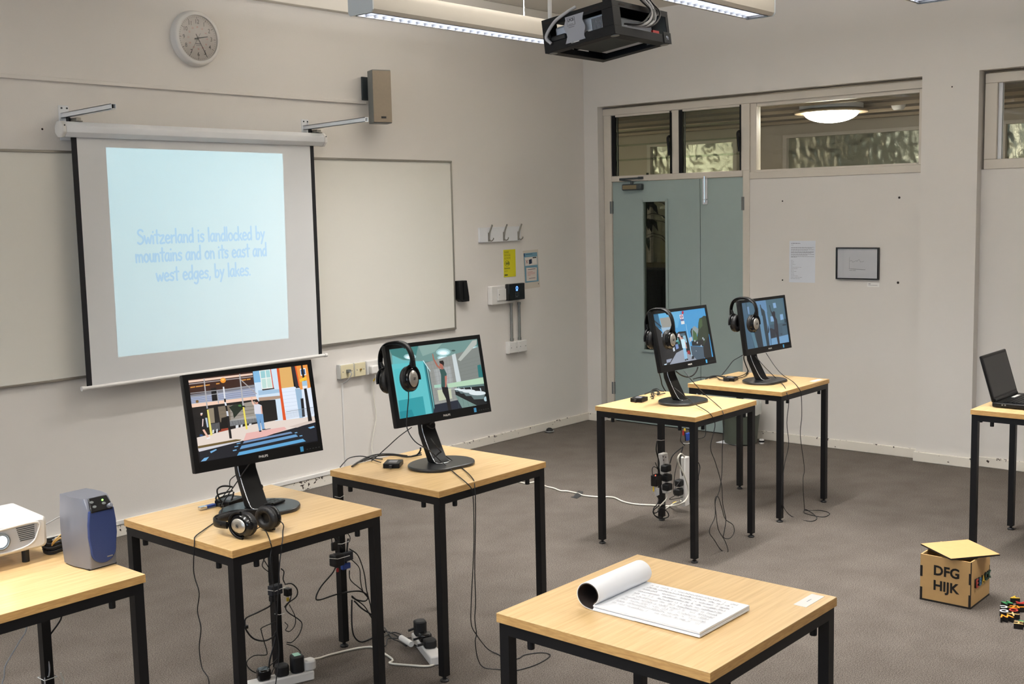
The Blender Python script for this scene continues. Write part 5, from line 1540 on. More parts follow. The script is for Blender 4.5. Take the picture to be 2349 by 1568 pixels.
for q in ((0.03, 0.02), (0.03, CA - 0.02), (CB - 0.018, 0.02)):
    MB().lathe([(0.017, 0.001), (0.017, -0.002), (0.010, -0.003), (0.001, -0.003)][::-1], (q[0], q[1], 0), n=20).build('cage_screw', ZINC, pj, smooth=40)
MB().lathe([(0.019, 0.001), (0.019, -0.003), (0.012, -0.004), (0.001, -0.004)][::-1], (CB - 0.03, 0, 0.018), (0, 1, 0), 20).build('lock_disc', CHROME, pj, smooth=40)
MB().box(CB - 0.055, CB + 0.002, -0.004, 0.0, -0.002, 0.044).build('lock_tab', CAGE, pj, bevel=0.003)
PBODY = mat('projector_grey_white', S(196, 202, 212), 0.4)
pbod = MB().box(0.03, CB - 0.03, 0.06, CA - 0.04, 0.024, 0.098).build('projector_body', PBODY, pj, bevel=0.01)
MB().box(0.05, CB - 0.10, 0.085, CA - 0.06, 0.018, 0.0245).build('underside', BLACKP, pbod, bevel=0.003)
for k in range(9):
    MB().box(0.0288, 0.0302, 0.068 + k * 0.006, 0.071 + k * 0.006, 0.036, 0.088).build('vent', DARK, pbod)
MB().box(0.0285, 0.0302, 0.125, 0.165, 0.032, 0.05).build('rating_label', CARD, pbod)
MB().torus((0.028, 0.146, 0.041), (1, 0, 0), 0.005, 0.0015, 14, 6).build('label_mark', INK, pbod)
MB().lathe([(0.03, 0), (0.03, 0.03), (0.022, 0.032), (0.02, 0.02), (0.001, 0.018)], (0.20, CA - 0.042, 0.06), (0, 1, 0), 24).build('lens', BLACKG, pj, smooth=50)
# grey plate with wavy edges and its lettering
wv = []
for i in range(9):
    z = 0.013 + 0.102 * i / 8
    wv.append((0.135 + 0.005 * math.sin(i * 1.3), z))
wl = []
for i in range(9):
    z = 0.013 + 0.102 * i / 8
    wl.append((0.226 + 0.006 * math.sin(i * 1.2 + 2), z))
MB().prism(wv + wl[::-1], (-0.0035, 0, 0), (0, 1, 0), (0, 0, 1), (0.0025, 0, 0)).build('grey_plate', mat('plate_grey', S(150, 152, 160), 0.5), pj)
MB().box(-0.0042, -0.0036, 0.176, 0.213, 0.078, 0.1085).build('plate_box', INK, pj)
MB().box(-0.0045, -0.0041, 0.1772, 0.2118, 0.0792, 0.1073).build('plate_label', mat('plate_grey2', S(156, 158, 166), 0.5), pj)


def ctext(nm, s, size, x, y, z, m, right=(0, -1, 0), **kw):
    o = text(nm, s, size, (x, y, z), right, (0, 0, 1), m, None, world=False, **kw)
    o.parent = pj
    return o


ctext('plate_lettering', 'LPCB', 0.0155, -0.0048, 0.1945, 0.0985, INK, bold=0.03, sx=0.82)
MB().box(-0.0042, -0.0036, 0.181, 0.209, 0.070, 0.0735).box(-0.0046, -0.0042, 0.183, 0.207, 0.0815, 0.0845).build('plate_small_print', INKG, pj)['kind'] = 'stuff'
MB().box(-0.0012, 0.0, 0.168, 0.206, 0.010, 0.0225).build('asset_sticker', CARD, pj)
MB().box(-0.0015, -0.0011, 0.194, 0.204, 0.0115, 0.021).build('sticker_mark', mat('ink_green', S(20, 74, 66), 0.5), pj)
for y in (0.075, 0.12, 0.25, 0.31):
    MB().box(-0.0004, 0.0004, y - 0.013, y + 0.013, CH - 0.019, CH - 0.012).build('slot', DARK, pj)
for x in (0.07, 0.15, 0.23):
    MB().box(x - 0.02, x + 0.02, -0.0004, 0.0004, CH - 0.017, CH - 0.009).build('slot', DARK, pj)
MB().tube(spline([(-0.006, 0.30, 0.03), (-0.014, 0.315, 0.06), (-0.014, 0.27, 0.105), (-0.01, 0.22, 0.127), (0.02, 0.18, 0.15)], 6), 0.0065, 10).build('power_cable', CABLEG, pj, smooth=80)
MB().cyl((-0.007, 0.318, 0.052), (0.001, 0.318, 0.052), 0.009, 12).build('cable_clip', GREYM, pj)
MB().box(0.004, 0.03, 0.235, 0.31, 0.036, 0.06).build('power_plug', BLACKR, pj, bevel=0.006)
for k, (x, r, m_) in enumerate(((0.235, 0.006, CABLEG), (0.205, 0.0055, CABLEG), (0.26, 0.004, CABLEB), (0.18, 0.004, CABLEB), (0.225, 0.003, CABLEB))):
    MB().tube(spline([(x - 0.06, 0.03, 0.058), (x - 0.02, -0.012, 0.05), (x + 0.03, -0.022, 0.075), (x + 0.035 + 0.01 * k, -0.02, 0.115), (x, -0.012, 0.16), (x - 0.06, 0.03, 0.23 + 0.02 * k), (x - 0.07, 0.12, 0.32)], 6), r, 8).build('signal_cable', m_, pj, smooth=80)
MB().tube([(0.262, -0.016, 0.072), (0.267, -0.018, 0.118)], 0.0115, 10).build('connector', GREYM, pj, smooth=60)
MB().box(0.30, 0.345, 0.01, 0.02, 0.038, 0.048).build('red_plug', REDP, pj)
pz = wm(pj) @ Vector((0.20, 0.16, CH))
MB().box(pz.x - 0.03, pz.x + 0.03, pz.y - 0.03, pz.y + 0.03, pz.z, pz.z + 0.012).tube([(pz.x - 0.012, pz.y, pz.z), (pz.x - 0.012, pz.y, HC)], 0.008, 10).tube([(pz.x + 0.012, pz.y, pz.z), (pz.x + 0.012, pz.y, HC)], 0.008, 10).build('mount_rods', CAGE, pj, world=True)
po_ = PX(1261, 20, 'y', -2.75)
cd = thing('drop_tube', 'thin white cable drop tube left of the hanging projector', 'tube', (po_.x, po_.y, 2.56))
MB().cyl((po_.x, po_.y, 2.555), (po_.x, po_.y, HC), 0.0085, 12).build('tube', WHITEP, cd, smooth=50, world=True)
MB().cyl((po_.x, po_.y, HC - 0.02), (po_.x, po_.y, HC), 0.02, 12).build('ceiling_rose', WHITEP, cd, smooth=50, world=True)

# ================================================================== TABLE PROJECTOR AND DESK SPEAKER
pr = thing('table_projector', 'white projector with a glowing lens at the left edge', 'projector', (-6.20, -2.40, TZ))
tip = Matrix.Translation(Vector((0, -0.115, 0.042))) @ Matrix.Rotation(math.radians(2.5), 4, 'X')


def prj(mb, name, m, par=None, **kw):
    mb.v = [tuple(tip @ Vector(v)) for v in mb.v]
    return mb.build(name, m, par or pr, **kw)


def rrect(x0, x1, z0, z1, r, y, n=5):
    out = []
    for cx_, cz_, a0 in ((x1 - r, z0 + r, -90), (x1 - r, z1 - r, 0), (x0 + r, z1 - r, 90), (x0 + r, z0 + r, 180)):
        for i in range(n):
            a = math.radians(a0 + 90 * i / (n - 1))
            out.append((cx_ + r * math.cos(a), y, cz_ + r * math.sin(a)))
    return out


PW = 0.175
prj(MB().loft([rrect(-PW + 0.012, PW - 0.012, 0.008, 0.088, 0.012, 0.0), rrect(-PW, PW, 0.0, 0.096, 0.014, 0.012), rrect(-PW, PW, 0.0, 0.098, 0.014, 0.20), rrect(-PW + 0.02, PW - 0.02, 0.01, 0.09, 0.012, 0.225)]), 'projector_body', WHITEP, smooth=40)
# recessed front with the lens
fo = []
for (x, z) in ((0.0, 0.02), (0.03, 0.012), (0.09, 0.014), (0.125, 0.026), (0.14, 0.05), (0.143, 0.083), (0.06, 0.085), (-0.012, 0.078), (-0.028, 0.055)):
    fo.append((x, z))
prj(MB().prism(fo, (0, -0.0015, 0), (1, 0, 0), (0, 0, 1), (0, 0.002, 0)), 'front_recess', mat('recess_grey', S(170, 173, 180), 0.4))
rimp = [(x, -0.0025, z) for x, z in fo]
prj(MB().tube(spline(rimp, 4, True), 0.003, 6, closed=True), 'recess_rim', WHITEP, smooth=80)
for k in range(8):
    z = 0.036 + k * 0.0058
    prj(MB().box(0.076 + 0.0015 * (7 - k), 0.132, -0.0022, -0.0014, z, z + 0.0028), 'vent_slot', DGREY)
prj(MB().lathe([(0.026, 0.0), (0.026, 0.005), (0.022, 0.007), (0.020, 0.001)], (0.030, -0.001, 0.048), (0, -1, 0), 28), 'lens_ring', GREYM, smooth=40)
prj(MB().lathe([(0.0175, 0.002), (0.014, 0.004), (0.008, 0.0055), (0.001, 0.006)], (0.030, -0.001, 0.048), (0, -1, 0), 24), 'lens', LENSG, smooth=60)
prj(MB().box(0.004, 0.016, -0.0008, 0.0008, 0.006, 0.018), 'ir_window', BLACKG)
for x, y in ((-0.12, 0.04), (0.12, 0.04)):
    MB().cyl((x, -0.115 + y, 0.0), (x, -0.115 + y, 0.052), 0.011, 12).build('foot', BLACKR, pr)
MB().cyl((0, 0.085, 0.0), (0, 0.085, 0.06), 0.012, 12).build('foot', BLACKR, pr)

ds = thing('desk_speaker', 'silver desktop loudspeaker with a dark blue oval grille', 'speaker', (-5.968, -2.655, TZ), math.radians(2.0))


def ring_at(z):
    t = z / 0.212
    hw = 0.0475 + 0.0065 * math.sin(math.pi * min(1, t * 0.9 + 0.1)) - 0.004 * max(0, t - 0.6)
    yf = -0.070 - 0.004 * math.sin(math.pi * t) + (0.020 * max(0, t - 0.85) / 0.15)
    yb = 0.066 + 0.008 * t
    pts = []
    for (u, v) in ((-1, 0), (-0.96, -0.25), (-0.92, -0.55), (-0.90, -0.80), (-0.84, -0.97), (-0.78, -1.0), (0.78, -1.0), (0.84, -0.97), (0.90, -0.80), (0.92, -0.55), (0.96, -0.25), (1, 0), (1.0, 0.5), (0.94, 1.0), (-0.94, 1.0), (-1.0, 0.5)):
        y = v * -yf if v < 0 else v * yb
        bulge = 1.0 + 0.05 * math.sin((v + 1) * math.pi / 2)
        pts.append((u * hw * bulge, y, z))
    return pts


MB().loft([ring_at(z) for z in (0.004, 0.03, 0.07, 0.11, 0.15, 0.18, 0.2, 0.212)]).build('speaker_body', SILVP, ds, smooth=32)
MB().box(-0.045, 0.045, -0.066, 0.06, 0.0, 0.005).build('speaker_foot', BLACKR, ds)
gp = []
for i in range(26):
    t = i / 25 * math.pi
    gp.append((-0.041 * math.cos(t), 0.062 - 0.046 * math.sin(t) ** 0.9))
gp = gp + [(0.046, 0.10), (0.045, 0.14), (0.040, 0.178), (-0.040, 0.178), (-0.045, 0.14), (-0.046, 0.10)]
MB().prism(gp, (0, -0.0685, 0), (1, 0, 0), (0, 0, 1), (0, -0.0105, 0)).build('grille', BLUEGR, ds, bevel=0.003)
MB().box(0.008, 0.026, -0.0797, -0.0788, 0.031, 0.0345).build('badge', SILVER, ds)
cpn = MB().prism([(-0.036, 0.0), (0.034, 0.0), (0.036, 0.012), (0.030, 0.042), (-0.030, 0.042), (-0.036, 0.012)], (0, -0.0785, 0.172), (1, 0, 0), (0, 0.55, 0.92), (0, -0.0045, 0.003)).build('control_panel', BLACKG, ds, bevel=0.003)
MB().lathe([(0.007, 0), (0.007, 0.012), (0.0055, 0.0135), (0.001, 0.0138)], (0.024, -0.078, 0.182), (0, -0.88, 0.45), 16).build('volume_knob', SILVP, ds, smooth=40)
MB().lathe([(0.0028, 0), (0.0028, 0.002), (0.001, 0.003)], (0.010, -0.068, 0.202), (0, -0.83, 0.56), 10).build('led', LEDG, ds)
for x, z in ((-0.02, 0.186), (0.012, 0.190), (-0.024, 0.199)):
    MB().lathe([(0.005, 0), (0.004, 0.002), (0.001, 0.0024)], (x, -0.0785 + (z - 0.177) * 0.58, z + 0.002), (0, -0.83, 0.56), 12, sx=1.6).build('button', GREYM, ds)
# cable heap behind the desk speaker
hp = thing('cable_coil', 'coil of dark and tan cable behind the desk speaker', 'cable', (-6.02, -2.45, TZ))
for k in range(6):
    c0 = Vector((-5.968 + 0.003 * (k % 3), -2.45, TZ + 0.006 + 0.006 * k)); R_ = 0.038 + 0.004 * (k % 2)
    cable('coil', [c0 + Vector((R_ * math.cos(t), R_ * 0.85 * math.sin(t), 0.003 * math.sin(3 * t))) for t in [2 * math.pi * i / 14 for i in range(15)]], 0.0042, CABLEB, hp, k=3)
TAN = mat('tan_cable', S(196, 162, 100), 0.5)
cable('tan_lead', [PX(118, 1256, 'z', TZ + 0.012), PX(122, 1243, 'z', TZ + 0.05), PX(135, 1230, 'z', TZ + 0.07), PX(148, 1220, 'z', TZ + 0.07), PX(155, 1222, 'z', TZ + 0.06)], 0.0026, TAN, hp)
cable('tan_lead', [PX(108, 1259, 'z', TZ + 0.006), PX(118, 1258, 'z', TZ + 0.008), PX(124, 1244, 'z', TZ + 0.04), PX(140, 1232, 'z', TZ + 0.06)], 0.0024, TAN, hp)
cable('white_lead', [PX(105, 1202, 'y', -2.30), PX(118, 1195, 'y', -2.28), PX(130, 1188, 'y', -2.26), PX(146, 1182, 'y', -2.25)], 0.0022, CABLEG, hp)
cable('white_lead', [PX(112, 1234, 'z', TZ + 0.03), PX(122, 1238, 'z', TZ + 0.03), PX(130, 1233, 'z', TZ + 0.04), PX(143, 1236, 'z', TZ + 0.03)], 0.003, CABLEG, hp)
# leads hanging under the left table
ll = thing('hanging_leads', 'white and black leads tied to the leg of the left table', 'cable', (-5.95, -2.30, 0))
yb6 = -2.27
cable('white_lead', [PX(63, 1430, 'y', -2.45), PX(58, 1450, 'y', -2.45), PX(45, 1470, 'y', -2.45), PX(35, 1487, 'y', -2.45), PX(20, 1512, 'y', -2.45), PX(12, 1528, 'y', -2.45), PX(10, 1550, 'y', -2.45), PX(14, 1600, 'y', -2.45), (-6.05, -2.45, 0.004)], 0.0022, CABLEG, ll)
cable('black_lead', [PX(93, 1418, 'y', yb6), PX(92, 1430, 'y', yb6), PX(98, 1444, 'y', yb6), PX(106, 1445, 'y', yb6), PX(112, 1435, 'y', yb6)], 0.0034, CABLEB, ll)
cable('black_lead', [PX(142, 1405, 'y', yb6 - 0.03), PX(140, 1418, 'y', yb6 - 0.03), PX(132, 1432, 'y', yb6 - 0.02), PX(112, 1460, 'y', yb6 - 0.02), PX(105, 1480, 'y', yb6 - 0.02)], 0.003, CABLEB, ll)
cable('white_lead', [PX(98, 1418, 'y', yb6 - 0.01), PX(101, 1450, 'y', yb6 - 0.01), PX(105, 1490, 'y', yb6 - 0.02), PX(113, 1525, 'y', yb6 - 0.03), PX(112, 1550, 'y', yb6 - 0.03), PX(103, 1570, 'y', yb6 - 0.03), (-5.98, -2.35, 0.004)], 0.0026, CABLEG, ll)
cable('white_lead', [PX(139, 1542, 'y', yb6 - 0.03), PX(146, 1560, 'y', yb6 - 0.03), PX(150, 1590, 'y', yb6 - 0.03)], 0.0026, CABLEW, ll)
c6 = Vector((-5.946, -2.285, PX(125, 1548, 'y', yb6 - 0.02).z))
MB().tube([c6 + Vector((a, b, 0)) for a, b in ((-0.022, -0.022), (0.022, -0.022), (0.022, 0.022), (-0.022, 0.022))], 0.0016, 6, closed=True).build('cable_tie', CARD, ll, world=True)

# ================================================================== NOTEPAD AND CARD ON THE NEAR TABLE
nb = thing('notepad', 'open white notepad of handwriting with its pages rolled back', 'notepad', (-5.27, -4.25, TZ))
nx0, nx1, ny0, ny1 = -5.388, -5.150, -4.420, -4.104
bl_ = MB()
for k in range(4):
    j = 0.0012 * ((k * 37) % 5 - 2)
    bl_.box(nx0 + j, nx1 + j, ny0 + 0.6 * j, ny1, TZ + 0.003 + k * 0.003, TZ + 0.0056 + k * 0.003)
bl_.build('page_block', PAPER, nb, world=True)['kind'] = 'stuff'
MB().box(nx0, nx1, ny0, ny1, TZ + 0.0151, TZ + 0.0156).build('top_page', PAPER, nb, world=True)
curve = spline([Vector((0, y, z)) for y, z in ((-4.104, 0.7560), (-4.115, 0.767), (-4.119, 0.782), (-4.110, 0.798), (-4.090, 0.806), (-4.069, 0.800), (-4.056, 0.783), (-4.056, 0.765), (-4.067, 0.750), (-4.085, 0.7438), (-4.11, 0.7418), (-4.17, 0.7416), (-4.23, 0.7416))], 4)
curve = [p + Z3 * 0.0022 for p in curve]


def rolled(x0, x1, off, tk_, name, m):
    g = MB(); A_ = []; B_ = []
    for i, p in enumerate(curve):
        a = curve[max(0, i - 1)]; b = curve[min(len(curve) - 1, i + 1)]
        d = (b - a).normalized(); nn = Vector((0, d.z, -d.y))       # inward of the roll
        A_.append(p + nn * off); B_.append(p + nn * (off + tk_))
    sec = A_ + B_[::-1]
    n = len(sec)
    vs = [(x0, q.y, q.z) for q in sec] + [(x1, q.y, q.z) for q in sec]
    fs = [(i, (i + 1) % n, n + (i + 1) % n, n + i) for i in range(n)]
    m_ = len(A_)
    for o_, flip in ((0, False), (n, True)):
        for i in range(m_ - 1):
            q = (o_ + i, o_ + i + 1, o_ + n - 2 - i, o_ + n - 1 - i)
            fs.append(q[::-1] if flip else q)
    g.add(vs, fs)
    return g.build(name, m, nb, smooth=40, world=True)


rolled(nx0, nx1, -0.0012, 0.0022, 'cover', mat('cover_dark', S(52, 44, 42), 0.5))
rolled(nx0 + 0.0005, nx1 + 0.001, -0.0034, 0.0018, 'rolled_pages', PAPER)
pg_ = Pic((nx0, ny1, TZ + 0.01575), (0, ny0 - ny1, 0), (nx1 - nx0, 0, 0), 0.000004)
rw = random.Random(11)
for row in range(10):
    v = 0.90 - row * 0.083
    u = 0.10
    while u < 0.93:
        if rw.random() < 0.14:
            u += 0.022; continue
        h_ = 0.018 + 0.03 * rw.random()
        pg_.line((u, v), (u + 0.006 * (rw.random() - 0.3), v + h_), 0.0012, (150, 148, 154))
        if rw.random() < 0.75:
            pg_.line((u, v + h_ * rw.random()), (u + 0.012, v + h_ * rw.random()), 0.0011, (158, 156, 162))
        u += 0.0135
pg_.build('handwriting', PRINT, nb)
t, p = sheet('caption_card', 'white caption card on the near table beside the notepad', 'card', (-5.040, -4.521, TZ + 0.0001), (0.104, 0.0, 0), (0, 0.036, 0), CARD, 0.0008)
textrow(p, 0.38, 0.62, 0.45, 0.09, (150, 150, 156), 8)
p.build('print', PRINT, t)
t, p = sheet('caption_card', 'white caption card on the corner of the far table', 'card', (-1.520, -2.812, TZ + 0.0001), (0.104, 0.0, 0), (0, 0.036, 0), CARD, 0.0008)
textrow(p, 0.3, 0.62, 0.45, 0.09, (160, 160, 166), 9)
p.build('print', PRINT, t)

# ================================================================== LAPTOP
LX0, LX1, LY0, LY1 = -1.840, -1.468, -4.175, -3.918
lt = thing('laptop', 'open black laptop on the right-hand table', 'laptop', ((LX0 + LX1) / 2, (LY0 + LY1) / 2, TZ))
MB().box(LX0, LX1, LY0, LY1, TZ + 0.004, TZ + 0.026).build('base', BLACKP, lt, bevel=0.005, world=True)
MB().box(LX0 + 0.02, LX1 - 0.02, LY1 - 0.165, LY1 - 0.045, TZ + 0.0262, TZ + 0.0272).build('keyboard_deck', BLACKG, lt, world=True)
_key = MB().box(-0.0078, 0.0078, -0.0078, 0.0078, 0, 0.0028).mesh('key'); _key.materials.append(BLACKP)
for r_ in range(6):
    for c_ in range(17):
        k_ = link('key', _key, lt, True)
        k_.location = (LX0 + 0.032 + c_ * 0.0192, LY1 - 0.058 - r_ * 0.0192, TZ + 0.0272)
MB().box(LX0 + 0.205, LX0 + 0.30, LY1 - 0.046, LY1 - 0.028, TZ + 0.0262, TZ + 0.0268).build('control_strip', CARD, lt, world=True)
MB().box(LX0 + 0.13, LX0 + 0.24, LY0 + 0.02, LY0 + 0.08, TZ + 0.0262, TZ + 0.0266).build('touchpad', BLACKG, lt, world=True)
for k in range(2):
    MB().lathe([(0.004, 0), (0.004, 0.001)], (LX0 - 0.0005, LY1 - 0.05 - k * 0.014, TZ + 0.017), (-1, 0, 0), 12).build('audio_jack', GREYM, lt, world=True)
ld0 = Vector(((LX0 + LX1) / 2, LY1 - 0.004, TZ + 0.024))
lup = Vector((0, 0.30, 1)).normalized(); ln = Vector((0, -1, 0.30)).normalized(); LH = 0.238
lid = MB().obox(ld0 + lup * (LH / 2), X3 * ((LX1 - LX0) / 2), lup * (LH / 2), ln * 0.006).build('lid', BLACKP, lt, bevel=0.006, world=True)
MB().obox(ld0 + lup * (LH / 2 + 0.004) + ln * 0.0062, X3 * ((LX1 - LX0) / 2 - 0.016), lup * (LH / 2 - 0.020), ln * 0.0004).build('display', mat('dark_display', S(20, 20, 20), 0.35), lid, world=True)
MB().cyl((LX0 + 0.02, LY1 - 0.004, TZ + 0.03), (LX1 - 0.02, LY1 - 0.004, TZ + 0.03), 0.011, 12).build('hinge', BLACKP, lt, smooth=50, world=True)

# ================================================================== LETTER BOX AND LETTERS
BX0, BX1, BY0, BY1, BH = -2.729, -2.490, -4.140, -3.918, 0.209
bx = thing('wooden_box', 'small wooden box marked DFG HIJK with its lid askew', 'box', ((BX0 + BX1) / 2, (BY0 + BY1) / 2, 0))
tk = 0.006
MB().box(BX0, BX0 + tk, BY0 + tk, BY1 - tk, 0.008, BH).build('front_panel', MDF, bx, world=True)
MB().box(BX1 - tk, BX1, BY0 + tk, BY1 - tk, 0.008, BH).build('rear_panel', MDF, bx, world=True)
MB().box(BX0, BX1, BY0, BY0 + tk, 0.008, BH).build('side_panel', MDF, bx, world=True)
MB().box(BX0, BX1, BY1 - tk, BY1, 0.008, BH).build('side_panel', MDF, bx, world=True)
MB().box(BX0 - 0.001, BX1 + 0.001, BY0 - 0.001, BY1 + 0.001, 0.0, 0.008).build('base_panel', BURNT, bx, world=True)
for (y, zs) in ((BY1, ((0.008, 0.06), (0.108, 0.158))), (BY0, ((0.008, 0.062), (0.108, 0.158)))):
    for z0, z1 in zs:
        ya, yb = (y - 0.010, y + 0.0006) if y == BY1 else (y - 0.0006, y + 0.009)
        MB().box(BX0 - 0.0006, BX0 + 0.004, ya, yb, z0, z1).build('finger_joint', BURNT, bx, world=True)
for z0, z1 in ((0.062, 0.108), (0.158, BH)):
    MB().box(BX0 - 0.0004, BX0 + 0.005, BY0 - 0.0006, BY0 + 0.002, z0, z1).build('finger_joint', BURNT, bx, world=True)
for z0, z1 in ((0.19, BH + 0.0), (0.09, 0.14)):
    MB().box(BX1 - 0.006, BX1 + 0.0006, BY0 - 0.0006, BY0 + 0.004, z0, z1).build('finger_joint', BURNT, bx, world=True)
for s_, q in (('DFG', (2171, 1313)), ('HIJK', (2169, 1347))):
    c0 = PX(q[0], q[1], 'x', BX0 - 0.0006)
    text('cut_letters', s_, 0.061, c0, -Y3, Z3, BURNT, bx, bold=0.03, sx=0.97, thick=0.0008)['kind'] = 'stuff'
la_ = Vector((-0.148, -0.194, 0)).normalized(); lb_ = Vector((0.194, -0.148, 0)).normalized()
lc = (PX(2118, 1246, 'z', 0.225) + PX(2288, 1269, 'z', 0.225)) / 2
lcv = Vector((lc.x, lc.y, BH + 0.0078))
tn = Vector((0.0, 0.0, 1))
ldo = thing('box_lid', 'square wooden lid resting askew on the letter box', 'lid', lcv)
MB().obox(lcv + Z3 * 0.0065, la_ * 0.119, lb_ * 0.119, Z3 * 0.0005).build('lid_face', MDF, ldo, world=True)
MB().obox(lcv + Z3 * 0.003, la_ * 0.1192, lb_ * 0.1192, Z3 * 0.003).build('lid_edge', BURNT, ldo, world=True)
MB().obox(lcv - Z3 * 0.003, la_ * 0.104, lb_ * 0.104, Z3 * 0.003).build('inner_plate', BURNT, ldo, world=True)


def letter_block(ch, col, colname, org, right, up, size, h, where, flat=True):
    r = Vector(right).normalized(); u = Vector(up).normalized(); n = r.cross(u)
    t = thing('letter', '%s wooden letter %s %s' % (colname, ch, where), 'letter', org, group='coloured wooden letters')
    m_ = mat('letter_' + colname, col, 0.5)
    o = Vector(org)
    text('letter_body', ch, size, o + n * (h / 2), r, u, BURNT, t, bold=0.02, thick=h)
    text('letter_face', ch, size, o + n * (h + 0.001), r, u, m_, t, bold=0.02, thick=0.0018)
    return t


LC = {'red': S(176, 44, 36), 'blue': S(64, 118, 150), 'yellow': S(216, 176, 44), 'dark green': S(22, 74, 56), 'green': S(62, 150, 92), 'white': S(226, 226, 228), 'orange': S(240, 142, 26), 'tan': S(206, 170, 112)}
for k, (ch, cn, q, sz) in enumerate((('E', 'red', (2237.5, 1338), 0.054), ('B', 'blue', (2245, 1333), 0.05), ('A', 'yellow', (2252, 1328), 0.048), ('C', 'dark green', (2259, 1322), 0.05), ('K', 'green', (2266, 1317), 0.05))):
    c0 = PX(q[0], q[1], 'y', BY0 - 0.001)
    letter_block(ch, LC['dark green'] if cn == 'green' else LC[cn], cn if cn != 'green' else 'deep green', c0, X3, Z3, sz, 0.007, 'stuck on the side of the wooden box')
# letters scattered on the carpet
for ch, cn, q, rot, sz, where in (('A', 'yellow', (2327, 1369), 100, 0.048, 'at the back of the scattered letters'), ('N', 'green', (2311, 1381), 12, 0.05, 'left of the scattered letters'),
                                  ('K', 'red', (2343, 1381), 70, 0.052, 'cut by the picture edge'), ('Z', 'orange', (2325, 1391), -18, 0.044, 'among the scattered letters'), ('C', 'white', (2303, 1390), 160, 0.044, 'among the scattered letters'),
                                  ('O', 'white', (2304, 1400), 20, 0.046, 'in front of the white letter C'), ('O', 'red', (2325, 1398), -30, 0.048, 'beside the white letter O'), ('T', 'orange', (2344, 1391), 80, 0.046, 'cut by the picture edge'),
                                  ('W', 'orange', (2307, 1411), 170, 0.05, 'at the front of the scattered letters'), ('X', 'tan', (2325, 1407), 20, 0.05, 'among the scattered letters'), ('H', 'tan', (2338, 1427), 60, 0.05, 'lying apart at the front'),
                                  ('I', 'yellow', (2313, 1391), 60, 0.03, 'between the white and orange letters'), ('L', 'green', (2347, 1423), 30, 0.04, 'cut by the lower right picture edge')):
    c0 = PX(q[0], q[1], 'z', 0.024); c0.z = 0.0
    a = math.radians(rot - 45)
    letter_block(ch, LC[cn], cn, c0, (math.cos(a), math.sin(a), 0), (-math.sin(a), math.cos(a), 0), sz, 0.022, where)

# ================================================================== WASTE BIN
wbn = thing('waste_bin', 'dark green waste bin with a pale liner behind the tables', 'bin', (-0.14, -1.535, 0))
BC = (-0.14, -1.535, 0.004)
MB().lathe([(0.10, 0.0), (0.118, 0.004), (0.122, 0.02), (0.148, 0.29), (0.152, 0.30), (0.144, 0.30), (0.118, 0.02), (0.02, 0.012)], BC, n=40).build('bin_body', GREENB, wbn, smooth=40, world=True)
rr_ = []
for (r, z) in ((0.1505, 0.225), (0.153, 0.26), (0.1545, 0.303), (0.150, 0.309), (0.140, 0.302), (0.135, 0.25)):
    rr_.append([(BC[0] + r * (1 + 0.012 * math.sin(i * 2.7 + z * 90)) * math.cos(2 * math.pi * i / 40), BC[1] + r * (1 + 0.012 * math.sin(i * 2.7 + z * 90)) * math.sin(2 * math.pi * i / 40), BC[2] + z + 0.004 * math.sin(i * 1.9)) for i in range(40)])
MB().loft(rr_, cap=False).build('liner', LINER, wbn, smooth=50, world=True)
ws = [PX(1642, 1014, 'z', 0.003), PX(1672, 1006, 'z', 0.003), PX(1700, 1008, 'z', 0.003), PX(1712, 1018, 'z', 0.003), PX(1690, 1020, 'z', 0.003), PX(1660, 1016, 'z', 0.003)]
o = MB().add([(p.x, p.y, 0.0005) for p in ws] + [(p.x, p.y, 0.0035) for p in ws], [(5, 4, 3, 2, 1, 0), (6, 7, 8, 9, 10, 11)] + [(i, (i + 1) % 6, 6 + (i + 1) % 6, 6 + i) for i in range(6)]).build('paper_scrap', PAPER)
tag(o, 'white paper scrap on the floor under the waste bin', 'paper')
dp_ = PX(1747, 1011, 'z', 0.02)
dsp = thing('door_stop', 'small white door stop right of the waste bin', 'door stop', (dp_.x, dp_.y, 0))
MB().lathe([(0.018, 0.0), (0.02, 0.004), (0.019, 0.03), (0.014, 0.036), (0.001, 0.037)], (0, 0, 0), n=16).build('stop_body', WHITEP, dsp, smooth=40)
MB().lathe([(0.0195, 0.012), (0.0215, 0.014), (0.0215, 0.024), (0.0195, 0.026)], (0, 0, 0), n=16).build('rubber_ring', BLACKR, dsp, smooth=40)
q = PX(1258, 991, 'z', 0.0)
fs_ = thing('door_stop', 'small round floor stop against the skirting below the sockets', 'door stop', (q.x, q.y - 0.012, 0))
MB().lathe([(0.03, 0.0), (0.03, 0.008), (0.024, 0.03), (0.012, 0.038), (0.001, 0.039)], (0, 0, 0), n=18).build('stop_body', BLACKR, fs_, smooth=40)
MB().torus((0, 0, 0.01), (0, 0, 1), 0.033, 0.006, 20, 6).build('metal_ring', ZINC, fs_, smooth=60)

# ================================================================== SMALL ELECTRONICS AND CABLES ON THE TABLES
def player(c, a, hx, hy, hz, label):
    c = Vector(c); d = Vector((math.cos(a), math.sin(a), 0)); e = Vector((-d.y, d.x, 0))
    t = thing('media_player', label, 'media player', c, group='small black media players')
    MB().obox(c + Z3 * hz, d * hx, e * hy, Z3 * hz).build('player_case', BLACKP, t, bevel=0.003, world=True)
    MB().obox(c + Z3 * (2 * hz + 0.0002), d * hx * 0.45, e * hy * 0.5, Z3 * 0.0003).build('top_label', INKG, t, world=True)
    MB().obox(c + Z3 * hz - d * (hx + 0.008), d * 0.01, e * 0.006, Z3 * 0.005).build('plug', BLACKR, t, world=True)
    return t


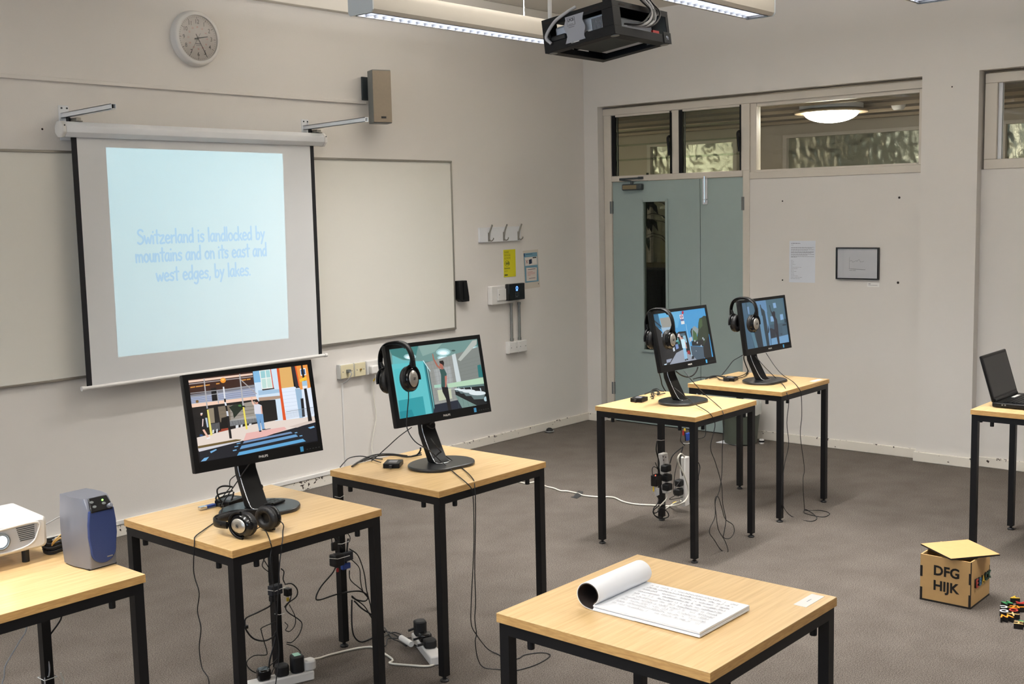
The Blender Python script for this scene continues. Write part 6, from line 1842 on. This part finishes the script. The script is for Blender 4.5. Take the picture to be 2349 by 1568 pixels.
def Zl(ox, oy, s, pts, ax_, v, lo=None):
    """points traced in a crop of the photo, laid on one vertical or horizontal plane"""
    out = []
    for q in pts:
        p = PX(ox + q[0] / s, oy + q[1] / s, ax_, v)
        if lo is not None and p.z < lo: p.z = lo
        out.append(p)
    return out


TT = TZ + 0.004
pc2 = PX(902, 1060, 'z', TZ + 0.016); pc2.z = TZ
mp2 = player(pc2, math.radians(35), 0.042, 0.034, 0.010, 'black media player beside the stand of the washroom monitor')
for k, pts in enumerate(([(885, 1168), (830, 1195), (740, 1200), (640, 1180), (520, 1180), (420, 1200), (320, 1250), (262, 1290)], [(890, 1185), (760, 1205), (640, 1190), (500, 1195), (400, 1220), (330, 1248), (270, 1288)],
                         [(760, 1195), (600, 1180), (460, 1205), (380, 1240)], [(540, 1225), (450, 1220), (360, 1245), (300, 1262)], [(525, 1255), (470, 1238), (425, 1215)], [(440, 1215), (340, 1198), (240, 1215), (190, 1260), (158, 1297)])):
    cable('cable', Zl(740, 740, 3.92, pts, 'z', TT + 0.004 * (k % 3)), 0.0030 if k < 3 else 0.0022, CABLEB, mp2)
cable('monitor_cable', Zl(740, 740, 3.92, [(800, 940), (690, 1020), (590, 1110), (500, 1190), (440, 1240)], 'y', -2.42), 0.0022, CABLEB, M2)
cable('monitor_cable', Zl(740, 740, 3.92, [(960, 915), (985, 895), (1005, 905), (1005, 935), (985, 950), (965, 945), (935, 925)], 'y', -2.51), 0.0032, CABLEB, M2)
cable('monitor_cable', Zl(740, 740, 3.92, [(880, 1120), (878, 1150), (850, 1185), (800, 1200)], 'y', -2.46), 0.0034, CABLEB, M2)

pc3 = PX(1466, 913, 'z', TZ + 0.016); pc3.z = TZ
mp3 = player(pc3, math.radians(10), 0.040, 0.034, 0.011, 'black media player beside the stand of the bus stop monitor')
for k, pts in enumerate(([(220, 1250), (290, 1220), (330, 1190), (380, 1185), (420, 1210), (470, 1215)], [(300, 1310), (330, 1300), (300, 1240), (350, 1205), (390, 1225), (380, 1260), (430, 1250), (480, 1240)], [(290, 1290), (340, 1270), (310, 1215), (370, 1200), (410, 1240), (360, 1250), (320, 1225)])):
    cable('cable', Zl(1440, 680, 5.6, pts, 'z', TT + 0.003 * k), 0.0026, CABLEB, mp3)
cable('monitor_cable', Zl(1440, 680, 5.6, [(620, 960), (680, 1005), (760, 1032), (830, 1015), (880, 960), (900, 905)], 'y', -2.50), 0.0036, CABLEB, M3)
cable('monitor_cable', Zl(1440, 680, 5.6, [(395, 900), (405, 980), (425, 1060), (440, 1130), (470, 1190), (490, 1215)], 'y', -2.47), 0.003, CABLEB, M3)

pc4 = PX(1676, 866, 'z', TZ + 0.016); pc4.z = TZ
mp4 = player(pc4, math.radians(15), 0.044, 0.034, 0.010, 'black media player on the table by the framed picture')
for k, pts in enumerate(([(-130, 1260), (-60, 1225), (20, 1215), (140, 1225)], [(-80, 1250), (20, 1235), (80, 1270), (200, 1275), (320, 1250), (400, 1225), (450, 1180), (465, 1145)], [(300, 1235), (380, 1210), (430, 1180), (455, 1150)], [(-300, 1260), (-200, 1235), (-90, 1235), (30, 1220), (140, 1240)])):
    cable('cable', Zl(1640, 660, 6.03, pts, 'z', TT + 0.003 * k), 0.0028, CABLEB, mp4)
cable('monitor_cable', Zl(1640, 660, 6.03, [(410, 915), (330, 960), (250, 1010), (180, 1100), (95, 1205)], 'y', -2.40), 0.0022, CABLEB, M4)
cable('monitor_cable', Zl(1640, 660, 6.03, [(405, 915), (400, 980), (425, 1060), (455, 1140), (440, 1190)], 'y', -2.46), 0.0034, CABLEB, M4)

pc1 = PX(528, 1146, 'z', TZ + 0.016); pc1.z = TZ
mp1 = player(pc1, math.radians(15), 0.045, 0.034, 0.011, 'media player with a lit USB stick behind the nearest monitor')
ua = PX(500, 1152, 'z', TZ + 0.012); ub = PX(458, 1163, 'z', TZ + 0.012)
ud = (ub - ua).normalized(); ue = Z3.cross(ud)
us = MB().obox(ua * 0.55 + ub * 0.45 + Z3 * -0.004, ud * 0.022, ue * 0.009, Z3 * 0.0045).build('usb_stick', BLUEP, mp1, bevel=0.002, world=True)
MB().obox(ub - ud * 0.012 - Z3 * 0.004, ud * 0.014, ue * 0.0095, Z3 * 0.005).build('usb_cap', CHROME, us, bevel=0.001, world=True)
MB().obox(ua + ud * 0.004 + Z3 * 0.002, ud * 0.003, ue * 0.004, Z3 * 0.002).build('blue_led', LEDB, us, world=True)
for k, pts in enumerate(([(975, 560), (900, 545), (800, 550), (725, 600), (730, 690), (780, 790), (850, 820), (960, 770), (1000, 640)], [(980, 625), (880, 650), (740, 690), (700, 760), (760, 830), (900, 840), (1040, 780)],
                         [(1000, 690), (900, 700), (780, 740), (720, 790), (800, 850), (960, 850), (1060, 800)], [(1330, 580), (1440, 530), (1480, 545), (1470, 600), (1420, 650), (1370, 670)], [(1050, 350), (950, 430), (930, 500), (935, 570), (880, 640), (820, 720)])):
    cable('cable', Zl(400, 1040, 7.34, pts, 'y', -2.42 + 0.03 * (k % 3), TZ + 0.006), 0.0032 if k != 4 else 0.002, CABLEB, mp1)
rc = thing('remote_control', 'small black remote lying on the nearest monitor stand', 'remote', (-5.237, -2.553, TZ + 0.0145))
ra_ = Vector((0.092, 0.020, 0)).normalized(); rb_ = Vector((-ra_.y, ra_.x, 0)); rc0 = Vector((-5.228, -2.560, TZ + 0.0145))
MB().obox(rc0 + Z3 * 0.004, ra_ * 0.044, rb_ * 0.030, Z3 * 0.0035).build('remote_case', BLACKP, rc, bevel=0.002, world=True)
for i in range(4):
    for j in range(3):
        MB().obox(rc0 + Z3 * 0.0078 + ra_ * (-0.03 + i * 0.02) + rb_ * (-0.018 + j * 0.018), ra_ * 0.0075, rb_ * 0.0055, Z3 * 0.0006).build('button', DGREY, rc, world=True)

# headphone leads
cA = Q1(0, 0, 0)
cable('headphone_lead', [(-5.385, -2.81, TZ + 0.03), PX(650, 1203, 'z', TZ + 0.03), PX(649, 1218, 'z', TT), PX(648, 1240, 'z', TT), PX(646, 1250, 'z', TT), PX(645, 1262, 'y', -2.901), PX(641, 1300, 'y', -2.903), PX(637, 1380, 'y', -2.903), PX(635, 1440, 'y', -2.903), PX(640, 1500, 'y', -2.903), PX(628, 1600, 'y', -2.903)], 0.0019, CABLEB, HP1)
cable('headphone_lead', [(-5.53, -2.842, TZ + 0.018), PX(600, 1207, 'z', TZ + 0.012), PX(614, 1226, 'z', TT), PX(621, 1246, 'z', TT), PX(623, 1258, 'y', -2.901), PX(620, 1285, 'y', -2.903), PX(628, 1350, 'y', -2.903), PX(634, 1420, 'y', -2.903), PX(636, 1450, 'y', -2.903)], 0.0019, CABLEB, HP1)
cable('monitor_cable', [P1(-0.02, -0.15, -0.02), PX(513, 1150, 'y', -2.47), PX(512, 1160, 'z', TZ + 0.03), PX(500, 1190, 'z', TT), PX(470, 1213, 'z', TT), PX(448, 1230, 'z', TT), PX(446, 1245, 'x', -5.636), PX(444, 1300, 'x', -5.638), PX(447, 1325, 'x', -5.638), PX(457, 1360, 'x', -5.638), PX(453, 1400, 'x', -5.638), PX(461, 1440, 'x', -5.638), PX(457, 1485, 'x', -5.638), PX(463, 1530, 'x', -5.638), PX(478, 1580, 'x', -5.638), (-5.66, -2.60, 0.003)], 0.002, CABLEB, M1)
h2 = -2.889
cable('headphone_lead', [PX(937, 897, 'y', -2.66), PX(937, 915, 'y', -2.655), PX(934, 950, 'y', -2.65), PX(934, 982, 'y', -2.65), PX(952, 1012, 'y', -2.68), PX(985, 1033, 'y', -2.70), PX(1009, 1055, 'z', TZ + 0.03), PX(1040, 1082, 'z', TT), PX(1070, 1107, 'z', TT), PX(1082, 1122, 'y', h2), PX(1086, 1150, 'y', h2), PX(1087, 1250, 'y', h2), PX(1081, 1380, 'y', h2), PX(1081, 1430, 'y', h2), PX(1093, 1455, 'y', h2), PX(1118, 1487, 'z', 0.02), PX(1143, 1500, 'z', 0.003), PX(1156, 1507, 'z', 0.003), PX(1187, 1510, 'z', 0.003), PX(1204, 1501, 'z', 0.003), PX(1243, 1496, 'z', 0.003), PX(1262, 1503, 'z', 0.003), PX(1233, 1522, 'z', 0.003), PX(1187, 1536, 'z', 0.003), PX(1155, 1535, 'z', 0.003), PX(1112, 1531, 'z', 0.003), PX(1096, 1510, 'y', h2), PX(1090, 1470, 'y', h2), PX(1093, 1453, 'y', h2), PX(1089, 1418, 'y', h2), PX(1091, 1380, 'y', h2), PX(1089, 1300, 'y', h2 - 0.004), PX(1091, 1180, 'y', h2 - 0.004), PX(1089, 1115, 'y', h2), PX(1082, 1094, 'z', TT), PX(1056, 1070, 'z', TT), PX(1020, 1043, 'z', TZ + 0.03), PX(1000, 1022, 'y', -2.62), PX(988, 1005, 'y', -2.58)], 0.0021, CABLEB, HP2)
h3 = -2.857
cable('headphone_lead', [PX(1569, 849, 'y', -2.60), PX(1590, 876, 'y', -2.66), PX(1618, 905, 'z', TZ + 0.03), PX(1645, 928, 'z', TT), PX(1658, 944, 'y', h3), PX(1660, 975, 'y', h3), PX(1657, 1030, 'y', h3), PX(1656, 1085, 'y', h3), PX(1650, 1125, 'y', h3), PX(1641, 1150, 'y', h3), PX(1640, 1185, 'y', h3), PX(1627, 1217, 'y', h3), PX(1640, 1240, 'y', h3), PX(1655, 1262, 'z', 0.003), PX(1670, 1264, 'z', 0.003), PX(1663, 1240, 'y', h3), PX(1648, 1214, 'y', h3), PX(1643, 1180, 'y', h3), PX(1640, 1146, 'y', h3), PX(1647, 1138, 'y', h3), PX(1656, 1165, 'y', h3), PX(1664, 1190, 'y', h3), PX(1681, 1203, 'y', h3), PX(1684, 1220, 'y', h3), PX(1674, 1234, 'y', h3), PX(1660, 1232, 'y', h3), PX(1662, 1215, 'y', h3), PX(1665, 1190, 'y', h3), PX(1658, 1155, 'y', h3), PX(1655, 1110, 'y', h3), PX(1641, 1060, 'y', h3), PX(1630, 1025, 'y', h3), PX(1640, 978, 'y', h3), PX(1636, 960, 'y', h3), PX(1625, 945, 'z', TT), PX(1592, 925, 'z', TZ + 0.02), PX(1568, 906, 'y', -2.66), PX(1547, 889, 'y', -2.60)], 0.0021, CABLEB, HP3)
h4 = -2.837
cable('headphone_lead', [PX(1757, 809, 'y', -2.60), PX(1777, 839, 'y', -2.66), PX(1796, 860, 'y', -2.72), PX(1820, 876, 'z', TT), PX(1834, 893, 'z', TT), PX(1838, 908, 'y', h4), PX(1839, 954, 'y', h4), PX(1836, 999, 'y', h4), PX(1845, 1072, 'y', h4), PX(1842, 1101, 'y', h4), PX(1845, 1160, 'y', h4), PX(1850, 1170, 'z', 0.003), PX(1883, 1170, 'z', 0.003), PX(1903, 1177, 'z', 0.003), PX(1887, 1185, 'z', 0.003), PX(1846, 1176, 'z', 0.003), PX(1850, 1168, 'z', 0.003), PX(1874, 1186, 'z', 0.003), PX(1858, 1195, 'z', 0.003), PX(1815, 1183, 'z', 0.004), PX(1796, 1158, 'y', h4), PX(1793, 1129, 'y', h4), PX(1799, 1068, 'y', h4), PX(1809, 1019, 'y', h4), PX(1805, 970, 'y', h4), PX(1809, 925, 'y', h4), PX(1805, 902, 'y', h4), PX(1798, 884, 'z', TT), PX(1777, 864, 'z', TZ + 0.02), PX(1754, 841, 'y', -2.66), PX(1733, 817, 'y', -2.60)], 0.0021, CABLEB, HP4)
cable('headphone_lead', [PX(1702, 766, 'y', -2.47), PX(1709, 775, 'y', -2.50), PX(1712, 800, 'y', -2.50)], 0.0018, CABLEB, HP4)

# ================================================================== POWER STRIPS
def plug(t, c, a, m=BLACKR, big=0.0):
    """three-pin plug sitting on a strip, c = foot of the plug, a = lead direction"""
    c = Vector(c); d = Vector((math.cos(a), math.sin(a), 0)); e = Vector((-d.y, d.x, 0))
    h = 0.017 + big
    o = MB().prism([(-0.024, -0.018), (-0.008, -0.025), (0.016, -0.025), (0.025, -0.014), (0.025, 0.014), (0.016, 0.025), (-0.008, 0.025), (-0.024, 0.018)], c, d, e, (0, 0, 2 * h)).build('plug', m, t, bevel=0.006, world=True)
    MB().tube([c - d * 0.022 + Z3 * h, c - d * 0.05 + Z3 * (h * 0.8)], 0.0055, 8).build('strain_relief', m, o, smooth=60, world=True)
    return o


def strip(c0, c1, label, hw=0.028, hh=0.019):
    c0 = Vector(c0); c1 = Vector(c1); d = (c1 - c0).normalized(); e = Vector((-d.y, d.x, 0))
    t = thing('power_strip', label, 'power strip', (c0 + c1) / 2, group='white power strips')
    MB().obox((c0 + c1) / 2 + Z3 * hh, d * ((c1 - c0).length / 2), e * hw, Z3 * hh).build('strip_body', WHITEP, t, bevel=0.006, world=True)
    return t, d, e


s0 = PX(556, 1570, 'z', 0.035); s1 = PX(716, 1533, 'z', 0.035); s0.z = s1.z = 0.0
st1, sd1, se1 = strip(s0, s1, 'white power strip full of plugs under the nearest monitor table')
an = math.atan2(sd1.y, sd1.x) - math.pi / 2
for f_, m_, bg in ((0.30, BLACKG, 0.004), (0.56, BLACKR, 0.004), (0.78, BLACKR, 0.016), (0.95, WHITEP, 0.002)):
    p_ = s0.lerp(s1, f_); plug(st1, (p_.x, p_.y, 0.038), an, m_, bg)
pq = s0.lerp(s1, 0.78)
MB().obox((pq.x, pq.y, 0.1055), sd1 * 0.013, se1 * 0.016, Z3 * 0.0006).build('plug_label', mat('label_green', S(150, 196, 176), 0.5), st1, world=True)
cable('cable', [s1 + Vector((-0.02, 0.02, 0.06)), PX(716, 1512, 'z', 0.03), PX(735, 1508, 'z', 0.006), PX(760, 1500, 'z', 0.006), PX(810, 1488, 'z', 0.006), PX(845, 1483, 'z', 0.006), PX(862, 1487, 'z', 0.006), PX(900, 1511, 'z', 0.006), PX(894, 1520, 'z', 0.006), PX(930, 1524, 'z', 0.006), PX(980, 1527, 'z', 0.006), PX(1000, 1520, 'z', 0.006), PX(1004, 1508, 'z', 0.012), PX(995, 1500, 'z', 0.02)], 0.0042, CABLEW, st1, n=8)
p0 = PX(1003, 1509, 'z', 0.03); p1 = PX(958, 1452, 'z', 0.03); p0.z = p1.z = 0.0
st2, sd2, se2 = strip(p0, p1, 'white power strip beside the front leg of the washroom table')
an2 = math.atan2(sd2.y, sd2.x) + math.pi / 2
for f_, m_, bg in ((0.36, BLACKR, 0.0), (0.60, BLACKG, 0.0), (0.86, BLACKR, 0.014)):
    p_ = p0.lerp(p1, f_); plug(st2, (p_.x, p_.y, 0.038), an2 + math.pi, m_, bg)
MB().tube([PX(920, 1462, 'z', 0.03), PX(944, 1477, 'z', 0.03)], 0.012, 10).build('cable_label', CARD, st2, smooth=60, world=True)
for pts in ([(878, 1445), (900, 1452), (925, 1466), (955, 1480)], [(878, 1462), (900, 1450), (920, 1455), (940, 1472), (962, 1484)], [(882, 1438), (898, 1462), (915, 1470), (930, 1480), (934, 1481)], [(880, 1482), (886, 1478), (890, 1464), (915, 1463), (945, 1462), (958, 1455)]):
    cable('cable', [PX(a, b, 'z', 0.012) for a, b in pts], 0.0026, CABLEB, st2)

# bundle on the back leg of the nearest monitor table
b1 = thing('cable_bundle', 'tangled leads and adapters strapped to the nearest monitor table', 'cable', (-5.03, -2.30, 0), group='cable bundles strapped to table legs')
yl = -2.325
Zb = lambda pts, y=yl: Zl(560, 1250, 4.93, pts, 'y', y, 0.02)
for pts, r in (([(310, 640), (285, 690), (150, 760), (25, 820), (8, 880), (20, 950), (100, 1050), (220, 1080), (320, 1040), (370, 980)], 0.0034), ([(365, 860), (205, 930), (195, 970), (230, 1100), (258, 1200), (245, 1240), (120, 1245), (40, 1300), (35, 1360), (90, 1420), (180, 1435), (350, 1310), (380, 1240), (360, 1050), (345, 1000), (370, 960)], 0.0022),
               ([(460, 440), (540, 435), (600, 500), (590, 580), (500, 650), (455, 700)], 0.0028), ([(490, 500), (530, 560), (510, 640), (470, 700), (500, 760), (620, 840), (655, 900), (620, 1010), (540, 1095), (480, 1095)], 0.0022),
               ([(480, 1115), (580, 1150), (640, 1220), (600, 1300), (560, 1290), (640, 1330), (660, 1370)], 0.002), ([(205, 135), (270, 240), (300, 300), (320, 420)], 0.002), ([(240, 130), (205, 230), (270, 295), (300, 300)], 0.002),
               ([(510, 670), (575, 800), (575, 900), (520, 970), (470, 960), (495, 910), (460, 870)], 0.0018), ([(370, 1000), (330, 1150), (290, 1300), (280, 1390)], 0.0036), ([(420, 265), (450, 300), (440, 380), (460, 430)], 0.0024),
               ([(290, 110), (280, 250), (285, 420)], 0.0036), ([(310, 110), (315, 230), (330, 420)], 0.003), ([(375, 1050), (380, 1280), (320, 1420), (310, 1540)], 0.002)):
    cable('lead', Zb(pts), r, CABLEB, b1)


def pbox(x0, y0, x1, y1, ypl, dep, name, m, par, bev=0.003):
    a = PX(x0, y1, 'y', ypl); b = PX(x1, y0, 'y', ypl)
    return MB().box(a.x, b.x, ypl - dep, ypl, a.z, b.z).build(name, m, par, bevel=bev, world=True)


pbox(614, 1335, 638, 1365, -2.318, 0.028, 'velcro_strap', VELCRO, b1)
pbox(616, 1362, 627, 1379, -2.318, 0.022, 'adapter', BLACKR, b1)
pbox(650, 1345, 661, 1366, -2.290, 0.025, 'adapter', BLACKR, b1)
pbox(656, 1368, 661, 1379, -2.31, 0.008, 'yellow_plug', YELP, b1)
pbox(559, 1431, 566, 1442, -2.32, 0.012, 'ferrite_bead', BLACKR, b1)
MB().tube(Zb([(262, 505), (350, 520), (470, 470)], -2.350), 0.0012, 6).build('cable_tie', CARD, b1, world=True)
MB().tube(Zb([(345, 775), (400, 785), (455, 770)], -2.330), 0.0012, 6).build('cable_tie', CARD, b1, world=True)

b2 = thing('cable_bundle', 'leads and an adapter strapped to the left leg of the washroom table', 'cable', (-4.69, -2.30, 0), group='cable bundles strapped to table legs')
y2 = -2.320
Zc = lambda pts, y=y2: Zl(380, 1150, 3.559, pts, 'y', y, 0.006)
for pts, r in (([(1400, 470), (1370, 570), (1270, 690), (1228, 780), (1260, 800), (1420, 750), (1580, 730), (1650, 770), (1630, 810), (1560, 800), (1520, 770)], 0.0032), ([(1500, 385), (1570, 440), (1620, 580), (1640, 720), (1680, 880), (1690, 1000)], 0.0026), ([(1505, 460), (1580, 540), (1590, 640), (1610, 730), (1660, 800), (1680, 900)], 0.0022),
               ([(1500, 560), (1510, 640), (1600, 720), (1650, 780)], 0.0022), ([(1520, 800), (1520, 1000), (1540, 1100), (1600, 1170), (1700, 1180)], 0.0034), ([(1540, 810), (1600, 870), (1690, 930), (1740, 1000), (1790, 1070)], 0.0034), ([(1520, 780), (1620, 850), (1690, 960), (1770, 1040)], 0.0026), ([(1500, 330), (1505, 290), (1480, 250)], 0.002), ([(1360, 350), (1355, 290), (1390, 270), (1420, 330)], 0.002), ([(1375, 290), (1410, 340), (1440, 380)], 0.003), ([(1490, 300), (1480, 400), (1470, 560)], 0.004)):
    cable('lead', Zc(pts), r, CABLEB, b2)
pbox(755, 1264, 776, 1298, -2.315, 0.04, 'adapter', BLACKR, b2, 0.005)
pbox(779, 1261, 802, 1288, -2.312, 0.022, 'velcro_strap', VELCRO, b2)
pbox(781, 1287, 798, 1306, -2.312, 0.018, 'blue_plug', BLUEP, b2)
pbox(771, 1301, 775, 1312, -2.315, 0.008, 'red_plug', REDP, b2)
pbox(759, 1240, 771, 1263, -2.315, 0.012, 'inline_plug', BLACKR, b2)
MB().tube(Zc([(1338, 462), (1405, 468), (1503, 440)], -2.362), 0.0013, 6).build('cable_tie', CARD, b2, world=True)
MB().tube(Zc([(1400, 345), (1440, 345), (1500, 322)], -2.325), 0.0013, 6).build('cable_tie', CARD, b2, world=True)
MB().tube([PX(768, 1138, 'y', -2.305), PX(780, 1141, 'y', -2.305), PX(789, 1136, 'y', -2.305)], 0.0013, 6).build('cable_tie', CARD, b2, world=True)

# strips strapped upright to the legs of the two far tables
s3 = thing('power_strip', 'white power strip strapped upright to the bus stop table', 'power strip', (-2.30, -2.30, 0.15), group='white power strips')
y3 = -2.288
Zd = lambda pts, y=y3: Zl(1440, 960, 4.9, pts, 'y', y, 0.006)
tp = Zd([(395, 385)])[0]; bt_ = Zd([(440, 830)])[0]
ax3 = (tp - bt_); L3 = ax3.length; ax3.normalize()
MB().obox((tp + bt_) / 2, X3 * 0.027, Y3 * 0.016, ax3 * (L3 / 2)).build('strip_body', WHITEP, s3, bevel=0.005, world=True)
for q in (((430, 555), 0.03), ((440, 660), 0.022), ((445, 765), 0.022)):
    c = Zd([q[0]], y3 - 0.03)[0]
    MB().obox(c, X3 * 0.026, Y3 * 0.022, Z3 * 0.02).build('plug', BLACKR, s3, bevel=0.008, world=True)
for q in ((398, 425), (428, 432), (402, 465)):
    c = Zd([q], y3 - 0.0165)[0]
    MB().obox(c, X3 * 0.0025, Y3 * 0.0006, Z3 * 0.004).build('socket_hole', DARK, s3, world=True)
c = Zd([(322, 690)], y3 - 0.01)[0]
ad = MB().obox(c, X3 * 0.028, Y3 * 0.02, Z3 * 0.031).build('adapter', BLACKG, s3, bevel=0.004, world=True)
MB().obox(Zd([(312, 637)], y3 - 0.031)[0], X3 * 0.003, Y3 * 0.001, Z3 * 0.003).build('red_led', LEDR, ad, world=True)
MB().obox(Zd([(332, 822)], y3 - 0.03)[0], X3 * 0.017, Y3 * 0.002, Z3 * 0.02).build('paper_tag', PAPER, s3, world=True)
MB().obox(Zd([(290, 790)], y3 - 0.02)[0], X3 * 0.003, Y3 * 0.003, Z3 * 0.013).build('yellow_plug', YELP, s3, world=True)
for pts, r, m_ in (([(330, 250), (320, 350), (350, 480), (350, 560)], 0.0036, CABLEB), ([(310, 490), (330, 540), (360, 590)], 0.0024, CABLEB), ([(280, 640), (275, 560), (300, 540), (340, 570), (390, 690)], 0.0022, CABLEB), ([(330, 870), (350, 900), (330, 960), (290, 1010), (300, 1080), (360, 1120), (440, 1110), (460, 1080), (430, 1030), (370, 1000), (330, 1050), (300, 1060)], 0.0032, CABLEB),
                   ([(360, 980), (320, 1000), (285, 1040), (310, 1090), (380, 1110)], 0.0032, CABLEB), ([(440, 840), (440, 890), (400, 940), (370, 970), (330, 1010)], 0.0036, CABLEW), ([(475, 500), (500, 420), (560, 360), (620, 315)], 0.0032, CABLEB)):
    cable('lead', Zd(pts, y3 - 0.02), r, m_, s3)
MB().tube(Zd([(335, 238), (375, 244), (412, 238)], y3 - 0.004), 0.0014, 6).build('cable_tie', CARD, s3, world=True)
MB().tube(Zd([(325, 960), (370, 965), (410, 955)], y3 - 0.004), 0.0014, 6).build('cable_tie', CARD, s3, world=True)

s4 = thing('power_strip', 'white power strip strapped upright to the table by the framed picture', 'power strip', (-1.95, -2.28, 0.15), group='white power strips')
y4 = -2.272
Ze = lambda pts, y=y4: Zl(1440, 960, 4.9, pts, 'y', y, 0.006)
tp = Ze([(640, 425)])[0]; bt_ = Ze([(640, 975)])[0]
MB().obox((tp + bt_) / 2, X3 * 0.026, Y3 * 0.018, (tp - bt_) / 2).build('strip_body', WHITEP, s4, bevel=0.005, world=True)
for q in ((580, 720), (575, 820)):
    MB().obox(Ze([q], y4 + 0.01)[0], X3 * 0.026, Y3 * 0.02, Z3 * 0.02).build('plug', BLACKR, s4, bevel=0.008, world=True)
for pts, r, m_ in (([(620, 310), (590, 450), (600, 560), (615, 640)], 0.0034, CABLEB), ([(560, 480), (535, 590), (520, 700), (515, 840), (570, 870)], 0.002, CABLEB), ([(600, 690), (560, 740), (520, 810), (530, 860), (480, 890), (475, 905), (560, 895), (620, 880)], 0.002, CABLEB), ([(605, 90), (600, 180), (595, 250), (640, 300)], 0.0026, CABLEB), ([(660, 80), (640, 130), (650, 250)], 0.003, CABLEB), ([(795, 490), (812, 550), (795, 640), (795, 690)], 0.0026, CABLEB), ([(875, 55), (872, 180), (840, 215), (795, 225)], 0.0026, CABLEB)):
    cable('lead', Ze(pts, y4 - 0.02), r, m_, s4)
MB().obox(Ze([(675, 200)], y4 - 0.02)[0], X3 * 0.016, Y3 * 0.008, Z3 * 0.022).build('blue_plug', BLUEP, s4, bevel=0.003, world=True)
MB().obox(Ze([(625, 160)], y4 - 0.024)[0], X3 * 0.004, Y3 * 0.004, Z3 * 0.014).build('red_plug', REDP, s4, world=True)
MB().obox(Ze([(640, 125)], y4 - 0.024)[0], X3 * 0.004, Y3 * 0.004, Z3 * 0.008).build('yellow_plug', YELP, s4, world=True)
MB().tube(Ze([(625, 275), (670, 280), (705, 272)], y4 - 0.03), 0.0014, 6).build('cable_tie', CARD, s4, world=True)
wl_ = [PX(a, b, 'z', 0.006) for a, b in ((1183, 1103), (1196, 1106), (1208, 1108), (1232, 1105), (1253, 1115), (1270, 1119), (1286, 1125), (1302, 1126), (1325, 1131), (1340, 1136), (1370, 1139), (1392, 1139), (1410, 1141), (1430, 1150), (1460, 1156), (1500, 1158), (1535, 1160))]
wl_ += [PX(1562, 1155, 'y', y4 - 0.04), PX(1577, 1140, 'y', y4 - 0.05), PX(1579, 1120, 'y', y4 - 0.05), PX(1570, 1090, 'y', y4 - 0.04), PX(1558, 1065, 'y', y4 - 0.03), PX(1555, 1050, 'y', y4 - 0.03), PX(1562, 1040, 'y', y4 - 0.02), PX(1570, 1047, 'y', y4 - 0.01)]
cable('supply_cable', wl_, 0.0048, CABLEW, s4, n=8)
cable('supply_cable', [PX(1527, 1166, 'z', 0.006), PX(1545, 1155, 'z', 0.01), PX(1562, 1148, 'y', y4 - 0.02)], 0.0042, CABLEW, s4)
MB().tube([PX(1544, 1154, 'z', 0.012), PX(1551, 1151, 'z', 0.014)], 0.0055, 8).build('cable_tag', YELP, s4, world=True)
tq = [PX(a, b, 'z', 0.0) for a, b in ((1309, 1140), (1316, 1138), (1326, 1129.5), (1338, 1131.5), (1333, 1138), (1323, 1143.5))]
m6 = MB().add([(p.x, p.y, 0.0006 + (0.010 if i in (2, 3) else 0.0)) for i, p in enumerate(tq)] + [(p.x, p.y, 0.0016 + (0.012 if i in (2, 3) else 0.0)) for i, p in enumerate(tq)], [(0, 1, 2, 5), (5, 2, 3, 4), (6, 11, 8, 7), (11, 10, 9, 8)] + [(i, 6 + i, 6 + (i + 1) % 6, (i + 1) % 6) for i in range(6)])
tag(m6.build('floor_tape', TAPE), 'strip of black tape holding the white cable to the carpet', 'tape')
